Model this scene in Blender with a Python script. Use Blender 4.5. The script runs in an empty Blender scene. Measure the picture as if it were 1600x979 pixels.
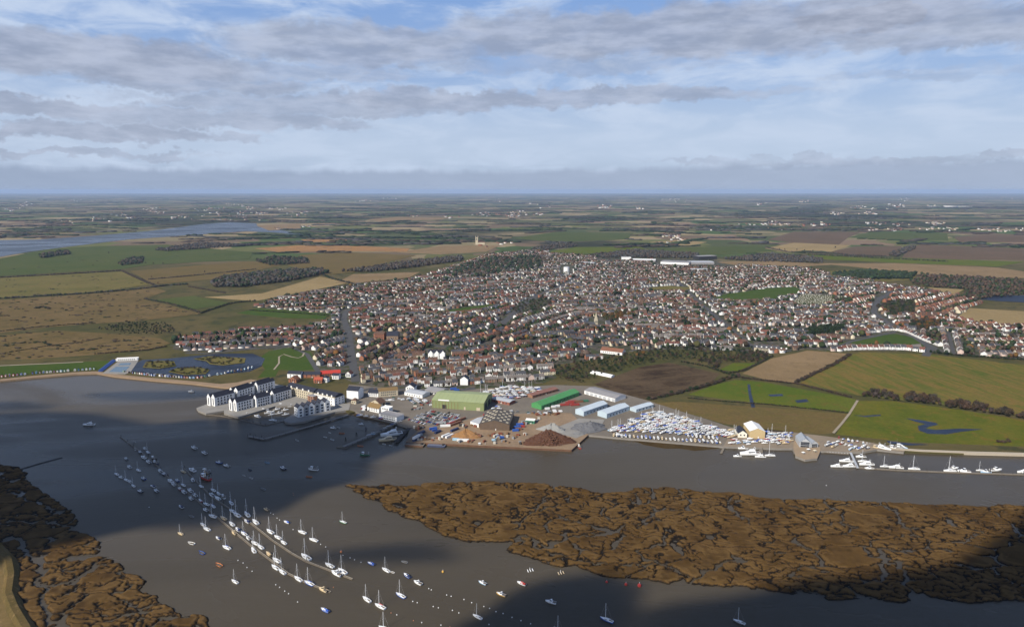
import bpy, math, random
import numpy as np
from mathutils import Vector
from mathutils.geometry import tessellate_polygon

random.seed(11)
rng = np.random.default_rng(11)
SC = bpy.context.scene
COL = SC.collection

# ------------------------------------------------------------------ camera, sky, sun, exposure
CAM_H, FOC, CX, CY, HOR = 285.0, 1067.0, 800.0, 489.5, 297.0     # survey of the picture (1600 x 979)
PITCH = math.atan((CY - HOR) / FOC)
cam_d = bpy.data.cameras.new('camera')
cam = bpy.data.objects.new('camera', cam_d); COL.objects.link(cam)
cam.location = (0, 0, CAM_H)
cam.rotation_euler = (math.pi / 2 - PITCH, 0, 0)
cam_d.sensor_width = 36.0; cam_d.lens = 36.0 * FOC / 1600.0
cam_d.clip_start = 1.0; cam_d.clip_end = 250000.0
SC.camera = cam

SUN_EL, SUN_AZ = math.radians(36), math.radians(222)     # azimuth clockwise from +Y: behind the camera, to the left
TO_SUN = Vector((math.sin(SUN_AZ) * math.cos(SUN_EL), math.cos(SUN_AZ) * math.cos(SUN_EL), math.sin(SUN_EL)))
SUN_STRENGTH, SKY_STRENGTH = 5.0, 0.088
HAZE_DENSITY, HAZE_COLOR = 2.5e-5, (0.54, 0.71, 1.0)

world = bpy.data.worlds.new('World'); SC.world = world; world.use_nodes = True

class NT:
    """small helper to write node trees"""
    def __init__(s, tree): s.t = tree; s.n = tree.nodes; s.l = tree.links
    def new(s, typ, **kw):
        n = s.n.new(typ)
        for k, v in kw.items(): setattr(n, k, v)
        return n
    def put(s, sock, v):
        if hasattr(v, 'links'): s.l.new(v, sock)
        elif v is not None:
            if hasattr(sock.default_value, '__len__') and not hasattr(v, '__len__'): v = (v,) * len(sock.default_value)
            if hasattr(v, '__len__') and len(v) == 3 and len(sock.default_value) == 4: v = (*v, 1.0)
            sock.default_value = v
    def m(s, op, a, b=None, c=None, clamp=False):
        n = s.new('ShaderNodeMath', operation=op, use_clamp=clamp)
        for i, v in enumerate((a, b, c)):
            if v is not None: s.put(n.inputs[i], v)
        return n.outputs[0]
    def vm(s, op, a, b=None):
        n = s.new('ShaderNodeVectorMath', operation=op)
        s.put(n.inputs[0], a)
        if b is not None: s.put(n.inputs[3 if op == 'SCALE' else 1], b)
        return n.outputs['Value' if op in ('LENGTH', 'DOT_PRODUCT', 'DISTANCE') else 'Vector']
    def mix(s, f, a, b):
        n = s.new('ShaderNodeMix', data_type='RGBA')
        s.put(n.inputs[0], f); s.put(n.inputs[6], a); s.put(n.inputs[7], b)
        return n.outputs[2]
    def noise(s, vec, scale, detail=3, rough=.55, dist=0.0, color=False):
        n = s.new('ShaderNodeTexNoise')
        s.put(n.inputs['Vector'], vec); s.put(n.inputs['Scale'], scale); s.put(n.inputs['Detail'], detail)
        s.put(n.inputs['Roughness'], rough); s.put(n.inputs['Distortion'], dist)
        return n.outputs['Color' if color else 'Fac']
    def ramp(s, f, a, b, smooth=True):
        n = s.new('ShaderNodeMapRange', interpolation_type='SMOOTHSTEP' if smooth else 'LINEAR')
        s.put(n.inputs[0], f); s.put(n.inputs[1], a); s.put(n.inputs[2], b)
        return n.outputs[0]
    def comb(s, x, y, z=0.0):
        n = s.new('ShaderNodeCombineXYZ'); s.put(n.inputs[0], x); s.put(n.inputs[1], y); s.put(n.inputs[2], z); return n.outputs[0]
    def sep(s, v):
        n = s.new('ShaderNodeSeparateXYZ'); s.put(n.inputs[0], v); return n.outputs

def build_sky():
    w = NT(world.node_tree); w.n.clear()
    out = w.new('ShaderNodeOutputWorld'); bg = w.new('ShaderNodeBackground'); bg.inputs[1].default_value = SKY_STRENGTH
    sky = w.new('ShaderNodeTexSky'); sky.sky_type = 'NISHITA'; sky.sun_disc = False
    sky.sun_elevation = SUN_EL; sky.sun_rotation = SUN_AZ
    sky.air_density = 1.0; sky.dust_density = 1.2; sky.ozone_density = 2.0; sky.altitude = 250
    d = w.vm('NORMALIZE', w.new('ShaderNodeTexCoord').outputs['Generated'])
    X, Y, Z = w.sep(d)
    el = w.m('MULTIPLY', w.m('ARCSINE', Z), 180 / math.pi)
    az = w.m('MULTIPLY', w.m('ARCTAN2', X, Y), 180 / math.pi)
    zc = w.m('ADD', w.m('MAXIMUM', Z, 0.0), 0.07)
    plane = w.comb(w.m('DIVIDE', X, zc), w.m('DIVIDE', Y, zc), 0.0)          # a cloud deck seen in perspective
    ae = w.comb(w.m('MULTIPLY', az, 0.045), w.m('MULTIPLY', el, 0.24), 0.0)
    # high thin cloud
    ci = w.noise(w.vm('ADD', plane, (3.1, 7.7, 0)), 0.55, 7, .62, .6)
    ci2 = w.noise(w.vm('MULTIPLY', ae, (2.2, 1.5, 1)), 1.5, 6, .6, .5)
    cir = w.ramp(w.m('ADD', w.m('MULTIPLY', ci, .3), w.m('MULTIPLY', ci2, .75)), .42, .66)
    col = w.vm('SCALE', sky.outputs[0], 1.0)
    blue = w.mix(w.ramp(el, 0, 20), (4.2, 5.3, 7.4), (1.9, 3.6, 7.4))
    blue = w.mix(w.ramp(el, 14, 42), blue, (.45, .95, 2.6))
    col = w.mix(.8, col, blue)
    cir = w.m('MULTIPLY', cir, w.m('SUBTRACT', 1.0, w.m('MULTIPLY', w.ramp(el, 15, 35), .75)))
    col = w.mix(w.m('MULTIPLY', cir, .85), col, (5.7, 6.7, 8.4))
    # bright clear strip above the haze
    strip = w.m('MULTIPLY', w.ramp(el, 1.4, 3.0), w.m('SUBTRACT', 1.0, w.ramp(el, 3.0, 9.0)))
    col = w.mix(w.m('MULTIPLY', strip, .62), col, (5.2, 6.2, 7.8))
    # low grey cumulus streaks: named places in the sky broken up by noise, and the same broken deck elsewhere
    warp = w.noise(w.vm('MULTIPLY', ae, (4.6, 1.3, 1)), 2.0, 7, .62, color=True)
    wx, wy, _ = w.sep(w.vm('SUBTRACT', warp, (.5, .5, .5)))
    azw = w.m('ADD', az, w.m('MULTIPLY', wx, 7.0)); elw = w.m('ADD', el, w.m('MULTIPLY', wy, 2.8))
    mask = None
    BL = [(150, 92, 280, 34, 1), (300, 130, 190, 16, .85), (70, 168, 130, 14, .9), (150, 205, 190, 15, .9), (330, 185, 260, 15, .8),
          (480, 165, 260, 14, .75), (700, 157, 220, 14, .9), (960, 150, 230, 13, .85), (560, 72, 200, 34, .9), (480, 115, 170, 13, .6),
          (700, 70, 160, 22, .6), (930, 55, 260, 36, .95), (1130, 48, 280, 40, 1), (1350, 26, 190, 42, 1), (1340, 30, 100, 24, 1.35), (1530, 45, 220, 30, .9),
          (1120, 145, 160, 9, .5), (40, 240, 150, 7, .7), (200, 240, 120, 5, .6), (370, 217, 45, 8, .7), (1180, 248, 170, 6, .5),
          (1400, 252, 300, 8, .6), (1460, 115, 180, 8, .35), (880, 105, 260, 12, .5)]
    for (px, py, rx, ry, wt) in BL:
        vx, vu = (px - CX) / FOC, (CY - py) / FOC
        vd = Vector((vx, math.cos(PITCH) + vu * math.sin(PITCH), -math.sin(PITCH) + vu * math.cos(PITCH))).normalized()
        a0 = math.degrees(math.atan2(vd.x, vd.y)); e0 = math.degrees(math.asin(vd.z)); q = 1 / math.sqrt(1 + vx * vx)
        ra = math.degrees(rx / FOC) * q; re = math.degrees(ry / FOC) * q
        u = w.m('DIVIDE', w.m('SUBTRACT', azw, a0), ra); v = w.m('DIVIDE', w.m('SUBTRACT', elw, e0), re)
        r2 = w.m('ADD', w.m('MULTIPLY', u, u), w.m('MULTIPLY', v, v))
        b = w.m('MULTIPLY', w.m('SUBTRACT', 1.0, w.ramp(r2, 0.4, 1.45)), wt)
        mask = b if mask is None else w.m('MAXIMUM', mask, b)
    outside = w.m('MAXIMUM', w.ramp(w.m('ABSOLUTE', az), 38, 50), w.ramp(el, 15.5, 22))
    deck = w.m('MULTIPLY', w.ramp(w.noise(plane, .8, 6, .6, .4), .6, .74), outside)
    mask = w.m('MAXIMUM', mask, deck)
    brk = w.noise(w.vm('MULTIPLY', ae, (3.0, 1.4, 1)), 1.7, 7, .56, .2)
    mask = w.m('MULTIPLY', mask, w.m('ADD', .3, w.m('MULTIPLY', w.ramp(w.m('ADD', brk, w.m('MULTIPLY', mask, .4)), .46, .74), .7)))
    tone = w.mix(w.ramp(w.noise(w.vm('MULTIPLY', ae, (2.4, 1.6, 1)), 2.0, 5, .6), .35, .68), (3.0, 3.45, 4.6), (4.6, 5.1, 6.4))
    col = w.mix(w.m('MULTIPLY', mask, .84), col, tone)
    # distant cloud bank on the horizon
    top = w.m('ADD', 1.45, w.m('MULTIPLY', w.m('SUBTRACT', w.noise(w.comb(w.m('MULTIPLY', az, .16), 0, 0), 2.0, 5, .65), .5), 1.5))
    top = w.m('ADD', top, w.m('MULTIPLY', w.ramp(az, -5, 30), .45))
    bank = w.m('SUBTRACT', 1.0, w.ramp(w.m('SUBTRACT', el, top), -.25, .35))
    bankc = w.mix(w.ramp(az, -36, 10), (3.0, 3.7, 5.1), (3.5, 4.2, 5.6))
    col = w.mix(w.m('MULTIPLY', bank, .8), col, bankc)
    w.put(bg.inputs[0], col); w.l.new(bg.outputs[0], out.inputs[0])
build_sky()
world.cycles.sampling_method = 'MANUAL'; world.cycles.sample_map_resolution = 512

sun_d = bpy.data.lights.new('sun', 'SUN'); sun_d.energy = SUN_STRENGTH; sun_d.angle = math.radians(.53); sun_d.color = (1.0, .94, .84)
sun = bpy.data.objects.new('sun', sun_d); COL.objects.link(sun); sun.location = TO_SUN * 2000
sun.rotation_euler = TO_SUN.to_track_quat('Z', 'Y').to_euler()

vs = SC.view_settings
SC.display_settings.display_device = 'sRGB'
vs.view_transform = 'Standard'; vs.look = 'None'; vs.exposure = 0.22; vs.gamma = 1.0; vs.use_curve_mapping = False
cy = SC.cycles
cy.use_denoising = True
cy.max_bounces = 4; cy.diffuse_bounces = 2; cy.glossy_bounces = 2; cy.transmission_bounces = 2; cy.volume_bounces = 0
cy.transparent_max_bounces = 6
cy.use_adaptive_sampling = True; cy.adaptive_threshold = 0.015
cy.caustics_reflective = False; cy.caustics_refractive = False

# ------------------------------------------------------------------ helpers
_f = (0.0, math.cos(PITCH), -math.sin(PITCH)); _u = (0.0, math.sin(PITCH), math.cos(PITCH))
LAND = 2.0
def P(x, y, z=LAND):
    """the place on the ground (height z) that the photograph shows at x, y"""
    a = (x - CX) / FOC; b = -(y - CY) / FOC
    dy = _f[1] + b * _u[1]; dz = _f[2] + b * _u[2]
    t = (z - CAM_H) / min(dz, -1e-3)
    return (a * t, dy * t)
def PX(X, Y, Z=LAND):
    """inverse of P, used only to ask on which side of a surveyed outline a place lies"""
    Z = Z - CAM_H
    dep = Y * _f[1] + Z * _f[2]
    return (CX + FOC * X / dep, CY - FOC * (Y * _u[1] + Z * _u[2]) / dep)
def PP(pts, z=LAND): return [P(x, y, z) for (x, y) in pts]
def inside(x, y, poly):
    c = False; j = len(poly) - 1
    for i in range(len(poly)):
        xi, yi = poly[i]; xj, yj = poly[j]
        if (yi > y) != (yj > y) and x < (xj - xi) * (y - yi) / (yj - yi) + xi: c = not c
        j = i
    return c

class MB:
    """collects faces of one mesh"""
    def __init__(s): s.v = []; s.f = []; s.mi = []
    def add(s, vs, fs, mi=0):
        o = len(s.v); s.v += [tuple(v) for v in vs]; s.f += [tuple(i + o for i in f) for f in fs]; s.mi += [mi] * len(fs); return s
    def box(s, x0, x1, y0, y1, z0, z1, mi=0):
        return s.add([(x0, y0, z0), (x1, y0, z0), (x1, y1, z0), (x0, y1, z0), (x0, y0, z1), (x1, y0, z1), (x1, y1, z1), (x0, y1, z1)],
                     [(0, 3, 2, 1), (4, 5, 6, 7), (0, 1, 5, 4), (1, 2, 6, 5), (2, 3, 7, 6), (3, 0, 4, 7)], mi)
    def bar(s, a, b, r, n=6, r2=None, mi=0):
        a = Vector(a); b = Vector(b); d = (b - a).normalized(); u = d.orthogonal().normalized(); w = d.cross(u); r2 = r if r2 is None else r2
        vs = [a + (u * math.cos(k * 2 * math.pi / n) + w * math.sin(k * 2 * math.pi / n)) * r for k in range(n)]
        vs += [b + (u * math.cos(k * 2 * math.pi / n) + w * math.sin(k * 2 * math.pi / n)) * r2 for k in range(n)]
        return s.add(vs, [(k, (k + 1) % n, n + (k + 1) % n, n + k) for k in range(n)] + [tuple(range(n - 1, -1, -1)), tuple(range(n, 2 * n))], mi)
    def gable_walls(s, x0, x1, y0, y1, z0, ze, zr, mi=0):      # ridge along x
        ym = (y0 + y1) / 2
        return s.add([(x0, y0, z0), (x1, y0, z0), (x1, y1, z0), (x0, y1, z0), (x0, y0, ze), (x1, y0, ze), (x1, y1, ze), (x0, y1, ze), (x0, ym, zr), (x1, ym, zr)],
                     [(0, 1, 5, 4), (2, 3, 7, 6), (1, 2, 6, 9, 5), (3, 0, 4, 8, 7)], mi)
    def gable_roof(s, x0, x1, y0, y1, ze, zr, oh=.35, th=.18, mi=0):
        ym = (y0 + y1) / 2; sl = (zr - ze) / max(ym - y0, .01); x0 -= oh; x1 += oh
        ya, yb, zo = y0 - oh, y1 + oh, ze - oh * sl
        vs = []
        for x in (x0, x1):
            vs += [(x, ya, zo), (x, ym, zr), (x, yb, zo), (x, ya, zo + th), (x, ym, zr + th * 1.2), (x, yb, zo + th)]
        return s.add(vs, [(3, 9, 10, 4), (4, 10, 11, 5), (0, 1, 7, 6), (1, 2, 8, 7), (0, 6, 9, 3), (2, 5, 11, 8), (0, 3, 4, 1), (1, 4, 5, 2), (6, 7, 10, 9), (7, 8, 11, 10)], mi)
    def hip_roof(s, x0, x1, y0, y1, ze, zr, oh=.35, mi=0):
        x0 -= oh; x1 += oh; y0 -= oh; y1 += oh; ym = (y0 + y1) / 2; q = min((y1 - y0) / 2, (x1 - x0) / 2 * .96)
        return s.add([(x0, y0, ze), (x1, y0, ze), (x1, y1, ze), (x0, y1, ze), (x0 + q, ym, zr), (x1 - q, ym, zr)],
                     [(0, 1, 5, 4), (2, 3, 4, 5), (1, 2, 5), (3, 0, 4), (0, 3, 2, 1)], mi)
    def prism(s, poly, z0, z1, mi=0, bottom=False):
        n = len(poly); ar = sum(poly[i][0] * poly[(i + 1) % n][1] - poly[(i + 1) % n][0] * poly[i][1] for i in range(n))
        if ar < 0: poly = poly[::-1]
        tris = tessellate_polygon([[Vector((x, y, 0)) for x, y in poly]])
        top = []
        for t in tris:
            a, b, c = (poly[i] for i in t)
            top.append(tuple(i + n for i in (t if (b[0] - a[0]) * (c[1] - a[1]) - (b[1] - a[1]) * (c[0] - a[0]) > 0 else t[::-1])))
        return s.add([(x, y, z0) for x, y in poly] + [(x, y, z1) for x, y in poly],
                     top + [(i, (i + 1) % n, n + (i + 1) % n, n + i) for i in range(n)], mi)
    def mesh(s, name, smooth=False):
        me = bpy.data.meshes.new(name); me.from_pydata(s.v, [], s.f)
        if any(s.mi): me.polygons.foreach_set('material_index', s.mi)
        if smooth: me.polygons.foreach_set('use_smooth', [True] * len(s.f))
        me.update(); return me

def link(o, parent=None):
    COL.objects.link(o)
    if parent is not None: o.parent = parent
    return o
def tag(o, label=None, cat=None, group=None, kind=None):
    if label: o['label'] = label
    if cat: o['category'] = cat
    if group: o['group'] = group
    if kind: o['kind'] = kind
    return o
def obj(name, me, mats=None, parent=None, loc=None, rz=None, sc=None):
    """one object; a material given here sits on the object, so that alike pieces can share a mesh"""
    if isinstance(me, MB): me = me.mesh(name)
    o = bpy.data.objects.new(name, me); link(o, parent)
    if mats is not None:
        if not isinstance(mats, (list, tuple)): mats = [mats]
        while len(me.materials) < len(mats): me.materials.append(None)
        for i, m in enumerate(mats):
            if me.materials[i] is None: me.materials[i] = m
            elif me.materials[i] is not m:
                o.material_slots[i].link = 'OBJECT'; o.material_slots[i].material = m
    if loc is not None: o.location = loc
    if rz is not None: o.rotation_euler = (0, 0, rz)
    if sc is not None: o.scale = (sc, sc, sc) if not hasattr(sc, '__len__') else sc
    return o
def empty(name, loc=(0, 0, 0), rz=0.0, sc=None):
    o = bpy.data.objects.new(name, None); link(o); o.location = loc; o.rotation_euler = (0, 0, rz)
    if sc is not None: o.scale = (sc,) * 3
    o.empty_display_size = .5
    return o

# ---- materials
def principled(name, rough=.85, spec=.3):
    m = bpy.data.materials.new(name); m.use_nodes = True
    t = NT(m.node_tree); b = t.n['Principled BSDF']
    b.inputs['Roughness'].default_value = rough; b.inputs['Specular IOR Level'].default_value = spec
    return m, t, b
_mc = {}
def mat(name, col, rough=.8, var=.22, scale=.25, spec=.25, fine=0.0):
    """plain colour with weathering: broad blotches plus finer grain, laid in world space"""
    if name in _mc: return _mc[name]
    m, t, b = principled(name, rough, spec)
    pos = t.new('ShaderNodeNewGeometry').outputs['Position']
    n1 = t.noise(pos, scale, 4, .6)
    f = t.m('ADD', 1 - var, t.m('MULTIPLY', n1, 2 * var))
    if fine:
        f = t.m('MULTIPLY', f, t.m('ADD', 1 - fine, t.m('MULTIPLY', t.noise(pos, scale * 9, 3, .6), 2 * fine)))
    c = t.vm('SCALE', col, f)
    t.put(b.inputs['Base Color'], c); _mc[name] = m
    return m
def ground_mat(name, c1, c2, s1=.01, s2=.15, rows=None, row_amt=.25, c3=None, rough=.95, bump=0.0):
    """soil, grass and crop: two colours in blotches, a third in speckles, optional tractor rows (angle, spacing)"""
    m, t, b = principled(name, rough, .02)
    c1, c2, c3 = (None if c is None else (c[0], c[1] * .95, c[2] * .82) for c in (c1, c2, c3))
    pos = t.new('ShaderNodeNewGeometry').outputs['Position']
    wv = t.vm('ADD', pos, t.vm('SCALE', t.noise(pos, s1 * 2.5, 3, color=True), 14.0))
    f = t.m('ADD', t.m('MULTIPLY', t.noise(wv, s1, 5, .6), .65), t.m('MULTIPLY', t.noise(pos, s2, 4, .6), .35))
    col = t.mix(t.ramp(f, .36, .64), c1, c2)
    if c3: col = t.mix(t.ramp(t.noise(wv, s1 * 5, 6, .7), .53, .68), col, c3)
    if rows:
        ang, sp = rows
        X, Y, _ = t.sep(pos)
        k = t.m('ADD', t.m('MULTIPLY', X, math.cos(ang)), t.m('MULTIPLY', Y, math.sin(ang)))
        k = t.m('ADD', k, t.m('MULTIPLY', t.noise(pos, .02, 3), 6.0))
        n1 = t.noise(t.comb(t.m('DIVIDE', k, sp), t.m('MULTIPLY', t.m('SUBTRACT', t.m('MULTIPLY', Y, math.cos(ang)), t.m('MULTIPLY', X, math.sin(ang))), .012), 0), 1.0, 3, .6)
        col = t.mix(t.m('MULTIPLY', t.ramp(n1, .38, .62), row_amt * 2), col, c2 if not c3 else c3)
    col = t.vm('SCALE', col, t.m('ADD', .6, t.m('MULTIPLY', t.noise(pos, s2 * 3, 5, .7), .78)))
    t.put(b.inputs['Base Color'], col)
    if bump:
        bn = t.new('ShaderNodeBump'); bn.inputs['Strength'].default_value = 1.0; bn.inputs['Distance'].default_value = bump
        t.put(bn.inputs['Height'], t.noise(pos, s2 * 2, 5, .65)); t.l.new(bn.outputs[0], b.inputs['Normal'])
    return m
def attr_mat(name, rough=.85, spec=.2, grain=.25, scale=.5):
    """the colour each piece carries itself, with some grain"""
    m, t, b = principled(name, rough, spec)
    a = t.new('ShaderNodeAttribute'); a.attribute_name = 'col'
    pos = t.new('ShaderNodeNewGeometry').outputs['Position']
    t.put(b.inputs['Base Color'], t.vm('SCALE', a.outputs['Color'], t.m('ADD', 1 - grain, t.m('MULTIPLY', t.noise(pos, scale, 4, .6), 2 * grain))))
    return m
def color_mesh(name, V, F, C, smooth=False):
    """mesh from arrays (all triangles or all quads) with one colour for each face"""
    me = bpy.data.meshes.new(name)
    V = np.asarray(V, np.float32); F = np.asarray(F, np.int32); k = F.shape[1]
    me.vertices.add(len(V)); me.vertices.foreach_set('co', V.ravel())
    me.loops.add(F.size); me.loops.foreach_set('vertex_index', F.ravel())
    me.polygons.add(len(F)); me.polygons.foreach_set('loop_start', np.arange(0, F.size, k, dtype=np.int32))
    me.polygons.foreach_set('loop_total', np.full(len(F), k, np.int32))
    if smooth: me.polygons.foreach_set('use_smooth', np.ones(len(F), bool))
    me.update(calc_edges=True); me.validate()
    if C is not None:
        C = np.asarray(C, np.float32)
        if len(C) == len(V):
            a = me.color_attributes.new('col', 'FLOAT_COLOR', 'POINT'); CC = np.ones((len(V), 4), np.float32); CC[:, :3] = C
        else:
            a = me.color_attributes.new('col', 'FLOAT_COLOR', 'CORNER'); CC = np.ones((F.size, 4), np.float32); CC[:, :3] = np.repeat(C, k, axis=0)
        a.data.foreach_set('color', CC.ravel())
    return me
# ------------------------------------------------------------------ water, land, marshes, fields
def water_mat(name, col, rough=.16, wave=.35, bscale=.12, spec=.4):
    m, t, b = principled(name, rough, spec)
    b.inputs['IOR'].default_value = 1.33
    pos = t.new('ShaderNodeNewGeometry').outputs['Position']
    st = t.vm('MULTIPLY', pos, (1.0, 2.2, 1.0))
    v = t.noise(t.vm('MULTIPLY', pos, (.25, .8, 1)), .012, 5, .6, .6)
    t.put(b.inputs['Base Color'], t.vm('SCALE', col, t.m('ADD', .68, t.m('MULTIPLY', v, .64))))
    h = t.m('ADD', t.m('MULTIPLY', t.noise(st, bscale, 4, .6), 1.0), t.m('MULTIPLY', t.noise(st, bscale * 5, 3, .6), .22))
    bn = t.new('ShaderNodeBump'); bn.inputs['Strength'].default_value = .55; bn.inputs['Distance'].default_value = wave
    t.put(bn.inputs['Height'], h); t.l.new(bn.outputs[0], b.inputs['Normal'])
    t.put(b.inputs['Roughness'], t.m('ADD', rough, t.m('MULTIPLY', t.ramp(t.noise(t.vm('MULTIPLY', pos, (.35, 1, 1)), .007, 5, .6, .8), .4, .62), .2)))
    return m
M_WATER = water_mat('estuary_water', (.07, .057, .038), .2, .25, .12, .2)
M_POND = water_mat('pond_water', (.012, .016, .028), .25, .2, .25, .15)
M_POOL = water_mat('still_blue_water', (.013, .02, .042), .22, .15, .3, .15)

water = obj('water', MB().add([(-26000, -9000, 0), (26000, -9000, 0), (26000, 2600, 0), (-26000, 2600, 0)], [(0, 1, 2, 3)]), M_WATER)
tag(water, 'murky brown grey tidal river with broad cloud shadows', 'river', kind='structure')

SHORE = [(-900, 600), (0, 594), (60, 588), (120, 583), (152, 582), (180, 587), (240, 593), (300, 598), (340, 603), (368, 606), (372, 602),
         (396, 598), (430, 606), (455, 622), (470, 632), (500, 634), (530, 636), (546, 646), (556, 644), (575, 651), (600, 653), (612, 660), (626, 657), (640, 668),
         (634, 690), (700, 693), (893, 702), (919, 679), (960, 684), (1020, 688), (1130, 697), (1238, 700), (1242, 712), (1258, 717), (1276, 715),
         (1282, 704), (1345, 706), (1370, 701), (1412, 706), (1500, 709), (1600, 711), (2000, 718)]
sh = PP(SHORE, 1.0)
land_poly = [(-70000, sh[0][1] * 1.0)] + sh + [(sh[-1][0] + 3000, sh[-1][1] - 60), (70000, 600), (70000, 62000), (-70000, 62000)]

def land_material():
    """base of the countryside; beyond the built fields it turns into a patchwork of fields too far off to be told apart"""
    m, t, b = principled('countryside', .95, .02)
    pos = t.new('ShaderNodeNewGeometry').outputs['Position']
    X, Y, _ = t.sep(pos)
    wp = t.vm('ADD', t.vm('MULTIPLY', pos, (1, 1, 0)), t.vm('SCALE', t.noise(pos, .0012, 3, color=True), 240.0))
    vo = t.new('ShaderNodeTexVoronoi'); vo.feature = 'F1'; vo.distance = 'CHEBYCHEV'
    t.put(vo.inputs['Vector'], wp); vo.inputs['Scale'].default_value = 1 / 340.0
    R, G, B = t.sep(vo.outputs['Color'])
    cr = t.new('ShaderNodeValToRGB'); cr.color_ramp.interpolation = 'CONSTANT'
    pal = [(0, (.075, .085, .036)), (.14, (.2, .165, .09)), (.28, (.065, .1, .032)), (.4, (.15, .11, .07)), (.52, (.11, .105, .05)), (.62, (.27, .21, .12)),
           (.74, (.07, .085, .036)), (.84, (.12, .125, .045)), (.92, (.2, .14, .09))]
    e = cr.color_ramp.elements
    for i, (p, c) in enumerate(pal):
        k = e[i] if i < 2 else e.new(p)
        k.position = p; k.color = (*c, 1)
    t.put(cr.inputs[0], R)
    col = t.mix(t.ramp(t.noise(pos, .0004, 5, .65), .49, .6), cr.outputs[0], (.036, .04, .022))
    near = t.mix(t.ramp(t.noise(pos, .006, 6, .65), .4, .6), (.068, .066, .024), (.105, .084, .036))
    near = t.mix(t.ramp(t.noise(pos, .03, 5, .7), .5, .66), near, (.05, .052, .026))
    col = t.mix(t.ramp(Y, 2300, 3300), near, col)
    col = t.vm('SCALE', col, t.m('ADD', .75, t.m('MULTIPLY', t.noise(pos, .02, 5, .7), .5)))
    t.put(b.inputs['Base Color'], col)
    return m
M_LAND = land_material()
mb = MB(); mb.prism(land_poly, -1.5, LAND)
land = obj('ground', mb, M_LAND); tag(land, 'open countryside of fields and hedges reaching to the horizon', 'land', kind='structure')

# --- numpy noise for the marsh relief
def _hash(ix, iy, s):
    h = (ix * 374761393 + iy * 668265263 + s * 1442695041) & 0x7fffffff
    h = ((h ^ (h >> 13)) * 1274126177) & 0x7fffffff
    return ((h ^ (h >> 16)) & 0xffff) / 65535.0
def vnoise(x, y, s=0):
    ix = np.floor(x).astype(np.int64); iy = np.floor(y).astype(np.int64); fx = x - ix; fy = y - iy
    fx = fx * fx * (3 - 2 * fx); fy = fy * fy * (3 - 2 * fy)
    a = _hash(ix, iy, s); b = _hash(ix + 1, iy, s); c = _hash(ix, iy + 1, s); d = _hash(ix + 1, iy + 1, s)
    return (a * (1 - fx) + b * fx) * (1 - fy) + (c * (1 - fx) + d * fx) * fy
def fbm(x, y, s=0, o=4):
    r = 0; a = .5; n = 0
    for k in range(o):
        r = r + a * vnoise(x * 2 ** k, y * 2 ** k, s + k * 17); n += a; a *= .55
    return r / n
def cell_edge(x, y, s):
    """distance (in cells) to the border between the two nearest of scattered points"""
    ix = np.floor(x).astype(np.int64); iy = np.floor(y).astype(np.int64)
    f1 = np.full(x.shape, 9.0); f2 = np.full(x.shape, 9.0)
    for dx in (-1, 0, 1):
        for dy in (-1, 0, 1):
            cx = ix + dx; cy_ = iy + dy
            d = np.hypot(cx + .1 + .8 * _hash(cx, cy_, s) - x, cy_ + .1 + .8 * _hash(cx, cy_, s + 5) - y)
            f2 = np.where(d < f1, f1, np.minimum(f2, d)); f1 = np.minimum(f1, d)
    return (f2 - f1) * .5
def poly_sd(x, y, poly):
    """signed distance to a polygon, positive inside"""
    n = len(poly); d = np.full(x.shape, 1e9); c = np.zeros(x.shape, bool)
    for i in range(n):
        ax, ay = poly[i]; bx, by = poly[(i + 1) % n]
        ex, ey = bx - ax, by - ay; L = ex * ex + ey * ey + 1e-9
        t = np.clip(((x - ax) * ex + (y - ay) * ey) / L, 0, 1)
        d = np.minimum(d, np.hypot(x - ax - t * ex, y - ay - t * ey))
        if ay != by:
            c ^= ((ay > y) != (by > y)) & (x < (bx - ax) * (y - ay) / (by - ay) + ax)
    return np.where(c, d, -d)
def line_d(x, y, pts):
    d = np.full(x.shape, 1e9)
    for (ax, ay), (bx, by) in zip(pts[:-1], pts[1:]):
        ex, ey = bx - ax, by - ay; L = ex * ex + ey * ey + 1e-9
        t = np.clip(((x - ax) * ex + (y - ay) * ey) / L, 0, 1)
        d = np.minimum(d, np.hypot(x - ax - t * ex, y - ay - t * ey))
    return d
M_MARSH = attr_mat('saltmarsh', .95, .01, .22, 1.3)
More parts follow.
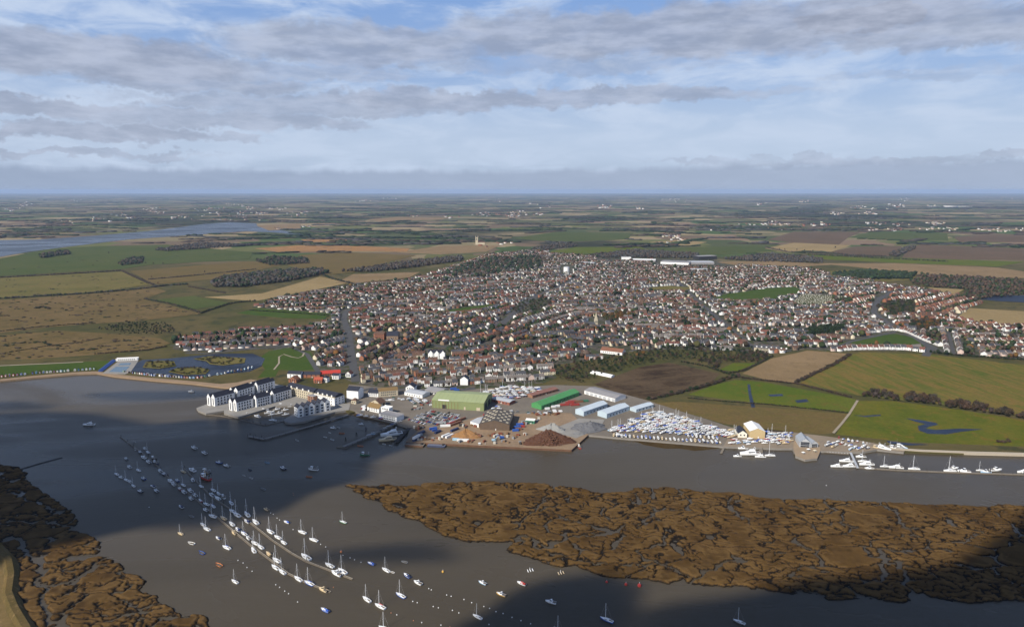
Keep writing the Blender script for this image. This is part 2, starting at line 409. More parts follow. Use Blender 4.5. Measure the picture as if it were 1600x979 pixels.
def marsh(name, label, outline, creeks, step, seed, c1=22.0, c2=7.5):
    poly = PP(outline, .6)
    xs = [p[0] for p in poly]; ys = [p[1] for p in poly]
    gx = np.arange(min(xs) - 6, max(xs) + 6, step); gy = np.arange(min(ys) - 6, max(ys) + 6, step)
    x, y = np.meshgrid(gx, gy)
    w1 = (fbm(x / 30, y / 30, seed) - .5) * 18; w2 = (fbm(x / 30 + 40, y / 30, seed + 3) - .5) * 18
    w3 = (fbm(x / 10, y / 10, seed + 7) - .5) * 12; w4 = (fbm(x / 10 + 9, y / 10, seed + 8) - .5) * 10
    sd = poly_sd(x, y, poly) + (fbm(x / 14, y / 14, seed + 1) - .5) * 12 + (fbm(x / 4, y / 4, seed + 2) - .5) * 3
    wx, wy = x + w1 + w3, y + w2 + w4
    e1 = cell_edge(wx / (c1 * 1.9), wy / c1, seed) * c1
    e2 = cell_edge((wx + w3 + wy * .4) / (c2 * 2.6), (wy + w4 * .8) / c2, seed + 20) * c2
    e3 = cell_edge((wx + y * .3) / 9.0 + 7, wy / 5.0 + 3, seed + 40) * 5 + np.clip((.53 - fbm(x / 19, y / 19, seed + 33)) * 24, 0, 9)
    keep1 = fbm(x / 60, y / 60, seed + 31); keep = fbm(x / 26, y / 26, seed + 30)
    e1 = e1 + np.clip((.44 - keep1) * 14, 0, 9)
    e2 = e2 + np.clip((.42 - keep) * 30, 0, 9)
    dm = np.full(x.shape, 1e9); 
    for cpts, wd in creeks:
        d = line_d(x + (w3 + w1 * .12) * 1.6, y + (w4 + w2 * .12) * 1.6, PP(cpts, .3)) - wd
        dm = np.minimum(dm, d)
    plate = 1.55 + (fbm(x / 22, y / 22, seed + 9) - .5) * .45 + (fbm(x / 3, y / 3, seed + 10) - .5) * .1
    near = np.minimum(np.minimum(e1 - .4, e2 - .2), dm)
    lev = np.exp(-((near - 2.2) / 1.3) ** 2) * .14
    h = plate + lev
    h = h - 1.6 * np.exp(-(np.maximum(e1 - .38, 0) / .5) ** 2) - 1.2 * np.exp(-(np.maximum(e2 - .16, 0) / .45) ** 2) - .7 * np.exp(-(np.maximum(e3 - .05, 0) / .4) ** 2) * .0
    h = np.where(dm < 2.5, np.minimum(h, -.5 + np.clip(dm / 1.6, 0, 2) ** 1.3 * 2.0), h)
    pan = fbm(x / 15 + 3, y / 24, seed + 50)                     # bare mud pans with standing water
    h = np.where(pan > .77, np.minimum(h, np.maximum(.35 - (pan - .77) * 9, -.3)), h)
    h = np.where(sd < 5, np.minimum(h, -1.2 + np.clip((sd + 1.2) / 3.2, 0, 2) * 2.7), h)
    # colour: rusty brown sward, straw levees, dark mud
    a = fbm(x / 35, y / 20, seed + 60)[..., None]; b = fbm(x / 5, y / 5, seed + 61)[..., None]
    col = np.array([.066, .036, .012]) * (1 - a) + np.array([.098, .058, .021]) * a
    col = col * (.76 + .48 * b)
    dk = np.clip((fbm(x / 12, y / 9, seed + 62) - .52) * 5, 0, 1)[..., None]
    col = col * (1 - dk * .5) + np.array([.03, .018, .009]) * dk * .5
    straw = (np.exp(-((near - 1.7) / 1.0) ** 2) * np.clip((fbm(x / 17, y / 17, seed + 63) - .35) * 4, 0, 1))[..., None]
    col = col * (1 - straw * .65) + np.array([.15, .09, .034]) * straw * .65
    mud = np.clip((.95 - h) / .35, 0, 1)[..., None]
    col = col * (1 - mud) + np.array([.014, .011, .008]) * mud
    ny, nx = x.shape
    idx = np.arange(nx * ny).reshape(ny, nx)
    hm = h > -.9
    keepf = hm[:-1, :-1] | hm[1:, :-1] | hm[:-1, 1:] | hm[1:, 1:]
    F = np.stack([idx[:-1, :-1], idx[:-1, 1:], idx[1:, 1:], idx[1:, :-1]], -1)[keepf]
    V = np.stack([x, y, np.maximum(h, -1.3)], -1).reshape(-1, 3); C = col.reshape(-1, 3)
    used = np.unique(F); mp = np.zeros(len(V), np.int64); mp[used] = np.arange(len(used))
    o = obj(name, color_mesh(name, V[used], mp[F], C[used], True), M_MARSH)
    return tag(o, label, 'marsh', kind='structure')

RM = [(537, 757), (560, 757), (640, 757), (740, 751), (800, 752), (880, 758), (940, 768), (965, 766), (1000, 761), (1060, 762), (1140, 768), (1180, 774), (1200, 777), (1300, 780), (1400, 785),
      (1500, 788), (1600, 790), (1760, 795), (1760, 950), (1600, 940), (1480, 938), (1452, 931), (1443, 922), (1424, 928), (1420, 935), (1320, 935), (1200, 920), (1120, 915),
      (1074, 907), (1068, 902), (1045, 909), (960, 900), (905, 889), (897, 884), (880, 886), (830, 873), (795, 862), (790, 858), (797, 846), (775, 851), (712, 842), (680, 827), (640, 811), (610, 796), (575, 776)]
RC = [([(790, 856), (800, 845), (826, 837), (842, 853), (860, 855), (863, 849), (900, 840), (930, 836), (965, 830), (967, 822)], 1.3),
      ([(1012, 785), (1018, 768), (1020, 758)], 1.4), ([(1070, 905), (1100, 892), (1140, 880), (1165, 877)], 1.0),
      ([(1436, 930), (1418, 912), (1418, 898), (1405, 880), (1380, 872), (1350, 866)], 1.4), ([(1203, 774), (1225, 786), (1270, 797), (1330, 790)], .9),
      ([(1400, 784), (1440, 800), (1490, 822), (1545, 832)], .8), ([(1000, 822), (1003, 815), (1020, 803), (1040, 795)], .7),
      ([(811, 825), (818, 810), (850, 785), (858, 772)], .8)]
right_marsh = marsh('salt_marsh', 'rust brown salt marsh island cut by winding creeks in mid river', RM, RC, .62, 3)
LM = [(-260, 700), (-60, 716), (0, 724), (28, 728), (42, 738), (46, 758), (78, 772), (100, 788), (120, 806), (118, 826), (150, 842), (162, 856), (150, 866), (140, 868),
      (172, 870), (186, 877), (205, 892), (226, 908), (220, 921), (245, 928), (262, 944), (290, 956), (318, 966), (345, 985), (330, 1100), (-360, 1100)]
LC = [([(20, 838), (45, 860), (62, 876), (66, 900), (68, 930), (80, 965), (110, 1010)], 2.0), ([(66, 878), (110, 872), (150, 866)], 1.3),
      ([(100, 912), (135, 893), (165, 874)], 1.2), ([(150, 972), (200, 957), (250, 950)], 1.2), ([(20, 770), (60, 785), (100, 800)], .8), ([(10, 812), (70, 815), (120, 822)], 1.0), ([(230, 985), (262, 962), (290, 960)], 1.6)]
left_marsh = marsh('salt_marsh', 'dark creek riddled salt marsh on the near bank beside the sea wall', LM, LC, .72, 9)

# sea wall in the near corner: a grassed bank with a path
def strip(name, pts, width, z, m, label=None, cat=None, thick=0.0, kind='structure', px=True, widths=None):
    """a ribbon of ground that follows a line"""
    w = [Vector((*(P(*p, z) if px else p), 0)) for p in pts]
    L = []; R = []
    for i, p in enumerate(w):
        a = w[max(i - 1, 0)]; b = w[min(i + 1, len(w) - 1)]; d = (b - a).normalized(); nrm = Vector((-d.y, d.x, 0))
        hw = (widths[i] if widths else width) / 2
        L.append(p + nrm * hw); R.append(p - nrm * hw)
    n = len(w); mb = MB()
    vs = [(v.x, v.y, z) for v in L] + [(v.x, v.y, z) for v in R]
    fs = [(i, n + i, n + i + 1, i + 1) for i in range(n - 1)]
    if thick:
        vs += [(v.x, v.y, z - thick) for v in L] + [(v.x, v.y, z - thick) for v in R]
        fs += [(i, i + 1, 2 * n + i + 1, 2 * n + i) for i in range(n - 1)] + [(n + i + 1, n + i, 3 * n + i, 3 * n + i + 1) for i in range(n - 1)]
        fs += [(0, 2 * n, 3 * n, n), (n - 1, 2 * n - 1, 4 * n - 1, 3 * n - 1)]
    mb.add(vs, fs)
    o = obj(name, mb, m); return tag(o, label, cat, kind=kind)
def sheet(name, poly, z, m, label=None, cat=None, kind='structure', base=None, px=True):
    """a flat piece of ground with a low edge"""
    o = obj(name, MB().prism(PP(poly, z) if px else poly, z - .5 if base is None else base, z), m)
    return tag(o, label, cat, kind=kind)
M_BANK = ground_mat('bank_grass', (.13, .092, .042), (.085, .068, .03), .03, .3, c3=(.16, .115, .06))
M_PATH = mat('worn_path', (.3, .25, .18), .95, .25, .1)
def bank(pts, w_top, w_base, h, nm, label):
    w = [Vector((*P(*p, 1.0), 0)) for p in pts]; n = len(w); vs = []; fs = []
    prof = [(-w_base / 2, .4), (-w_top / 2, h), (w_top / 2, h), (w_base / 2, .4)]
    for i, p in enumerate(w):
        d = (w[min(i + 1, n - 1)] - w[max(i - 1, 0)]).normalized(); nr = Vector((-d.y, d.x, 0))
        vs += [(p.x + nr.x * a, p.y + nr.y * a, z) for a, z in prof]
    for i in range(n - 1):
        for k in range(3): fs.append((4 * i + k, 4 * i + 4 + k, 4 * i + 5 + k, 4 * i + 1 + k))
    o = obj(nm, MB().add(vs, fs), M_BANK); return tag(o, label, 'sea wall', kind='structure')
bank([(-60, 838), (-10, 852), (14, 878), (18, 900), (14, 930), (24, 955), (42, 985), (60, 1030)], 4, 12, 4.2, 'sea_wall', 'grass topped sea wall curving past the near salt marsh')
sheet('field', [(-300, 830), (-30, 850), (4, 880), (6, 905), (2, 930), (10, 955), (26, 985), (40, 1060), (-300, 1060)], 1.9, ground_mat('coarse_pasture', (.19, .135, .066), (.13, .1, .045), .02, .2, c3=(.24, .175, .09)),
      'straw coloured pasture behind the near sea wall', 'field', base=-1)

# --- fields
G = ground_mat
M_PLOUGH = G('ploughed_soil', (.035, .024, .017), (.1, .073, .05), .014, .12, rows=(1.9, 16.0), row_amt=.36)
M_TANF = G('tan_stubble', (.255, .185, .115), (.2, .145, .085), .01, .15, rows=(.9, 6.0), row_amt=.15, c3=(.165, .12, .075))
M_CROP = G('striped_winter_crop', (.07, .1, .02), (.125, .12, .032), .006, .1, rows=(.12, 10.0), row_amt=.42, c3=(.17, .12, .042))
M_MEADOW = G('lush_meadow', (.07, .108, .016), (.105, .12, .022), .012, .12, c3=(.12, .1, .028))
M_WET = G('wet_meadow', (.075, .1, .015), (.12, .118, .022), .014, .1, c3=(.15, .105, .03))
M_OLIVE = G('olive_stubble', (.14, .108, .044), (.11, .092, .036), .012, .1, rows=(1.35, 8.0), row_amt=.2, c3=(.14, .095, .05))
M_GREEN = G('mown_grass', (.045, .082, .018), (.06, .09, .022), .02, .2)
M_ROUGH = G('rough_pasture', (.15, .13, .05), (.11, .105, .036), .008, .07, c3=(.15, .11, .055))
M_ROUGH2 = G('tawny_marsh_pasture', (.155, .112, .058), (.115, .088, .04), .007, .06, c3=(.08, .07, .032))
M_PALE = G('pale_stubble', (.3, .23, .13), (.24, .185, .1), .006, .08, rows=(.6, 14), row_amt=.15)
M_FARG = G('far_green_field', (.06, .085, .028), (.08, .095, .034), .004, .05)
M_BROWN = G('brown_tilth', (.135, .095, .07), (.105, .078, .056), .004, .05, rows=(.4, 16), row_amt=.2)
M_ORANGE = G('sand_workings', (.34, .19, .085), (.25, .15, .075), .006, .05, c3=(.16, .11, .07))
M_MARSHLAND = G('dull_heath', (.09, .082, .04), (.07, .068, .034), .006, .06)

FIELDS = [
 # near fields beyond the quay
 (M_PLOUGH, [(928, 600), (1000, 573), (1045, 566), (1125, 583), (1112, 597), (1065, 611), (1012, 624), (980, 618)], 'dark ploughed field behind the boatyard sheds'),
 (M_TANF, [(1160, 583), (1205, 560), (1262, 547), (1324, 552), (1300, 567), (1240, 597), (1195, 592)], 'bare tan field below the hedge and terrace'),
 (M_CROP, [(1250, 598), (1332, 553), (1345, 550), (1450, 553), (1600, 570), (1900, 590), (1900, 672), (1600, 651), (1500, 634), (1395, 623), (1340, 617)], 'large green crop field with brown drill stripes'),
 (M_MEADOW, [(1075, 616), (1120, 600), (1150, 593), (1195, 597), (1300, 616), (1338, 624), (1328, 645), (1200, 631)], 'bright green meadow crossed by a narrow ditch'),
 (M_OLIVE, [(1022, 629), (1060, 627), (1180, 635), (1326, 646), (1302, 676), (1290, 677), (1200, 673), (1130, 661)], 'olive brown stubble field behind the boatyard'),
 (M_WET, [(1340, 626), (1395, 626), (1500, 640), (1600, 656), (1900, 680), (1900, 705), (1600, 697), (1420, 690), (1306, 678), (1329, 648)], 'wet green meadow with winding blue water'),
 (M_MEADOW, [(1125, 577), (1145, 567), (1182, 567), (1150, 580)], 'small bright green paddock among hedges'),
 (M_GREEN, [(1308, 537), (1345, 528), (1400, 521), (1425, 527), (1448, 538), (1442, 541), (1335, 540)], 'wedge shaped village green behind white cottages'),
 (M_PALE, [(1493, 497), (1515, 481), (1600, 486), (1900, 498), (1900, 524), (1600, 506), (1560, 507)], 'pale straw field beside the red roofed estate'),
 (M_PALE, [(1450, 449), (1506, 452), (1490, 461), (1470, 458)], 'small pale field inside the brown wood'),
 (M_GREEN, [(1103, 470), (1130, 460), (1200, 450), (1242, 448), (1258, 456), (1230, 464), (1180, 471)], 'long green recreation ground in the town'),
 (M_ROUGH, [(1005, 450), (1045, 446), (1085, 449), (1062, 455), (1020, 456)], 'small olive playing field among houses'),
 (M_GREEN, [(678, 487), (720, 481), (770, 475), (778, 480), (740, 487), (700, 490)], 'school playing field among the town houses'),
 (M_GREEN, [(370, 489), (402, 481), (518, 490), (505, 498), (440, 496)], 'green strip behind the western estate'),
 (M_GREEN, [(404, 560), (420, 548), (452, 543), (486, 550), (497, 577), (460, 579), (436, 577), (430, 588), (402, 590), (414, 577)], 'mown park grass beside the boating lake'),
 (M_GREEN, [(-700, 578), (0, 571), (90, 567), (168, 563), (176, 568), (158, 577), (100, 580), (0, 588), (-700, 596)], 'dark green sward behind the beach huts'),
 # western marsh pastures
 (M_ROUGH2, [(-600, 545), (0, 524), (90, 516), (160, 520), (250, 528), (266, 536), (240, 545), (160, 553), (60, 560), (0, 562), (-600, 575)], 'tawny grazing marsh above the dark green sward'),
 (M_ROUGH2, [(-600, 482), (0, 469), (180, 456), (235, 447), (260, 455), (224, 467), (316, 490), (225, 500), (150, 505), (60, 512), (0, 520), (-600, 540)], 'broad tawny grazing marsh dotted with dark scrub'),
 (M_ROUGH, [(-600, 446), (0, 434), (190, 424), (232, 444), (170, 454), (0, 467), (-600, 480)], 'olive pasture between dark hedges in the west'),
 (M_FARG, [(-600, 412), (0, 404), (80, 388), (170, 384), (260, 382), (395, 394), (390, 404), (230, 414), (192, 420), (0, 431), (-600, 444)], 'green pasture along the far estuary'),
 (M_OLIVE, [(204, 423), (390, 408), (440, 414), (335, 436), (240, 444)], 'golden stubble field left of the dark wood'),
 (M_FARG, [(243, 468), (302, 462), (362, 474), (300, 483)], 'small green field on the western marsh'),
 (M_PALE, [(320, 464), (410, 458), (500, 432), (546, 441), (520, 447), (400, 470)], 'golden field below the dark wood by the western estate'),
 (M_OLIVE, [(470, 398), (545, 394), (650, 399), (610, 408), (560, 424), (505, 430), (450, 414)], 'wide olive field beyond the dark wood'),
 (M_TANF, [(524, 442), (552, 428), (656, 425), (640, 433), (556, 442)], 'pinkish tan field at the edge of the western estate'),
 (M_TANF, [(620, 394), (690, 384), (782, 383), (760, 393), (690, 397)], 'tan field below the ruined church tower'),
 (M_ORANGE, [(398, 388), (470, 383), (560, 384), (640, 388), (636, 393), (520, 392), (440, 394)], 'orange sand workings beyond the olive field'),
 (M_ORANGE, [(470, 374), (540, 374), (545, 377), (480, 378)], 'upper terrace of orange sand workings'),
 # middle distance
 (M_MEADOW, [(850, 394), (900, 386), (1000, 385), (1010, 390), (940, 395), (890, 397)], 'bright green field north of the town'),
 (M_FARG, [(1010, 388), (1200, 383), (1230, 390), (1100, 400), (1020, 398)], 'green field north of the works roofs'),
 (M_PALE, [(1015, 378), (1060, 375), (1105, 378), (1080, 384), (1040, 384)], 'far tan field framed by woods'),
 (M_FARG, [(800, 372), (870, 362), (990, 364), (980, 374), (870, 378)], 'dull green far fields behind the town'),
 (M_TANF, [(1120, 409), (1200, 407), (1300, 413), (1260, 416), (1150, 414)], 'thin tan field right of the works roofs'),
 (M_PALE, [(1195, 388), (1240, 379), (1330, 383), (1300, 393), (1230, 394)], 'sandy field with a row of lone trees'),
 (M_BROWN, [(1200, 374), (1240, 362), (1345, 362), (1325, 371), (1310, 382), (1240, 379)], 'far brown field left of dark green one'),
 (M_FARG, [(1325, 371), (1360, 362), (1480, 364), (1482, 376), (1420, 374)], 'far dark green field right of the brown one'),
 (M_BROWN, [(1300, 393), (1335, 385), (1410, 384), (1400, 395), (1388, 400), (1330, 398)], 'domed brown field by a dark copse'),
 (M_BROWN, [(1420, 386), (1440, 382), (1600, 388), (1900, 400), (1900, 410), (1600, 406), (1480, 405), (1410, 402)], 'broad plum brown field at the far right'),
 (M_MEADOW, [(1260, 398), (1390, 402), (1600, 409), (1560, 416), (1400, 410), (1290, 405)], 'thin bright green field in the far right'),
 (M_TANF, [(1280, 411), (1400, 411), (1560, 418), (1600, 424), (1900, 436), (1900, 444), (1600, 434), (1480, 432), (1400, 425), (1350, 418)], 'tan heath field above the brown wood'),
 (M_ROUGH, [(1290, 424), (1350, 420), (1440, 428), (1430, 436), (1380, 440), (1300, 432)], 'olive clearing around dark pines'),
 (M_BROWN, [(1490, 370), (1560, 366), (1900, 372), (1900, 380), (1600, 378), (1500, 378)], 'far brown strip at the upper right'),
 (M_TANF, [(400, 352), (470, 349), (470, 357), (420, 360)], 'far tan spit beside the estuary'),
 (M_TANF, [(572, 343), (620, 339), (700, 340), (690, 343), (600, 346)], 'thin tan field on the far plain'),
]
FIELD_PX = []
for i, (m, poly, lab) in enumerate(FIELDS):
    yy = sum(p[1] for p in poly) / len(poly)
    z = LAND + .12 + max(0, (560 - yy)) * .004 + .01 * (i % 7)
    sheet('field', poly, z, m, lab, 'field', base=LAND - .2)
    FIELD_PX.append(poly)

# estuary upstream, ponds, pools
RIVER = [(-700, 425), (0, 401), (40, 394), (100, 386), (200, 374), (300, 367), (385, 361), (440, 364), (480, 369), (476, 365), (430, 358), (404, 354), (400, 349), (360, 347), (318, 350), (240, 360), (150, 368), (60, 374), (0, 375), (-700, 385)]
sheet('river', RIVER, LAND + .9, water_mat('far_estuary_water', (.045, .052, .06), .25, .3, .1, .2), 'pale blue estuary winding behind the western pastures', 'river', base=LAND - .5)
LAKE = [(202, 580), (212, 568), (222, 562), (262, 560), (300, 556), (345, 552), (395, 552), (414, 560), (408, 572), (390, 580), (350, 584), (312, 589), (270, 585), (230, 582)]
sheet('lake', LAKE, LAND + .25, M_POND, 'dark boating lake with scrubby islands behind the beach huts', 'lake', base=LAND - .4)
POOLS = [([(1334, 648), (1352, 651), (1376, 649), (1376, 647), (1350, 649)], 'thin blue sliver of water in the wet meadow'),
         ([(1416, 653), (1440, 656), (1462, 660), (1466, 663), (1452, 666), (1446, 669), (1462, 671), (1500, 669), (1536, 670), (1502, 674), (1478, 678), (1450, 677), (1436, 672), (1434, 665), (1446, 662), (1430, 658)], 'winding deep blue pool in the wet meadow'),
         ([(1242, 625), (1260, 623), (1264, 627), (1246, 629)], 'little blue pool in the bright meadow'), ([(1200, 616), (1222, 615), (1224, 618), (1204, 619)], 'shallow blue splash in the bright meadow'),
         ([(1168, 600), (1172, 600), (1174, 615), (1180, 636), (1174, 636), (1170, 618)], 'straight ditch crossing the bright meadow'),
         ([(1530, 467), (1560, 461), (1600, 461), (1800, 468), (1800, 480), (1600, 472), (1560, 470)], 'grey lake behind the brown wood at the far right'),
         ([(1385, 688), (1420, 692), (1450, 694), (1420, 695), (1390, 692)], 'dark borrow dyke behind the river wall')]
for poly, lab in POOLS:
    yy = sum(p[1] for p in poly) / len(poly)
    sheet('pond', poly, LAND + .3 + max(0, 560 - yy) * .006, M_POOL if yy > 500 else M_POND, lab, 'pond', base=LAND - .2)

sheet('mudbank', [(985, 686), (1020, 688.5), (1130, 697.5), (1124, 699), (1105, 702), (1085, 703.5), (1062, 700), (1040, 700), (1022, 697), (1006, 694)], .22, ground_mat('weedy_mud', (.05, .035, .016), (.075, .052, .026), .05, .3), 'weedy brown mudbank below the boatyard wall', 'mud', base=-.8)
sheet('mudbank', [(556, 643.5), (575, 651), (600, 653.5), (612, 660), (606, 663), (590, 658), (566, 654), (552, 648)], .3, ground_mat('hard_mud', (.12, .085, .05), (.09, .065, .04), .05, .3), 'tan foreshore beside the harbour slip', 'mud', base=-.8)
# clouds whose shadows lie on the river (they stand behind the camera) and the hazy air
def vol_mat(name, density, color, aniso):
    m = bpy.data.materials.new(name); m.use_nodes = True; t = NT(m.node_tree); t.n.clear()
    o = t.new('ShaderNodeOutputMaterial'); v = t.new('ShaderNodeVolumePrincipled')
    v.inputs['Density'].default_value = density; v.inputs['Color'].default_value = (*color, 1); v.inputs['Anisotropy'].default_value = aniso
    t.l.new(v.outputs[0], o.inputs['Volume']); m.cycles.homogeneous_volume = True; return m
M_CLOUD = vol_mat('cumulus_vapour', .06, (1, 1, 1), .3)
def ico(n):
    import bmesh
    bm = bmesh.new(); bmesh.ops.create_icosphere(bm, subdivisions=n, radius=1.0)
    V = np.array([v.co for v in bm.verts]); F = np.array([[v.index for v in f.verts] for f in bm.faces]); bm.free(); return V, F
ICO1, ICO2, ICO3 = ico(1), ico(2), ico(3)
def cloud(px, py, rx, ry, rz, base, seed):
    g = P(px, py, 0); k = base / TO_SUN.z
    c = Vector((g[0] + TO_SUN.x * k, g[1] + TO_SUN.y * k, base))
    V, F = ICO3; nrm = V.copy()
    n = np.array([fbm(np.array([v[0] * 1.7 + seed]), np.array([v[1] * 1.7 + v[2] * 2.1]), seed, 4)[0] for v in nrm])
    W = nrm * (0.62 + .85 * n)[:, None] * np.array([rx, ry, rz])
    W[:, 2] = np.where(W[:, 2] < -rz * .25, -rz * .25 + (W[:, 2] + rz * .25) * .25, W[:, 2])
    me = bpy.data.meshes.new('cloud'); me.from_pydata([tuple(v) for v in W], [], [tuple(int(i) for i in f) for f in F])
    me.polygons.foreach_set('use_smooth', [True] * len(F))
    o = obj('cloud', me, M_CLOUD, loc=c); return tag(o, 'drifting cumulus cloud above the river mouth', 'cloud', 'clouds over the river', kind='stuff')
for i, a in enumerate([(100, 735, 210, 100, 110), (300, 725, 190, 105, 110), (385, 702, 95, 52, 90), (40, 795, 140, 70, 110), (-60, 830, 110, 60, 90), (-250, 740, 250, 130, 110), (1430, 992, 110, 26, 70), (1690, 900, 60, 60, 90), (1235, 1003, 110, 30, 70), (850, 978, 50, 26, 60), (1560, 960, 60, 36, 80),
                       (600, 868, 60, 10, 18), (230, 618, 95, 22, 16), (1790, 930, 80, 80, 90), (0, 636, 70, 18, 14)]):
    cloud(*a, 950, i + 2)
haze = obj('haze', MB().box(-69000, 69000, -8500, 61000, -2.5, 318), vol_mat('hazy_air', HAZE_DENSITY, HAZE_COLOR, .0))
tag(haze, 'thin blue haze lying over the whole landscape', 'haze', kind='stuff')
# ------------------------------------------------------------------ naming by place
REG = []                                   # (object, what it looks like, position, set of landmarks)
NUMW = ['', 'nearest', 'second nearest', 'third nearest', 'fourth nearest', 'fifth nearest', 'sixth nearest', 'seventh nearest', 'eighth nearest', 'ninth nearest', 'tenth nearest',
        'eleventh nearest', 'twelfth nearest', 'thirteenth nearest', 'fourteenth nearest', 'fifteenth nearest', 'sixteenth nearest', 'seventeenth nearest', 'eighteenth nearest', 'nineteenth nearest']
def ordinal(k):
    if k < 20: return NUMW[k]
    tens = ['', '', 'twent', 'thirt', 'fort', 'fift', 'sixt'][k // 10]
    return tens + ('ieth' if k % 10 == 0 else 'y-' + ['', 'first', 'second', 'third', 'fourth', 'fifth', 'sixth', 'seventh', 'eighth', 'ninth'][k % 10]) + ' nearest'
MARKS = {
 'town': [('the church spire', (930, 506)), ('the white water tower', (886, 426)), ('the olive green warehouse', (722, 632)), ('the green roofed shed', (870, 628)), ('the harbour flats', (500, 620)),
          ('the boating lake', (320, 568)), ('the park grass', (450, 560)), ('the village green', (1390, 535)), ('the ploughed field', (1020, 590)), ('the bare tan field', (1240, 570)), ('the white gabled mansion', (680, 551)),
          ('the red brick town hall', (592, 525)), ('the cemetery', (1290, 465)), ('the school field', (730, 483)), ('the recreation ground', (1180, 460)), ('the crop field corner', (1340, 552)), ('the pale straw field', (1520, 495)),
          ('the long orange roof', (955, 549)), ('the long slate terrace', (1200, 543)), ('the shaded main street', (550, 560)), ('the rear boat park', (800, 612)), ('the bright green paddock', (1150, 572)), ('the far right frame edge', (1590, 545))],
 'water': [('the tip of the long pontoon', (188, 682)), ('the red tug', (321, 747)), ('the near end of the left pontoon', (510, 924)), ('the near end of the right pontoon', (550, 904)), ('the marsh island tip', (540, 757)),
           ('the harbour breakwater', (413, 685)), ('the town jetty head', (533, 698)), ('the quay barges', (662, 694)), ('the near salt marsh corner', (165, 858)), ('the red buoys', (978, 912)), ('the glass roofed house', (1258, 705)),
           ('the middle of the left pontoon', (350, 825)), ('the middle of the right pontoon', (430, 850)), ('the big white motor yacht', (1172, 708)), ('the boat landing ramp', (1335, 715)), ('the lone mast in the foreground', (600, 975))],
 'yard': [('the pale blue sheds', (930, 645)), ('the cream slip shed', (1182, 680)), ('the glass roofed house', (1262, 690)), ('the green roofed shed', (870, 628)), ('the olive green warehouse', (722, 632)), ('the white moored cruiser', (968, 681)),
          ('the wooden boat stage', (1129, 700)), ('the beached hulls', (1385, 702)), ('the stubble field corner', (1030, 632)), ('the timber shed', (778, 660)), ('the harbour flats', (500, 620)), ('the quay office', (608, 650)), ('the yard back hedge', (1090, 658))],
 'shore': [('the open air pool', (190, 572)), ('the boating lake corner', (395, 574)), ('the far left frame edge', (0, 590))],
}
def reg(o, desc, pos, marks): REG.append((o, desc, (pos[0], pos[1]), marks))
def finish_labels():
    buckets = {}
    for o, desc, pos, ms in REG:
        best = min(MARKS[ms], key=lambda k: math.dist(P(*k[1]), pos))
        buckets.setdefault((desc, best[0]), []).append((math.dist(P(*best[1]), pos), o))
    for (desc, mk), l in buckets.items():
        l.sort(key=lambda a: a[0])
        for k, (d, o) in enumerate(l): o['label'] = '%s, %s to %s' % (desc, ordinal(k + 1), mk) if len(l) > 1 else '%s close to %s' % (desc, mk)

# ------------------------------------------------------------------ trees, woods, hedges
def crown_arrays(seed, core=.74, leaves=60, leaf=.26, cone=0.0, base=ICO1):
    r = np.random.default_rng(seed); V, F = base
    n = .72 + .55 * r.random(len(V))
    W = V * n[:, None] * core
    if leaves:
        d = r.normal(size=(leaves, 3)); d /= np.linalg.norm(d, axis=1)[:, None]; d[:, 2] = np.where(d[:, 2] < -.5, -d[:, 2], d[:, 2])
        c = d * (max(core, .66) * (.62 + .62 * r.random((leaves, 1))))
        T = c[:, None, :] + r.normal(size=(leaves, 3, 3)) * leaf * .6
        F = np.concatenate([F, np.arange(leaves * 3).reshape(-1, 3) + len(W)]); W = np.concatenate([W, T.reshape(-1, 3)])
    if cone:
        k = 1 - cone * np.clip((W[:, 2] + .8) / 1.8, 0, 1)
        W = W * np.stack([k, k, np.ones_like(k)], 1)
    return W, F
KINDS_T = ['evergreen', 'bare', 'olive', 'russet']
TCOL = {'evergreen': (.022, .034, .017), 'bare': (.058, .046, .035), 'olive': (.055, .056, .022), 'russet': (.13, .07, .024), 'grey': (.055, .053, .05), 'darkgreen': (.028, .042, .018), 'brown': (.068, .047, .033)}
TM = {k: mat('foliage_' + k, c, .95, .35, .5, .08, .2) for k, c in TCOL.items()}
M_BARK = mat('bark', (.07, .055, .042), .95, .3, 1.0)
TREE = {}
for ki, k in enumerate(KINDS_T):
    for v in range(2):
        W, F = crown_arrays(40 + ki * 7 + v, .8 if k == 'evergreen' else .66, 150 if k != 'bare' else 210, .2 if k != 'bare' else .16, .55 if (k == 'evergreen' and v) else 0, ICO2)
        W = W * np.array([.36, .36, .42]) + np.array([0, 0, .6])
        cme = bpy.data.meshes.new('crown'); cme.from_pydata([tuple(a) for a in W], [], [tuple(int(i) for i in f) for f in F])
        tb = MB(); tb.bar((0, 0, -.03), (0.01, 0, .48), .035, 6, .018)
        for a in range(4):
            an = a * 1.6 + v; tb.bar((0.005, 0, .24 + .05 * a), (.2 * math.cos(an), .2 * math.sin(an), .5 + .06 * a), .013, 4, .006)
        TREE[k, v] = (cme, tb.mesh('trunk'))
TREE_N = [0]
DESC_T = {'evergreen': 'dark evergreen tree', 'bare': 'bare brown winter tree', 'olive': 'olive green tree', 'russet': 'russet leaved tree'}
def tree(x, y, h, kind, marks='town', z=LAND):
    v = random.random() < .5
    cme, tme = TREE[kind, int(v)]
    e = empty('tree', (x, y, z), random.random() * 6.28, h)
    obj('crown', cme, TM[kind], e); obj('trunk', tme, M_BARK, e)
    tag(e, None, 'tree', 'trees in and around the town')
    desc = DESC_T[kind] if not (kind == 'evergreen' and v) else 'tapering dark conifer'
    reg(e, desc, (x, y), marks); TREE_N[0] += 1
M_FOL = attr_mat('mixed_foliage', .95, .08, .3, .6)
LOW = [crown_arrays(s, .95, 0, 0, 0, ico(0) if False else ICO1) for s in range(70, 74)]
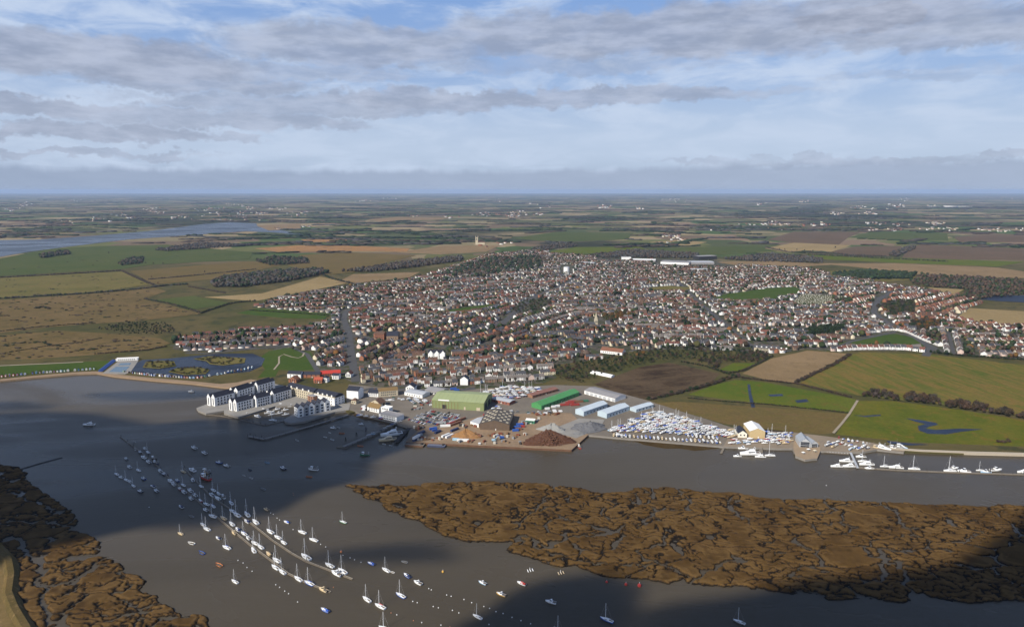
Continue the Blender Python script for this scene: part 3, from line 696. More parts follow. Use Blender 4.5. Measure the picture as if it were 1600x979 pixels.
def _icosa():
    import bmesh
    bm = bmesh.new(); bmesh.ops.create_icosphere(bm, subdivisions=1, radius=1.0); V = np.array([v.co for v in bm.verts]); F = np.array([[v.index for v in f.verts] for f in bm.faces]); bm.free(); return V, F
ICO0 = _icosa() if len(ICO1[0]) > 12 and False else ICO1
MID = [crown_arrays(s, .85, 26, .3, 0, ICO1) for s in range(80, 84)]
NEAR = [crown_arrays(s, .5, 230, .15, 0, ICO1) for s in range(90, 95)]
def mass_mesh(name, pts, protos):
    """many crowns in one mesh; pts = (x, y, z centre, rx, ry, rz, colour)"""
    Vs = []; Fs = []; Cs = []; o = 0
    for (x, y, z, rx, ry, rz, c) in pts:
        W, F = protos[random.randrange(len(protos))]
        a = random.random() * 6.28; ca, sa = math.cos(a), math.sin(a)
        R = np.stack([W[:, 0] * ca - W[:, 1] * sa, W[:, 0] * sa + W[:, 1] * ca, W[:, 2]], 1) * np.array([rx, ry, rz]) + np.array([x, y, z])
        Vs.append(R); Fs.append(F + o); o += len(W)
        k = .65 + .7 * random.random()
        cc = np.array(c) * k * np.array([1 + random.uniform(-.12, .12), 1, 1 + random.uniform(-.15, .1)])
        Cs.append(np.repeat(cc[None], len(F), 0) * rng.uniform(.75, 1.25, (len(F), 1)))
    return color_mesh(name, np.concatenate(Vs), np.concatenate(Fs), np.concatenate(Cs))
def poly_points(poly, step, jit=.5):
    w = PP(poly); xs = [p[0] for p in w]; ys = [p[1] for p in w]; out = []
    y = min(ys)
    while y < max(ys):
        x = min(xs) + random.random() * step
        while x < max(xs):
            a, b = x + random.uniform(-jit, jit) * step, y + random.uniform(-jit, jit) * step
            if inside(a, b, w): out.append((a, b))
            x += step
        y += step
    return out
WOODS = [
 ([(330, 442), (345, 434), (430, 425), (500, 421), (514, 427), (450, 440), (380, 449), (335, 449)], 9, 11, ['bare', 'bare', 'grey', 'evergreen'], 'dense dark wood standing alone in golden fields'),
 ([(400, 408), (430, 402), (480, 405), (484, 412), (420, 415)], 12, 11, ['bare', 'evergreen'], 'dark spinney left of the olive field'),
 ([(530, 425), (570, 420), (640, 409), (722, 401), (724, 408), (640, 419), (580, 425)], 11, 11, ['bare', 'grey', 'bare'], 'long grey wood running above the tan field'),
 ([(682, 431), (730, 414), (770, 404), (842, 401), (852, 420), (800, 426), (740, 436)], 15, 12, ['evergreen', 'evergreen', 'bare'], 'dark pine covered hillside among far houses'),
 ([(1420, 442), (1440, 429), (1600, 438), (1900, 450), (1900, 468), (1600, 461), (1525, 468), (1505, 466), (1508, 452), (1445, 448)], 12, 9, ['brown', 'brown', 'bare', 'darkgreen'], 'broad reddish brown wood at the right'),
 ([(1300, 431), (1350, 425), (1432, 430), (1424, 436), (1340, 437)], 10, 13, ['evergreen', 'darkgreen'], 'belt of black green pines beyond the town'),
 ([(925, 399), (990, 391), (1095, 398), (1085, 404), (940, 403)], 12, 11, ['grey', 'bare'], 'grey winter wood behind the works roofs'),
 ([(1128, 405), (1200, 397), (1284, 404), (1284, 411), (1180, 409)], 12, 10, ['bare', 'grey'], 'brown wood right of the works roofs'),
 ([(872, 592), (862, 575), (900, 566), (935, 562), (1000, 550), (1060, 541), (1120, 547), (1200, 545), (1198, 552), (1120, 568), (1080, 562), (1040, 563), (990, 572), (940, 588), (905, 600)], 9.5, 6.5, ['bare', 'olive', 'evergreen', 'evergreen', 'darkgreen', 'brown', 'darkgreen', 'olive'], 'tangled dark scrub wood above the ploughed field'),
 ([(1085, 562), (1120, 560), (1200, 550), (1200, 558), (1185, 567), (1130, 566), (1120, 580)], 7, 6, ['bare', 'brown', 'darkgreen'], 'brown scrub below the long slate terrace'),
 ([(150, 514), (200, 503), (265, 506), (276, 520), (240, 524), (200, 522)], 9, 5, ['evergreen', 'bare', 'darkgreen'], 'dark scrub patch on the western marsh'),
 ([(830, 389), (880, 379), (905, 384), (850, 393)], 14, 10, ['bare', 'grey'], 'small grey wood behind the far rooftops'),
 ([(1368, 480), (1400, 470), (1428, 472), (1430, 490), (1394, 494)], 8, 8, ['olive', 'bare', 'darkgreen'], 'mixed trees between red estate and curved road'),
 ([(1262, 515), (1318, 510), (1314, 522), (1258, 525)], 6, 9, ['evergreen', 'darkgreen'], 'black row of conifers above the tan field'),
 ([(60, 400), (105, 392), (112, 397), (65, 404)], 10, 11, ['bare', 'evergreen'], 'dark clump by the estuary bank'),
 ([(184, 412), (205, 403), (226, 402), (222, 412), (190, 415)], 10, 9, ['bare', 'evergreen'], 'bushy clump amid the estuary pasture'),
 ([(240, 391), (315, 380), (390, 384), (260, 393)], 13, 11, ['bare', 'grey'], 'long wood beside the upper estuary'),
 ([(1386, 398), (1420, 386), (1432, 384), (1428, 390), (1400, 402)], 12, 11, ['bare', 'grey'], 'wedge shaped copse between brown fields'),
 ([(1345, 620), (1360, 614), (1378, 616), (1406, 624), (1404, 627), (1370, 623)], 6, 8, ['brown', 'bare'], 'first clump of the brown tree belt by the crop field'),
 ([(1408, 624), (1440, 618), (1464, 626), (1470, 634), (1440, 631), (1410, 627)], 6, 9, ['brown', 'bare'], 'middle clump of the brown tree belt by the crop field'),
 ([(1476, 634), (1500, 628), (1540, 638), (1600, 652), (1760, 668), (1760, 672), (1600, 657), (1530, 644), (1480, 638)], 6, 9, ['brown', 'bare'], 'long clump of the brown tree belt by the crop field'),
 ([(1420, 505), (1446, 500), (1470, 502), (1465, 514), (1440, 516), (1425, 514)], 7, 8, ['bare', 'russet', 'darkgreen'], 'leafy block right of the white green-side cottages'),
 ([(795, 486), (820, 470), (850, 466), (868, 474), (850, 484), (815, 494)], 14, 8, ['olive', 'bare', 'darkgreen'], 'olive trees right of the steep street'),
 ([(940, 496), (975, 488), (985, 494), (965, 502), (948, 502)], 8, 9, ['russet', 'olive'], 'golden brown trees behind the church spire'),
 ([(1300, 465), (1335, 468), (1330, 474), (1308, 474)], 9, 8, ['darkgreen', 'bare'], 'dark trees on the corner of the cemetery'),
]
WOOD_PX = [w[0] for w in WOODS]
for poly, step, h, kinds, lab in WOODS:
    pts = []
    for (x, y) in poly_points(poly, step):
        hh = h * random.uniform(.55, 1.35); r = hh * random.uniform(.36, .6)
        pts.append((x, y, LAND + hh * .55, r, r, hh * .5, TCOL[random.choice(kinds)]))
    if pts:
        far = math.dist(pts[0][:2], (0, 0)) > 1900
        tag(obj('wood', mass_mesh('wood', pts, LOW if far else NEAR), M_FOL), lab, 'wood', kind='stuff')
HEDGES = [
 ([(1012, 625), (1045, 617), (1070, 612), (1100, 604), (1130, 594), (1155, 586)], 9, 5, ['bare', 'brown', 'darkgreen'], 'thick dark hedge below the ploughed field'),
 ([(1066, 566), (1100, 572), (1128, 581), (1142, 586)], 5, 3.5, ['bare', 'darkgreen'], 'dark hedge along the ploughed field top corner'),
 ([(1242, 598), (1270, 585), (1300, 572), (1328, 555)], 7, 4.5, ['bare', 'brown'], 'purple brown hedge between tan field and crop field'),
 ([(1150, 589), (1195, 595), (1245, 600), (1290, 611), (1332, 622)], 4, 3, ['bare', 'brown'], 'ragged hedge along the bright meadow top'),
 ([(1075, 622), (1130, 627), (1200, 632), (1260, 638), (1326, 645)], 3, 1.8, ['bare', 'darkgreen'], 'low dark hedge above the stubble field'),
 ([(1562, 692), (1575, 690), (1584, 692)], 6, 3.5, ['brown'], 'brown bush at the wet meadow corner'),
 ([(1140, 583), (1160, 580), (1185, 568), (1208, 556)], 4, 3, ['bare', 'darkgreen'], 'hedge between green paddock and tan field'),
 ([(-120, 474), (0, 467), (60, 463), (130, 459), (180, 455), (215, 452), (262, 446), (295, 444)], 9, 4.5, ['bare', 'evergreen', 'grey'], 'long dark hedge across the western pastures'),
 ([(-120, 441), (0, 434), (90, 429), (190, 423)], 7, 4, ['bare', 'grey'], 'thin hedge below the estuary pasture'),
 ([(190, 423), (205, 430), (222, 438), (240, 445)], 7, 4, ['bare'], 'slanting hedge left of the golden field'),
 ([(225, 467), (262, 474), (290, 481), (316, 490)], 6, 3.5, ['bare', 'evergreen'], 'dark hedge below the small western green field'),
 ([(316, 489), (345, 479), (362, 474), (400, 470)], 7, 4, ['bare', 'evergreen'], 'hedge climbing towards the golden field'),
 ([(232, 437), (280, 433), (340, 427), (400, 421)], 6, 4, ['bare'], 'hedge across the golden stubble'),
 ([(295, 448), (330, 454), (352, 458)], 6, 3.5, ['bare'], 'short hedge left of the dark wood'),
 ([(505, 430), (520, 436), (545, 442), (556, 446)], 8, 5, ['bare', 'evergreen'], 'hedge joining wood and western estate'),
 ([(0, 518), (60, 511), (110, 507), (150, 505)], 4, 2.2, ['bare', 'evergreen'], 'low ditch side scrub on the tawny marsh'),
 ([(0, 553), (70, 541), (130, 534), (160, 528)], 3, 1.5, ['darkgreen', 'bare'], 'dark ditch line across the tawny marsh'),
 ([(55, 482), (68, 480), (78, 483)], 8, 4, ['evergreen', 'bare'], 'round dark bush clump on the tawny marsh'),
 ([(270, 536), (300, 532), (340, 524), (380, 518), (440, 512)], 6, 3.5, ['evergreen', 'bare', 'brown'], 'scrub edge behind the lakeside bungalows'),
 ([(150, 553), (190, 550), (230, 547), (262, 541)], 5, 2.5, ['brown', 'bare'], 'brown scrub line beside the open air pool road'),
 ([(1262, 398), (1320, 401), (1400, 405), (1480, 409)], 8, 6, ['bare', 'darkgreen'], 'dark far hedge along the bright green field'),
 ([(1196, 387), (1230, 394), (1300, 396), (1330, 399), (1386, 401)], 8, 6, ['bare', 'grey'], 'far tree row around the domed brown field'),
 ([(1454, 551), (1500, 556), (1560, 560), (1640, 565), (1760, 574)], 7, 4.5, ['darkgreen', 'bare', 'evergreen'], 'garden hedge above the striped crop field'),
 ([(390, 485), (440, 488), (515, 493)], 4, 3, ['bare', 'darkgreen'], 'hedge through the green strip west of town'),
 ([(1104, 470), (1180, 472), (1230, 466), (1258, 456)], 5, 4, ['darkgreen', 'bare'], 'dark hedge below the recreation ground'),
]
for pts_px, wd, h, kinds, lab in HEDGES:
    w = PP(pts_px); pts = []
    for (ax, ay), (bx, by) in zip(w[:-1], w[1:]):
        L = math.hypot(bx - ax, by - ay); n = max(2, int(L / (wd * .33)))
        for k in range(n):
            if random.random() < .08: continue
            t = k / n; hh = h * random.uniform(.6, 1.3); r = wd * random.uniform(.35, .6)
            pts.append((ax + (bx - ax) * t + random.uniform(-.3, .3) * wd, ay + (by - ay) * t + random.uniform(-.3, .3) * wd, LAND + hh * .42, r, r, hh * .62, TCOL[random.choice(kinds)]))
    tag(obj('hedge', mass_mesh('hedge', pts, NEAR if math.dist(pts[0][:2], (0, 0)) < 1900 else MID), M_FOL), lab, 'hedge')

# dark bushes dotted over the grazing marsh
pts = []
for poly, cnt in ((FIELDS[16][1], 90), (FIELDS[17][1], 150), (FIELDS[18][1], 40), (FIELDS[19][1], 30)):
    w = PP(poly); got = 0
    while got < cnt:
        px, py = random.uniform(-60, 400), random.uniform(390, 562)
        if not inside(px, py, poly): continue
        c = P(px, py); k = random.choice((1, 1, 2, 4)); got += 1
        for _ in range(k):
            hh = random.uniform(.8, 2.6); r = random.uniform(1.2, 4); pts.append((c[0] + random.gauss(0, 9), c[1] + random.gauss(0, 3), LAND + .3 + hh * .3, r * 1.6, r, hh * .6, TCOL[random.choice(['evergreen', 'bare', 'brown', 'bare'])]))
tag(obj('marsh_scrub', mass_mesh('marsh_scrub', pts, MID), M_FOL), 'dark specks of scrub dotted over the western grazing marsh', 'scrub', kind='stuff')
# lake islands
for lab, poly in (('scrubby lake island nearest the open air pool', [(223, 573), (228, 565), (250, 563), (272, 564), (275, 571), (250, 575)]), ('long grassy lake island beside the beach huts', [(263, 580), (275, 575), (310, 573), (328, 577), (322, 583), (290, 585)]),
                  ('sandy lake island farthest from the beach', [(303, 560), (325, 556), (350, 557), (384, 559), (382, 566), (350, 570), (328, 568), (322, 563)])):
    sheet('island', poly, LAND + .9, M_ROUGH, lab, 'island', base=LAND)
    w = PP(poly, LAND + .9); c = (sum(p[0] for p in w) / len(w), sum(p[1] for p in w) / len(w)); pts = []
    for i in range(len(w)):
        a, b = w[i], w[(i + 1) % len(w)]
        for t in np.linspace(0, 1, 7)[:-1]:
            q = .84; x = c[0] + (a[0] + (b[0] - a[0]) * t - c[0]) * q; y = c[1] + (a[1] + (b[1] - a[1]) * t - c[1]) * q
            hh = random.uniform(1.2, 3.6); q2 = random.choice((1, 1, .6)); x, y = c[0] + (x - c[0]) * q2, c[1] + (y - c[1]) * q2; pts.append((x, y, LAND + .9 + hh * .4, 2.6, 2.6, hh * .6, TCOL[random.choice(['bare', 'brown', 'evergreen'])]))
    tag(obj('undergrowth', mass_mesh('undergrowth', pts, NEAR), M_FOL), 'brown scrub ringing the ' + lab, 'scrub', kind='stuff')

# far plain: belts of trees and villages too distant to tell apart
TOWN = [(392, 480), (440, 463), (560, 444), (640, 436), (672, 428), (760, 398), (840, 389), (905, 398), (1000, 404), (1110, 404), (1150, 413), (1260, 419), (1330, 432), (1390, 446), (1440, 452), (1520, 466),
        (1535, 475), (1515, 480), (1493, 498), (1560, 508), (1900, 530), (1900, 588), (1600, 562), (1450, 549), (1345, 547), (1310, 549), (1262, 545), (1205, 553), (1130, 547), (1050, 545), (985, 549), (930, 562),
        (862, 570), (870, 590), (850, 598), (735, 607), (700, 612), (650, 611), (600, 604), (560, 600), (540, 592), (498, 580), (490, 548), (420, 545), (300, 550), (270, 545), (275, 526), (380, 514), (500, 506), (522, 493), (440, 483)]
NOFAR = FIELD_PX + [RIVER, TOWN] + WOOD_PX
pts = []
def far_ok(px, py): return not any(inside(px, py, q) for q in NOFAR)
n = 0
while n < 1050:
    yp = 9 + 98 * random.random() ** 1.25; px = random.uniform(-330, 1930); py = HOR + yp
    if not far_ok(px, py): continue
    X, Y = P(px, py); ln = random.uniform(60, 380) * (1 + Y / 9000); hp = ln / Y * FOC * .55
    if not (far_ok(px - hp, py) and far_ok(px + hp, py)): continue
    n += 1; dp = random.uniform(10, 45) * (1 + Y / 12000); k = max(4, int(ln / (26 * (1 + Y / 6000))))
    ang = random.gauss(0, .45); c = TCOL[random.choice(['bare', 'grey', 'evergreen', 'darkgreen', 'bare'])]; hh = random.uniform(6, 12)
    for i in range(k):
        s = (i / k - .5) * ln
        h2 = hh * random.uniform(.7, 1.2); x, y = X + s * math.cos(ang), Y + s * math.sin(ang) + random.uniform(-.5, .5) * dp
        pts.append((x, y, LAND + h2 * .4, ln / k * .8, dp * .6, h2 * .65, c))
tag(obj('far_woodland', mass_mesh('far_woodland', pts, LOW), M_FOL), 'countless tree belts on the hazy plain below the horizon', 'woodland', kind='stuff')
# ------------------------------------------------------------------ the town: ground, streets, houses
def town_ground():
    m, t, b = principled('gardens_and_yards', .95, .12)
    pos = t.new('ShaderNodeNewGeometry').outputs['Position']
    vo = t.new('ShaderNodeTexVoronoi'); vo.distance = 'CHEBYCHEV'; vo.inputs['Scale'].default_value = 1 / 9.0; t.put(vo.inputs['Vector'], t.vm('MULTIPLY', pos, (1, 1, 0)))
    R, _, _ = t.sep(vo.outputs['Color'])
    cr = t.new('ShaderNodeValToRGB'); cr.color_ramp.interpolation = 'CONSTANT'; e = cr.color_ramp.elements
    for i, (p, c) in enumerate([(0, (.055, .06, .025)), (.2, (.08, .072, .06)), (.36, (.1, .085, .062)), (.5, (.04, .047, .02)), (.68, (.068, .06, .045)), (.85, (.12, .105, .09)), (.93, (.048, .056, .025))]):
        k = e[i] if i < 2 else e.new(p)
        k.position = p; k.color = (*c, 1)
    t.put(cr.inputs[0], R)
    t.put(b.inputs['Base Color'], t.vm('SCALE', cr.outputs[0], t.m('ADD', .7, t.m('MULTIPLY', t.noise(pos, .35, 4, .7), .6))))
    return m
town_o = sheet('town_ground', TOWN, LAND + .08, town_ground(), 'gardens, yards and lanes between the town houses', 'ground', base=LAND - .3)
M_ROAD = mat('asphalt', (.075, .073, .072), .95, .25, .08, .2, .12)
M_GRAVEL = mat('yard_gravel', (.24, .19, .135), .95, .3, .05, .15, .2)
M_CONC = mat('concrete', (.25, .235, .21), .9, .22, .08, .2, .1)
M_DIRT = mat('orange_yard_dirt', (.25, .175, .11), .95, .42, .035, .15, .28)
M_SAND = mat('beach_sand', (.27, .19, .12), .95, .2, .08, .15, .12)
ROADS = [([(556, 596), (551, 566), (547, 540), (545, 520), (537, 498), (540, 486), (575, 474)], 13, 'shaded main street running up from the harbour'),
         ([(782, 508), (800, 492), (815, 478), (836, 463), (870, 450), (905, 432)], 15, 'steep street climbing past the school field'),
         ([(1446, 556), (1454, 543), (1425, 523), (1400, 511), (1385, 503), (1365, 488), (1372, 468), (1395, 455)], 13, 'curving road through the eastern red roofs'),
         ([(545, 522), (600, 532), (660, 536), (720, 545), (790, 536), (870, 530)], 10, 'cross street in front of the town hall'),
         ([(498, 582), (480, 553), (452, 540), (380, 546), (330, 552), (290, 551)], 8, 'lane curving behind the boating lake'),
         ([(1190, 553), (1150, 520), (1120, 495), (1090, 470), (1060, 440)], 9, 'straight road east of the church spire'),
         ([(560, 612), (580, 606), (640, 608), (700, 612), (742, 606)], 9, 'lane behind the harbour buildings'),
         ([(872, 530), (960, 520), (1060, 515), (1180, 515), (1320, 512)], 9, 'long cross road south of the spire'),
         ([(1300, 545), (1330, 533), (1400, 518), (1436, 530), (1470, 548)], 8, 'road around the village green')]
for k, (pts, wd, lab) in enumerate(ROADS): strip('road', pts, wd, LAND + .3 + .02 * k, M_ROAD, lab, 'road')
ROAD_W = [(PP(p), w) for p, w, _ in ROADS]

WALLS = {'white': (.78, .76, .72), 'cream': (.62, .55, .4), 'brick': (.27, .115, .065), 'brown': (.24, .165, .11), 'pink': (.55, .42, .36), 'grey': (.42, .41, .39)}
ROOFS = {'red tiled': (.15, .065, .047), 'brown tiled': (.115, .068, .048), 'slate': (.07, .07, .076), 'orange tiled': (.2, .09, .054), 'dark': (.04, .04, .046), 'grey tiled': (.155, .135, .12)}
WM = {k: mat('wall_' + k, c, .85, .16, .15) for k, c in WALLS.items()}
RM_ = {k: mat('roof_' + k.replace(' ', '_'), c, .85, .28, .3, .2, .2) for k, c in ROOFS.items()}
M_GLASS = mat('window_glass', (.025, .03, .04), .15, .1, 1, .5)
M_TRIM = mat('white_trim', (.75, .74, .7), .6, .08, .5)
M_CHIM = mat('chimney_brick', (.22, .11, .07), .9, .2, 1)

# style: wall choices, roof choices, width, depth, eaves, ridge, gap pattern
STYLES = {
 'terrace': (['white', 'brick', 'white', 'cream', 'brown', 'pink'], ['slate', 'brown tiled', 'slate', 'dark', 'brown tiled', 'red tiled', 'slate'], 5.6, 8.5, 5.2, 8.2, 0),
 'semi': (['white', 'white', 'cream', 'white', 'pink', 'brick', 'brown', 'white', 'white', 'grey'], ['brown tiled', 'red tiled', 'brown tiled', 'slate', 'grey tiled', 'grey tiled', 'slate'], 8.0, 8.5, 5.0, 8.2, 1.6),
 'bungalow': (['white', 'white', 'cream', 'pink', 'white', 'white', 'brown'], ['brown tiled', 'grey tiled', 'brown tiled', 'slate', 'red tiled'], 10.0, 8.5, 2.8, 5.8, 2.0),
 'villa': (['brick', 'cream', 'brown', 'pink', 'white'], ['orange tiled', 'red tiled', 'brown tiled', 'orange tiled'], 9.5, 9.0, 5.2, 8.8, 3.5),
}
DIST = [((470, 470), 12, 'bungalow', 30), ((600, 455), 18, 'bungalow', 30), ((640, 490), 8, 'semi', 30), ((590, 545), 72, 'terrace', 25), ((520, 545), 62, 'semi', 27), ((690, 565), 10, 'terrace', 25), ((640, 590), 25, 'terrace', 26), ((690, 603), 12, 'semi', 26),
        ((790, 560), 28, 'terrace', 26), ((760, 515), 55, 'terrace', 26), ((730, 460), 30, 'semi', 32), ((840, 500), 58, 'semi', 28), ((900, 535), 14, 'terrace', 26), ((960, 490), 6, 'semi', 30), ((940, 440), 22, 'semi', 32),
        ((1040, 430), 10, 'bungalow', 30), ((860, 403), 25, 'bungalow', 32), ((1050, 500), 4, 'semi', 29), ((1160, 505), 2, 'semi', 27), ((1150, 535), 0, 'semi', 27), ((1260, 490), 6, 'semi', 28), ((1270, 530), -4, 'semi', 28),
        ((1200, 435), 14, 'bungalow', 30), ((1340, 445), 20, 'semi', 30), ((1370, 505), -8, 'semi', 28), ((1450, 480), 38, 'villa', 27), ((1530, 500), 4, 'villa', 30), ((1560, 540), 2, 'bungalow', 25), ((1470, 535), 60, 'semi', 27),
        ((1390, 545), 0, 'semi', 30), ((330, 535), 12, 'bungalow', 27), ((430, 525), 8, 'bungalow', 26), ((800, 590), 12, 'semi', 30), ((1700, 545), 3, 'bungalow', 26), ((750, 425), 20, 'semi', 50)]
RESERVED = [[(740, 606), (770, 596), (860, 600), (862, 590), (880, 600), (860, 625), (740, 625)],          # boat park
            [(916, 495), (945, 495), (945, 512), (916, 512)], [(876, 414), (897, 414), (897, 430), (876, 430)], [(660, 545), (700, 540), (700, 560), (664, 562)],
            [(1255, 458), (1322, 462), (1318, 474), (1250, 478), (1235, 472)], [(915, 540), (985, 540), (985, 556), (915, 556)], [(1172, 536), (1225, 536), (1228, 550), (1172, 550)],
            [(572, 518), (630, 518), (630, 532), (572, 532)], [(1020, 398), (1140, 398), (1150, 418), (1020, 414)], [(930, 395), (1020, 398), (1010, 408), (935, 407)],
            [(440, 573), (560, 573), (560, 600), (440, 600)], [(535, 598), (600, 601), (640, 606), (640, 625), (535, 622)], [(712, 588), (735, 590), (735, 604), (712, 604)]]
def near_road(x, y):
    for pts, w in ROAD_W:
        for (ax, ay), (bx, by) in zip(pts[:-1], pts[1:]):
            ex, ey = bx - ax, by - ay; t = max(0, min(1, ((x - ax) * ex + (y - ay) * ey) / (ex * ex + ey * ey)))
            if math.hypot(x - ax - t * ex, y - ay - t * ey) < w / 2 + 5: return True
    return False
TOWN_W = PP(TOWN)
SEED_W = [P(*d[0]) for d in DIST]
BLOCK = FIELD_PX + [LAKE] + RESERVED + [q for k, q in enumerate(WOOD_PX) if k != 3] + [p for p, _ in POOLS]
def town_ok(x, y, road=True):
    px, py = PX(x, y)
    if not inside(px, py, TOWN): return False
    if any(inside(px, py, q) for q in BLOCK): return False
    return not (road and near_road(x, y))
houses = []; gardens = []; street_v = []; street_f = []
for di, (seed, ang, style, rowsp) in enumerate(DIST):
    cx0, cy0 = SEED_W[di]; a = math.radians(ang); ux, uy = math.cos(a), math.sin(a)
    walls, roofs, w0, d0, ze, zr, gap = STYLES[style]
    v = -620.0; row = 0
    while v < 620:
        u = -620 + random.random() * 10; run = random.randint(3, 9)
        rstyle = random.choice(roofs); wstyle = random.choice(walls)
        while u < 620:
            w = w0 * random.uniform(.9, 1.15)
            x = cx0 + ux * (u + w / 2) - uy * v; y = cy0 + uy * (u + w / 2) + ux * v
            if 900 < y < 3600:
                dd = [(x - sx) ** 2 + (y - sy) ** 2 for sx, sy in SEED_W]
                if dd.index(min(dd)) == di and town_ok(x, y):
                    if random.random() < .94:
                        wall = wstyle if random.random() < .55 else random.choice(walls); roof = rstyle if random.random() < .72 else random.choice(roofs)
                        houses.append((x, y, a + (math.pi / 2 if (style != 'terrace' and random.random() < .12) else 0) + random.gauss(0, .03), w, d0 * random.uniform(.9, 1.1), ze * random.uniform(.94, 1.06), zr * random.uniform(.94, 1.08), wall, roof, style))
                    off = (rowsp * random.uniform(.3, .66)) * (1 if row % 2 else -1)
                    gardens.append((x - uy * off, y + ux * off))
            run -= 1; u += w + (gap * random.uniform(.6, 1.6) if gap and (style != 'semi' or run % 2) else 0)
            if run <= 0: u += random.uniform(2, 14); run = random.randint(3, 9); rstyle = random.choice(roofs); wstyle = random.choice(walls)
        gapv = rowsp * (.74 if row % 2 == 0 else 1.26) * random.uniform(.96, 1.04)
        if row % 2 == 0:                                        # a side street runs between this row and the next
            s = -620.0
            while s < 620:
                q = [(s, -2.8), (s + 12.2, -2.8), (s + 12.2, 2.8), (s, 2.8)]
                xm = cx0 + ux * (s + 6) - uy * (v + gapv / 2); ym = cy0 + uy * (s + 6) + ux * (v + gapv / 2)
                if 900 < ym < 3600:
                    dd = [(xm - sx) ** 2 + (ym - sy) ** 2 for sx, sy in SEED_W]
                    if dd.index(min(dd)) == di and town_ok(xm, ym, False):
                        o = len(street_v)
                        for (a_, b_) in q: street_v.append((cx0 + ux * a_ - uy * (v + gapv / 2 + b_), cy0 + uy * a_ + ux * (v + gapv / 2 + b_), LAND + .14 + .004 * di))
                        street_f.append((o, o + 1, o + 2, o + 3))
                s += 12
        v += gapv; row += 1
tag(obj('side_streets', MB().add(street_v, street_f), M_ROAD), 'narrow side streets between the rows of houses', 'streets', kind='structure')
houses.sort(key=lambda h: h[1] ** 2 + h[0] ** 2)
print('houses', len(houses))

def house_mesh(kind, w, d, ze, zr):
    wall = MB().gable_walls(-w / 2, w / 2, -d / 2, d / 2, 0, ze, zr)
    roof = MB().gable_roof(-w / 2, w / 2, -d / 2, d / 2, ze, zr, .3 if kind != 'terrace' else .02, .2)
    ch = MB().box(w / 2 - .9, w / 2 - .2, -.45, .45, zr - .9, zr + 1.1).box(w / 2 - .8, w / 2 - .55, -.3, -.05, zr + 1.1, zr + 1.5).box(w / 2 - .8, w / 2 - .55, .1, .35, zr + 1.1, zr + 1.5)
    return wall.mesh('wall'), roof.mesh('roof'), ch.mesh('chimney')
HM = {k: house_mesh(k, s[2], s[3], s[4], s[5]) for k, s in STYLES.items()}
WIN = MB().box(-.6, .6, -.05, .06, 0, 1.25).mesh('window'); DOOR = MB().box(-.5, .5, -.05, .07, 0, 2.05).mesh('door')
DOORM = [mat('door_' + n, c, .5, .1, 1) for n, c in (('navy', (.03, .04, .09)), ('red', (.25, .03, .02)), ('green', (.03, .09, .05)), ('white', (.7, .7, .68)))]
STW = {'terrace': 'terraced house', 'semi': 'house', 'bungalow': 'bungalow', 'villa': 'villa'}
WNAME = {'white': 'white', 'cream': 'cream', 'brick': 'red brick', 'brown': 'brown brick', 'pink': 'pinkish', 'grey': 'pale grey'}
N_IND = 262
for (x, y, a, w, d, ze, zr, wl, rf, st) in houses[:N_IND]:
    s = STYLES[st]; e = empty('house', (x, y, LAND + .08), a); e.scale = (w / s[2], d / s[3], zr / s[5])
    wm, rm, cm = HM[st]
    obj('wall', wm, WM[wl], e); r = obj('roof', rm, RM_[rf], e)
    if random.random() < .7: obj('chimney', cm, M_CHIM, r)
    side = -1 if math.cos(a) > 0 else 1                         # windows on the side towards the water
    for wx in (-.28, .28):
        for wz in ((1.0, 3.4) if s[4] > 4 else (1.0,)):
            if wz == 1.0 and wx > 0: obj('door', DOOR, random.choice(DOORM), e, (wx * s[2], side * s[3] / 2, 0))
            else: obj('window', WIN, M_GLASS, e, (wx * s[2], side * s[3] / 2, wz))
    tag(e, None, 'house', 'houses of the waterside town'); reg(e, '%s %s with %s roof' % (WNAME[wl], STW[st], rf), (x, y), 'town')
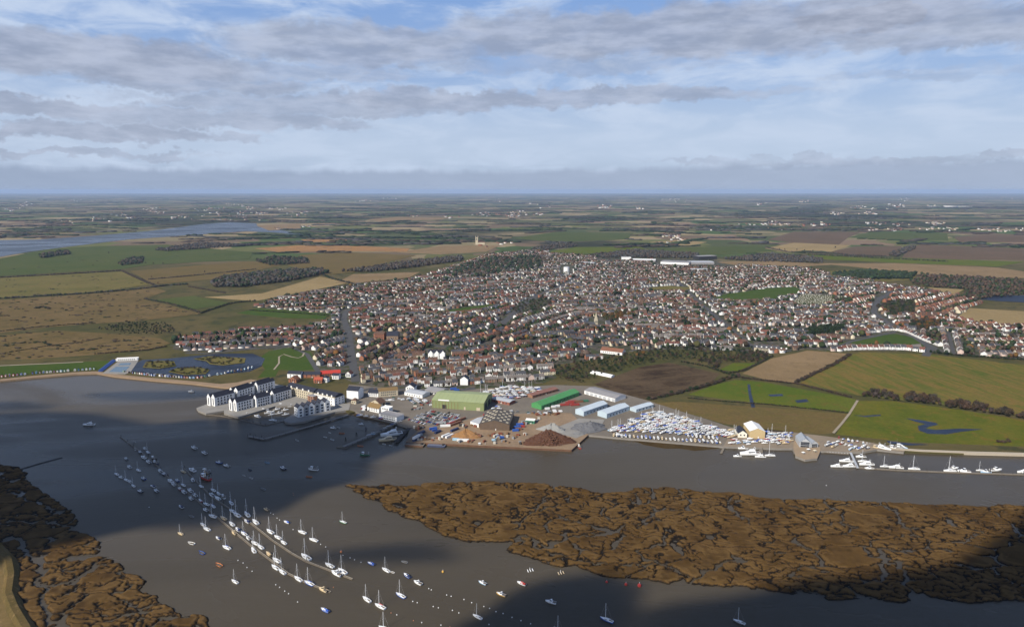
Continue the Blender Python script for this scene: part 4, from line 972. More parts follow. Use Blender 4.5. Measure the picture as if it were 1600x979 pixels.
# the thousands behind them, too many to count
M_TOWNMASS = attr_mat('brick_render_tile', .85, .2, .18, .3)
def mass_houses(name, hs, label, base=LAND + .08, windows=True):
    V = []; F = []; C = []
    for (x, y, a, w, d, ze, zr, wl, rf, st) in hs:
        ca, sa = math.cos(a), math.sin(a); o = len(V); hw, hd = w / 2, d / 2; oh = .3
        k = random.uniform(.85, 1.1); wc = [c * k for c in WALLS[wl]]; k = random.uniform(.7, 1.3); rc = [c * k for c in ROOFS[rf]]
        sl = (zr - ze) / hd
        L = [(-hw, -hd, 0), (hw, -hd, 0), (hw, hd, 0), (-hw, hd, 0), (-hw, -hd, ze), (hw, -hd, ze), (hw, hd, ze), (-hw, hd, ze), (-hw, 0, zr - .05), (hw, 0, zr - .05),
             (-hw - oh, -hd - oh, ze - oh * sl + .12), (hw + oh, -hd - oh, ze - oh * sl + .12), (hw + oh, 0, zr + .12), (-hw - oh, 0, zr + .12), (hw + oh, hd + oh, ze - oh * sl + .12), (-hw - oh, hd + oh, ze - oh * sl + .12)]
        Q = [((0, 1, 5, 4), wc), ((2, 3, 7, 6), wc), ((1, 2, 6, 5), wc), ((3, 0, 4, 7), wc), ((5, 6, 9, 9), wc), ((7, 4, 8, 8), wc), ((10, 11, 12, 13), rc), ((13, 12, 14, 15), rc)]
        if windows and ze > 4:
            sd = -1 if ca > 0 else 1
            for wx in (-.55, 0, .55):
                for wz in (1.0, 3.4):
                    if random.random() < .2: continue
                    b = len(L); yy = sd * (hd + .06); L += [(wx * hw - .6, yy, wz), (wx * hw + .6, yy, wz), (wx * hw + .6, yy, wz + 1.3), (wx * hw - .6, yy, wz + 1.3)]
                    Q.append(((b, b + 1, b + 2, b + 3), (.04, .045, .055)))
        if random.random() < .6:
            b = len(L); cx1 = hw - .7
            L += [(cx1 + i * .8, j * .45, z) for z in (zr - .8, zr + 1.1) for i, j in ((0, -1), (1, -1), (1, 1), (0, 1))]
            Q += [((b, b + 1, b + 5, b + 4), (.2, .1, .065)), ((b + 1, b + 2, b + 6, b + 5), (.2, .1, .065)), ((b + 2, b + 3, b + 7, b + 6), (.2, .1, .065)), ((b + 3, b, b + 4, b + 7), (.2, .1, .065)), ((b + 4, b + 5, b + 6, b + 7), (.2, .1, .065))]
        V += [(x + p[0] * ca - p[1] * sa, y + p[0] * sa + p[1] * ca, base + p[2]) for p in L]
        for q, c in Q:
            q = [i + o for i in q]
            if q[2] == q[3]: F += [q[:3]]; C += [c]
            else: F += [[q[0], q[1], q[2]], [q[0], q[2], q[3]]]; C += [c, c]
    return tag(obj(name, color_mesh(name, V, F, C), M_TOWNMASS), label, 'houses', kind='stuff')
mass_houses('town_houses', houses[N_IND:], 'dense mass of small roofs and white walls climbing inland')
# garden trees
gt = []
for (x, y) in gardens:
    if random.random() < .85 and town_ok(x, y): gt.append((x, y))
gt.sort(key=lambda p: p[0] ** 2 + p[1] ** 2)
print('garden trees', len(gt))
for (x, y) in gt[:210]: tree(x, y, random.uniform(4.0, 8.5), random.choice(['evergreen', 'bare', 'olive', 'bare', 'russet', 'evergreen']))
pts = []
for (x, y) in gt[210:]:
    for k in range(1 if random.random() < .6 else 2):
        hh = random.uniform(4.5, 10.5) * (1.35 if random.random() < .15 else 1); r = hh * random.uniform(.4, .62)
        pts.append((x + random.uniform(-4, 4) * k, y + random.uniform(-3, 3) * k, LAND + hh * .5, r, r, hh * .52, TCOL[random.choice(['evergreen', 'bare', 'evergreen', 'darkgreen', 'brown', 'darkgreen', 'olive', 'russet' if random.random() < .3 else 'bare'])]))
tag(obj('garden_trees', mass_mesh('garden_trees', pts, LOW), M_FOL), 'garden trees and shrubs packed between the inland roofs', 'trees', kind='stuff')

# far villages
def village(px0, px1, py0, py1, n, bright=.5, size=1.0):
    out = []
    cs = [(random.uniform(px0, px1), random.uniform(py0, py1)) for _ in range(max(2, n // 9))]
    for _ in range(int(n * .7)):
        c = random.choice(cs); x, y = P(c[0] + random.gauss(0, 7), min(py1 + 2, max(py0, c[1] + random.gauss(0, 1.2))))
        out.append((x, y, random.gauss(0, .5), random.uniform(9, 22) * size, 9 * size, 5 * size, 8 * size, 'white' if random.random() < bright * .5 else random.choice(['brick', 'cream', 'brown', 'grey', 'pink']), random.choice(list(ROOFS)), 'x'))
    return out
far = []
for a in [(150, 300, 330, 345, 50, .6, 1.2), (160, 290, 340, 344, 34, .9, 1.4), (200, 420, 318, 336, 110, .5, 1.5), (300, 420, 330, 345, 90, .5), (60, 110, 345, 350, 8), (1030, 1110, 366, 374, 50, .6), (1110, 1230, 350, 362, 70, .6), (1200, 1330, 346, 352, 40, .6, 1.3), (1360, 1480, 348, 360, 90, .45, 1.1),
          (1480, 1600, 356, 362, 60, .6), (1300, 1420, 322, 336, 50, .5, 1.6), (690, 800, 332, 338, 60, .5, 1.4), (800, 880, 330, 336, 40, .6, 1.5), (640, 800, 336, 339, 24, .7, 1.2), (400, 480, 318, 340, 40, .5, 1.6), (960, 1060, 372, 380, 18), (850, 1100, 310, 326, 60, .6, 2.2), (1100, 1600, 310, 322, 60, .6, 2.4),
          (560, 850, 308, 320, 40, .6, 2.2), (420, 520, 352, 360, 14, .7), (740, 790, 380, 384, 12, .6), (1560, 1800, 340, 358, 40, .6, 1.4), (0, 160, 312, 330, 40, .6, 2)]: far += village(*a)
x, y = P(1485, 323); far += [(x, y, 0, 230, 60, 16, 19, 'white', 'grey tiled', 'x'), (x - 230, y + 60, 0, 200, 50, 9, 11, 'white', 'grey tiled', 'x'), (x + 300, y + 120, 0, 300, 40, 7, 9, 'white', 'grey tiled', 'x')]
mass_houses('far_villages', far, 'specks of distant villages and works on the hazy plain', LAND, False)
# ------------------------------------------------------------------ quays, yards and buildings one can name
def slab(name, poly, z, top, side, label, cat, base=-1.2):
    mb = MB().prism(PP(poly, z), base, z); n = len(poly)
    for i in range(len(mb.mi) - n, len(mb.mi)): mb.mi[i] = 1
    return tag(obj(name, mb, [top, side]), label, cat, kind='structure')
M_PILE = mat('rusty_sheet_piling', (.13, .07, .042), .9, .35, .2, .2, .2)
M_STONE = mat('quay_stone', (.22, .2, .175), .9, .25, .2)
M_YARD = mat('worn_yard', (.17, .145, .115), .95, .3, .04, .15, .2)
M_WOOD = mat('weathered_timber', (.2, .17, .13), .9, .25, .6)
M_DARKWOOD = mat('tarred_timber', (.05, .042, .036), .9, .3, .8)
M_STEEL = mat('galvanised_steel', (.42, .43, .44), .5, .15, .5, .5)
slab('yard', [(545, 600), (600, 605), (650, 607), (740, 607), (870, 601), (930, 603), (1015, 626), (1060, 641), (1100, 653), (1146, 668), (1150, 692), (1130, 697), (1020, 688), (919, 679), (893, 701), (634, 689), (641, 668),
                (612, 659), (575, 650), (556, 643), (546, 640), (540, 622)], LAND + .14, M_YARD, M_STONE, 'worn working ground of harbour and boatyards', 'yard')
slab('quay', [(634, 690), (700, 693), (893, 702.4), (919, 679), (908, 660), (893, 645), (850, 643), (800, 647), (760, 646), (716, 660), (690, 668), (660, 664)], LAND + .4, M_DIRT, M_PILE, 'dirt topped cargo quay with rusty piled face', 'quay')
slab('yard', [(868, 668), (905, 653), (945, 655), (938, 668), (917, 677), (900, 684), (862, 674)], LAND + .5, M_CONC, M_STONE, 'grey concrete apron around the gravel heaps', 'yard', LAND)
slab('yard', [(1130, 697), (1148, 666), (1215, 672), (1290, 681), (1345, 688), (1416, 701), (1412, 706), (1370, 701.5), (1345, 706), (1282, 704), (1277, 715), (1258, 717), (1243, 712), (1238, 700), (1215, 700)], LAND + .16, M_GRAVEL, M_STONE, 'gravel hardstanding around the slip shed', 'yard')
slab('beach', [(-900, 600), (0, 594.5), (60, 588.5), (120, 583.5), (152, 582.5), (180, 587.5), (240, 593.5), (300, 598.5), (340, 603.5), (368, 606.5), (373, 602), (396, 598), (402, 594), (392, 592), (370, 597), (345, 599.5), (300, 595), (240, 590.2), (185, 584.6), (150, 579.6), (120, 581), (60, 586), (0, 592), (-900, 597.5)], LAND + .1, M_SAND, M_SAND, 'narrow sandy beach below the huts', 'beach')
HQA = [(307, 637), (328, 629), (365, 608), (400, 594), (455, 604), (500, 620), (470, 632), (430, 634), (376, 650), (372, 651), (350, 645), (350, 641), (322, 645.5), (310, 641)]
slab('quay', HQA, LAND + .5, M_CONC, M_STONE, 'paved quay under the left harbour houses', 'quay')
slab('quay', [(443, 655), (456, 648), (468, 640), (500, 629), (548, 630), (545, 640), (523, 643), (476, 657.5), (456, 660.5), (446, 659)], LAND + .5, M_CONC, M_STONE, 'curved quay under the zigzag harbour terrace', 'quay')
slab('quay', [(1240, 699), (1243, 712), (1258, 717.5), (1277, 715.5), (1282, 704), (1280, 690), (1240, 688)], LAND + .3, mat('tan_paving', (.3, .22, .14), .9, .2, .2), M_STONE, 'rounded tan forecourt of the glass roofed house', 'quay')
strip('path', [(1380, 699), (1440, 703), (1520, 706), (1600, 708), (1800, 713), (2000, 716)], 5, LAND + .75, mat('pale_river_wall', (.42, .36, .27), .9, .15, .1), 'pale river wall path along the wet meadow', 'path', thick=2.5)
strip('path', [(428, 577), (436, 567), (436, 557), (443, 553), (455, 557), (466, 559), (473, 556), (475, 551)], 3, LAND + .45, M_PATH, 'looping path through the lakeside park', 'path')
strip('path', [(-300, 580), (0, 571), (90, 567), (130, 565)], 5, LAND + .45, M_PATH, 'pale track behind the dark green sward', 'path')
strip('path', [(1302, 676), (1316, 660), (1327, 646), (1340, 625)], 3, LAND + .5, M_PATH, 'straight pale track between stubble and wet meadow', 'path')

def frame(A, B, z=LAND + .16):
    a = P(*A, z); b = P(*B, z)
    return (a[0], a[1], z), math.atan2(b[1] - a[1], b[0] - a[0]), math.dist(a, b)
def swap(mb):
    mb.v = [(y, x, z) for x, y, z in mb.v]; return mb
WIN2 = MB().box(-.75, .75, -.08, .08, 0, 1.7).mesh('window')
WINX = MB().box(-.08, .08, -.75, .75, 0, 1.7).mesh('window')
def windows(e, L, z0s, n, y=-.02, x0=.1, x1=.9, m=None, sc=1.0, me=None):
    for z in z0s:
        for k in range(n):
            obj('window', me or WIN2, m or M_GLASS, e, (L * (x0 + (x1 - x0) * (k + .5) / n), y, z), None, (sc, 1, sc))
def building(name, label, cat, A, B, depth, ze, zr, wall, roof, ridge='x', rows=(), n=4, ends=(), door=True, chimneys=0, z=LAND + .16, oh=.3):
    loc, rz, L = frame(A, B, z); e = empty(name, loc, rz); tag(e, label, cat)
    if ridge == 'x': w = MB().gable_walls(0, L, 0, depth, 0, ze, zr); r = MB().gable_roof(0, L, 0, depth, ze, zr, oh, .22)
    elif ridge == 'y': w = swap(MB().gable_walls(0, depth, 0, L, 0, ze, zr)); r = swap(MB().gable_roof(0, depth, 0, L, ze, zr, oh, .22))
    elif ridge == 'hip': w = MB().box(0, L, 0, depth, 0, ze); r = MB().hip_roof(0, L, 0, depth, ze + .01, zr, oh)
    else:
        w = MB().box(0, L, 0, depth, 0, ze); r = MB().box(-.2, L + .2, -.2, depth + .2, ze, ze + .25)
        for q in ((-.2, L + .2, -.2, .1), (-.2, L + .2, depth - .1, depth + .2)): r.box(q[0], q[1], q[2], q[3], ze + .25, ze + .75)
    obj('wall', w, wall, e); ro = obj('roof', r, roof, e)
    if rows: windows(e, L, rows, n)
    for zz, m in ends:
        for k in range(m): obj('window', WINX, M_GLASS, e, (-.02, depth * (k + .5) / m, zz)); obj('window', WINX, M_GLASS, e, (L + .02, depth * (k + .5) / m, zz))
    if door: obj('door', DOOR, M_TRIM if wall is not M_TRIM else DOORM[0], e, (L * .5 + 1.2, -.02, 0))
    for k in range(chimneys): obj('chimney', MB().box(-.5, .5, -.4, .4, zr - 1, zr + 1.3), M_CHIM, ro, (L * (k + .5) / chimneys, depth / 2 + .1, 0))
    return e
M_OLIVE_W = mat('olive_cladding', (.2, .235, .1), .7, .12, .1, .3); M_OLIVE_R = mat('pale_olive_roof', (.3, .34, .17), .7, .14, .08, .3)
M_BLUEW = mat('pale_blue_cladding', (.42, .5, .55), .6, .12, .1, .3); M_BLUER = mat('pale_blue_roof', (.5, .56, .6), .6, .12, .1, .3)
M_GRNR = mat('bright_green_roof', (.07, .25, .085), .6, .12, .1, .3); M_GREYR = mat('grey_fibre_roof', (.26, .25, .25), .85, .2, .12)
M_WHITEW = mat('white_render', (.78, .77, .74), .8, .08, .2); M_NAVYR = mat('navy_slate', (.028, .03, .042), .7, .25, .3)
M_BRICKW = mat('harbour_brick', (.26, .14, .09), .85, .18, .3); M_STONEW = mat('pale_stone', (.46, .4, .29), .85, .18, .3)
M_MOSS = mat('mossy_brown_roof', (.2, .13, .055), .9, .25, .3); M_BLACKW = mat('black_boarding', (.03, .03, .032), .85, .2, .3)
M_REDR = RM_['red tiled']

# olive warehouse: two big bays side by side
loc, rz, L = frame((675, 636.5), (756, 642)); e = empty('warehouse', loc, rz); tag(e, 'pair of olive green gabled warehouse bays on the quay', 'warehouse')
for k in (0, 1):
    x0 = k * L / 2 + .02 * k; x1 = x0 + L / 2 - .02
    obj('wall', swap(MB().gable_walls(0, 46, x0, x1, 0, 10.5, 13)) if False else MB().gable_walls(x0, x1, 0, 46, 0, 10.5 + .3 * k, 14.5 + .3 * k), M_OLIVE_W, e)
    ro = obj('roof', MB().gable_roof(x0, x1, 0, 46, 10.5 + .3 * k, 14.5 + .3 * k, .4, .3), M_OLIVE_R, e)
    for j in range(1, 6): obj('roof_seam', MB().bar((x0 + (x1 - x0) * j / 6, -.4, 10.7 + .3 * k), (x0 + (x1 - x0) * j / 6, 23, 14.85 + .3 * k), .12, 4), M_OLIVE_W, ro)
obj('loading_door', MB().box(14, 20, -.15, .1, 0, 5.2), M_BLACKW, e); obj('loading_door', MB().box(L * .86, L * .93, -.15, .1, 0, 4.2), M_STONEW, e); obj('door', MB().box(L * .62, L * .65, -.12, .1, 0, 4), M_STONEW, e)
obj('sign_board', MB().box(9, 24, -.5, -.2, 10.6, 12.2), M_WHITEW, e)
for k in range(9): obj('wall_rib', MB().box(1 + k * 4.3, 1.5 + k * 4.3, -.22, .05, 0, 9.6), M_MOSS, e)
for k in range(2): obj('end_door', MB().box(L - .1, L + .15, 6 + k * 17, 16 + k * 17, 0, 7.5), M_BLACKW, e)
building('long_shed', 'long shed with bright green pitched roof', 'shed', (846, 640), (905, 618), 17, 5.5, 8.5, M_GRNR, M_GRNR, rows=(2.4,), n=9)
building('timber_shed', 'brown timber shed with rows of pale skylights', 'shed', (750, 671), (796, 673), 44, 8, 12.5, mat('brown_boarding', (.12, .085, .06), .9, .25, .3), mat('dark_corrugated_roof', (.085, .075, .066), .85, .2, .2), ridge='y')
for bs in [o for o in COL.objects if o.name.startswith(('blue_shed', 'long_shed'))]:
    ro = [c for c in bs.children if c.name.startswith('roof')][0]; vv = [v.co for v in ro.data.vertices]; Lx = max(v.x for v in vv) - .3; Dy = (max(v.y for v in vv) + min(v.y for v in vv)) / 2; zt = max(v.z for v in vv); zl = min(v.z for v in vv if v.y < 0) + .22
    green = bs.name.startswith('long')
    for k in range(8 if not green else 14):
        x0 = Lx * (k + .3) / (8 if not green else 14); w = Lx * .045 if not green else .3
        if not green and k in (2, 6): continue
        f = lambda q: (zl + (zt - zl) * q) + .06
        y0, y1 = (Dy * .35, Dy * .72) if not green else (-.2, Dy * .97)
        obj('rooflight' if not green else 'roof_seam', MB().add([(x0, y0, f(y0 / Dy)), (x0 + w, y0, f(y0 / Dy)), (x0 + w, y1, f(y1 / Dy)), (x0, y1, f(y1 / Dy)), (x0, y0, f(y0 / Dy) - .15), (x0 + w, y0, f(y0 / Dy) - .15), (x0 + w, y1, f(y1 / Dy) - .15), (x0, y1, f(y1 / Dy) - .15)], [(0, 1, 2, 3), (4, 5, 1, 0), (5, 6, 2, 1), (6, 7, 3, 2), (7, 4, 0, 3)]), M_GREYR if not green else M_OLIVE_W, ro)
te = bpy.data.objects['timber_shed']; tr = [c for c in te.children if c.name.startswith('roof')][0]
tl, trz, tL = frame((750, 671), (796, 673)); sl = 4.5 / (tL / 2)
for k in range(7):
    for s in (0, 1, 2, 3):
        for side in (0, 1):
            if (k + s) % 2: continue
            x0 = tL / 2 * (.1 + .22 * s); xx = (x0, x0 + tL * .085)
            xa, xb = xx if side == 0 else (tL - xx[1], tL - xx[0]); za = 8 + sl * min(xa, tL - xa) + .34; zb = 8 + sl * min(xb, tL - xb) + .34
            y0 = 2 + k * 6.0
            obj('skylight', MB().add([(xa, y0, za), (xb, y0, zb), (xb, y0 + 4.2, zb), (xa, y0 + 4.2, za), (xa, y0, za - .12), (xb, y0, zb - .12), (xb, y0 + 4.2, zb - .12), (xa, y0 + 4.2, za - .12)], [(0, 1, 2, 3), (4, 5, 1, 0), (6, 7, 3, 2), (5, 6, 2, 1), (7, 4, 0, 3)]), M_STONEW, tr)
building('lean_to_shed', 'low pale grey shed beside the timber shed', 'shed', (735, 664), (748, 668), 26, 5, 6.2, M_WHITEW, M_STEEL)
building('blue_shed', 'left one of two pale blue boat sheds', 'shed', (912, 650), (949, 637), 14, 6, 8.5, M_BLUEW, M_BLUER, rows=(1.5,), n=6)
building('blue_shed', 'right one of two pale blue boat sheds', 'shed', (948, 653.5), (983, 641), 15, 6, 8.5, M_BLUEW, M_BLUER, rows=(1.5,), n=6)
building('blue_shed', 'low far blue shed at the boatyard edge', 'shed', (994, 644), (1021, 636), 11, 4, 5.6, M_BLUEW, M_BLUER, rows=(1.2,), n=4)
ue = building('unit_row', 'row of white roller door workshops with grey roof', 'workshop', (913, 615), (961, 628), 24, 5, 7, M_WHITEW, M_GREYR)
for k in range(7): obj('roller_door', MB().box(3 + k * 7.6, 8 + k * 7.6, -.15, .05, 0, 3.9), M_STEEL, ue)
building('workshop', 'mossy brown roofed brick block above the harbour car park', 'building', (592, 620), (622, 617.5), 16, 8, 10.5, M_STONEW, M_MOSS, rows=(1.5, 5), n=8)
building('quay_office', 'white flat roofed office beside the town jetty', 'office', (592, 653), (620, 659), 14, 6, 6, M_WHITEW, M_GREYR, ridge='flat', rows=(1.2, 3.9), n=9)
building('quay_pavilion', 'small white upper storey on the flat office', 'building', (596, 646), (608, 648), 8, 8.6, 8.6, M_WHITEW, M_WHITEW, ridge='flat', rows=(6.4,), n=4)
building('pub', 'old harbour inn with rambling brown roofs', 'inn', (574, 641), (592, 645), 12, 5.5, 9.5, M_WHITEW, M_MOSS, rows=(1.2, 3.6), n=5, chimneys=2)
building('pub_wing', 'gabled brown roofed wing behind the harbour inn', 'inn', (579, 634), (594, 637), 12, 5.5, 10, M_STONEW, RM_['brown tiled'], ridge='y', rows=(1.2, 3.6), n=4, chimneys=1)
building('store', 'tall white gabled store with navy slates', 'store', (542, 622.5), (560, 624), 16, 12, 16, M_WHITEW, M_NAVYR, rows=(), n=3)
building('kiosk', 'little stone hut with hipped roof at the slip', 'hut', (549, 630), (556.5, 631), 7, 4.5, 7.5, M_STONEW, RM_['brown tiled'], ridge='hip', rows=(1.2,), n=2)
building('cottage', 'white cottage left of the mossy roofed block', 'cottage', (575, 619), (591, 620), 12, 5.5, 9, M_WHITEW, M_NAVYR, rows=(1.2, 3.6), n=4, chimneys=1)
building('workshop', 'long pale workshop behind the parked white vans', 'workshop', (632, 617), (660, 622), 18, 4.5, 6, M_WHITEW, M_STEEL, rows=(1.2,), n=6)
building('workshop', 'grey roofed workshop left of the olive warehouse', 'workshop', (664, 614), (689, 618), 20, 5, 7, M_GREYR, M_GREYR, rows=(1.2,), n=5)
building('white_house', 'white gable fronted house behind the vans', 'house', (634, 611), (647, 611.5), 14, 6, 10, M_WHITEW, M_NAVYR, ridge='y', rows=(1.2, 3.8), n=3)
building('workshop', 'low workshop with pale roof right of the olive warehouse', 'workshop', (768, 627), (796, 633), 14, 4, 5, mat('dull_red_cladding', (.25, .1, .07), .8, .2, .2), M_STEEL, rows=(1.2,), n=5)
building('workshop', 'dull red roofed shed left of the green roof', 'shed', (832, 622), (872, 611), 12, 3.6, 5, M_BRICKW, mat('dull_red_roof', (.22, .11, .085), .9, .2, .2), rows=(1.2,), n=6)
building('site_office', 'small green and white cabin on the cargo quay', 'cabin', (821, 661), (835, 662), 6, 4, 4, mat('cabin_green', (.06, .2, .12), .7, .1, .3), M_WHITEW, ridge='flat', rows=(1.2,), n=4, z=LAND + .42)
building('slip_shed', 'cream fronted boat shed with white gabled roof', 'shed', (1171, 684), (1195, 684.5), 26, 8.5, 12, mat('cream_cladding', (.5, .38, .2), .7, .1, .2), M_WHITEW, ridge='y')
building('boat_house', 'small white gabled boathouse with black roof', 'boathouse', (1153, 683), (1167, 683.5), 18, 5, 8.5, mat('ivory_render', (.74, .7, .58), .8, .08, .2), M_NAVYR, ridge='y', rows=(2.2,), n=2)
ge = building('glass_house', 'glass gabled house with grey panelled roof on the point', 'house', (1249, 698), (1266, 699), 20, 6, 10.5, M_STEEL, mat('grey_panel_roof', (.3, .32, .34), .45, .2, .4, .5), ridge='y', rows=(.3, 2.6, 4.6), n=7)
building('glass_house_wing', 'lower wing of the glass gabled house', 'house', (1267, 699), (1278, 698.5), 16, 4.5, 7.5, M_STEEL, mat('grey_panel_roof2', (.26, .28, .31), .45, .2, .4, .5), ridge='y', rows=(.3, 2.4), n=4)
building('white_house', 'white slab sided house beside the terraces behind the yard', 'house', (719, 601), (731, 601.5), 12, 9, 13, M_WHITEW, M_NAVYR, ridge='y')
building('glasshouse_row', 'long white polytunnel at the scrub wood edge', 'polytunnel', (922, 583), (955, 590), 9, 2.4, 3.6, M_WHITEW, M_WHITEW, rows=(), door=False)
building('long_hall', 'long hall under a bright orange tiled roof', 'hall', (938, 551), (972, 555), 18, 5, 9.5, M_WHITEW, RM_['orange tiled'], rows=(1.5,), n=9)
building('mansion', 'big white three gabled mansion among the terraces', 'mansion', (669, 560), (690, 560.5), 14, 10, 14, M_WHITEW, M_NAVYR, rows=(1.5, 4.5, 7.5), n=6, chimneys=2)
me_ = bpy.data.objects['mansion']
for k in range(3): obj('gable', swap(MB().gable_walls(-1.2, 5, 2 + k * 10.5, 8 + k * 10.5, 0, 11, 14.5)), M_WHITEW, me_); obj('gable_roof', swap(MB().gable_roof(-1.2, 5, 2 + k * 10.5, 8 + k * 10.5, 11.2, 14.7, .2, .2)), M_NAVYR, me_)
building('town_hall', 'red brick and white three storey hall by the cross street', 'hall', (584, 530), (600, 530.5), 16, 11, 14, WM['brick'], RM_['brown tiled'], rows=(1.2, 4.6, 8), n=7, chimneys=2)
building('chapel', 'dark slate roofed chapel right of the red brick hall', 'chapel', (604, 531), (622, 531), 22, 8, 15, WM['brown'], M_NAVYR, rows=(3,), n=4)
ST = building('slate_terrace', 'long stone terrace with slate roof and white dormers', 'terrace', (1178, 548), (1218, 551), 12, 6.5, 10.5, M_STONEW, RM_['slate'], rows=(1.2, 4.0), n=14, chimneys=5)
for k in range(7): obj('dormer', MB().gable_walls(3 + k * 8.2, 5.4 + k * 8.2, 1.2, 3.6, 7.4, 9.2, 10), M_WHITEW, ST)
building('red_row', 'low row under a long scarlet roof by the park', 'houses', (501, 589), (532, 587), 12, 5, 8.5, WM['brick'], mat('scarlet_roof', (.42, .045, .03), .7, .12, .2), rows=(1.2, 3.4), n=9)
for A, B, d, ze, zr, w, r, rd, lab in [((449, 590), (470, 591), 11, 6.5, 10, M_WHITEW, M_NAVYR, 'x', 'white house with navy roof at the park corner'), ((473, 590), (500, 590), 10, 5, 8.5, WM['brick'], M_NAVYR, 'x', 'brick row with navy roof left of the scarlet roof'),
                                      ((451, 597), (463, 598), 11, 4.5, 9, WM['brick'], RM_['orange tiled'], 'y', 'orange roofed gabled house behind the harbour flats'), ((490, 598), (503, 598.5), 10, 4.5, 8, WM['brick'], mat('scarlet_tiles', (.36, .08, .045), .8, .2, .2), 'x', 'scarlet tiled house behind the harbour flats'),
                                      ((504, 597), (511, 597.5), 8, 7, 10, M_WHITEW, M_NAVYR, 'hip', 'narrow white house with pyramid slate roof'), ((519, 592), (529, 592.5), 9, 6, 8.5, M_WHITEW, M_NAVYR, 'x', 'white house with black roof below the scarlet row'),
                                      ((540, 589), (548, 589.5), 10, 5, 9, M_WHITEW, RM_['red tiled'], 'y', 'white gable with red roof at the street foot')]:
    building('house', lab, 'house', A, B, d, ze, zr, w, r, rd, rows=(1.2, 3.6), n=3)

# harbour houses on the water
def harbour_block(A, B, span, ze, zr, label, n=5, z=LAND + .52):
    loc, rz, L = frame(A, B, z); e = empty('harbour_house', loc, rz); tag(e, label, 'harbour house', 'white harbour houses')
    for k in (0, 1):
        off = -(1.8 * k); y0 = k * span + .03 * k
        x0 = 2.5 * k
        obj('wall', MB().gable_walls(x0 * -1, L - x0 * .4, y0, y0 + span, 0, ze, zr), M_WHITEW, e); obj('roof', MB().gable_roof(-x0 + .7, L - x0 * .4, y0, y0 + span, ze, zr, .03, .18), M_NAVYR, e)
        obj('parapet', MB().add([(-x0 + q, y0 + a * span, ze - .2 + b * (zr - ze)) for q in (-.1, .55) for a, b in ((0, 0), (.5, 1), (1, 0), (0, .14), (.5, 1.16), (1, .14))], [(3, 4, 1, 0), (4, 5, 2, 1), (9, 6, 7, 10), (10, 7, 8, 11), (3, 9, 10, 4), (4, 10, 11, 5), (0, 6, 9, 3), (2, 5, 11, 8)]), M_WHITEW, e)
        obj('gable_window', MB().box(-x0 - .12, -x0 + .05, y0 + span * .36, y0 + span * .64, 1, ze - .8), M_GLASS, e)
    windows(e, L, (4.4, 8.0), n, sc=1.35); windows(e, L, (.4,), n, sc=1.35)
    for k in range(2): obj('balcony', MB().box(L * (.15 + .45 * k), L * (.33 + .45 * k), -1.2, -.05, 3.4, 4.3), M_STEEL, e)
    return e
harbour_block((336, 634.5), (367, 626), 6.8, 11.5, 15.5, 'white twin gabled harbour house at the far left tip')
harbour_block((372, 623.5), (398, 615), 6.8, 11.5, 15.5, 'middle white harbour house of the back row')
harbour_block((403, 614.5), (430, 606.5), 6.8, 11.5, 15.5, 'innermost white harbour house of the back row')
harbour_block((370, 642.5), (396, 635.5), 6.8, 11.5, 15.5, 'white twin gabled harbour house at the front left')
harbour_block((401, 636), (424, 630), 6.8, 11.5, 15.5, 'glazed middle harbour house of the front row')
harbour_block((428, 628.5), (456, 620), 6.8, 11.5, 15.5, 'innermost white harbour house of the front row', 6)
loc, rz, L = frame((466, 652), (516, 640.5), LAND + .52); e = empty('zigzag_terrace', loc, rz); tag(e, 'zigzag white harbour terrace with six pointed gables', 'terrace')
nG = 6; wG = L / nG
for k in range(nG):
    dk = -.9 * (k % 2); x0 = k * wG + .02; x1 = (k + 1) * wG - .02
    obj('wall', swap(MB().gable_walls(dk, 11, x0, x1, 0, 12, 15.8)), M_WHITEW if k % 2 == 0 or k > 3 else mat('grey_render', (.3, .31, .33), .8, .1, .2), e)
    obj('roof', swap(MB().gable_roof(dk, 11, x0, x1, 12, 15.8, .03, .2)), M_NAVYR, e)
    for z in (.8, 4.6, 8.4): obj('window', MB().box(x0 + wG * .3, x0 + wG * .72, dk - .1, dk + .05, z, z + 2.1), M_GLASS, e)
for z in (1.4, 5, 8.8):
    for k in range(2): obj('window', WINX, M_GLASS, e, (-.03, 3 + 5 * k, z))
def flats(A, B, depth, label, wall, n):
    loc, rz, L = frame(A, B); e = empty('harbour_flats', loc, rz); tag(e, label, 'flats')
    obj('wall', MB().box(0, L, 0, depth, 0, 10.6), wall, e); obj('cornice', MB().box(-.25, L + .25, -.25, depth + .25, 10.6, 11), M_STONEW, e)
    obj('roof', MB().gable_walls(0, L, 2.2, depth - 2.2, 11, 13, 15.5).gable_roof(0, L, 2.2, depth - 2.2, 13, 15.5, .2, .2), M_NAVYR, e)
    windows(e, L, (.9, 4.4, 7.9), n)
    for k in range(4): obj('dormer', MB().box(L * (.14 + .22 * k), L * (.14 + .22 * k) + 2.2, 1.4, 3.2, 11, 13.2), M_WHITEW, e)
    for zz in (.9, 4.4, 7.9):
        for k in range(3): obj('window', WINX, M_GLASS, e, (L + .03, depth * (k + .5) / 3, zz))
flats((448, 615.5), (489, 626), 16, 'long stone and brick harbour flats with slate mansard', M_STONEW, 10)
flats((491, 626.5), (523, 634), 18, 'white harbour flats with dormered slate mansard', M_WHITEW, 8)
building('brick_bay', 'brown brick end block between the two harbour flats', 'flats', (481, 628), (490, 630), 10, 9.3, 9.3, M_BRICKW, M_GREYR, ridge='flat', rows=(.8, 3.8, 6.7), n=2)

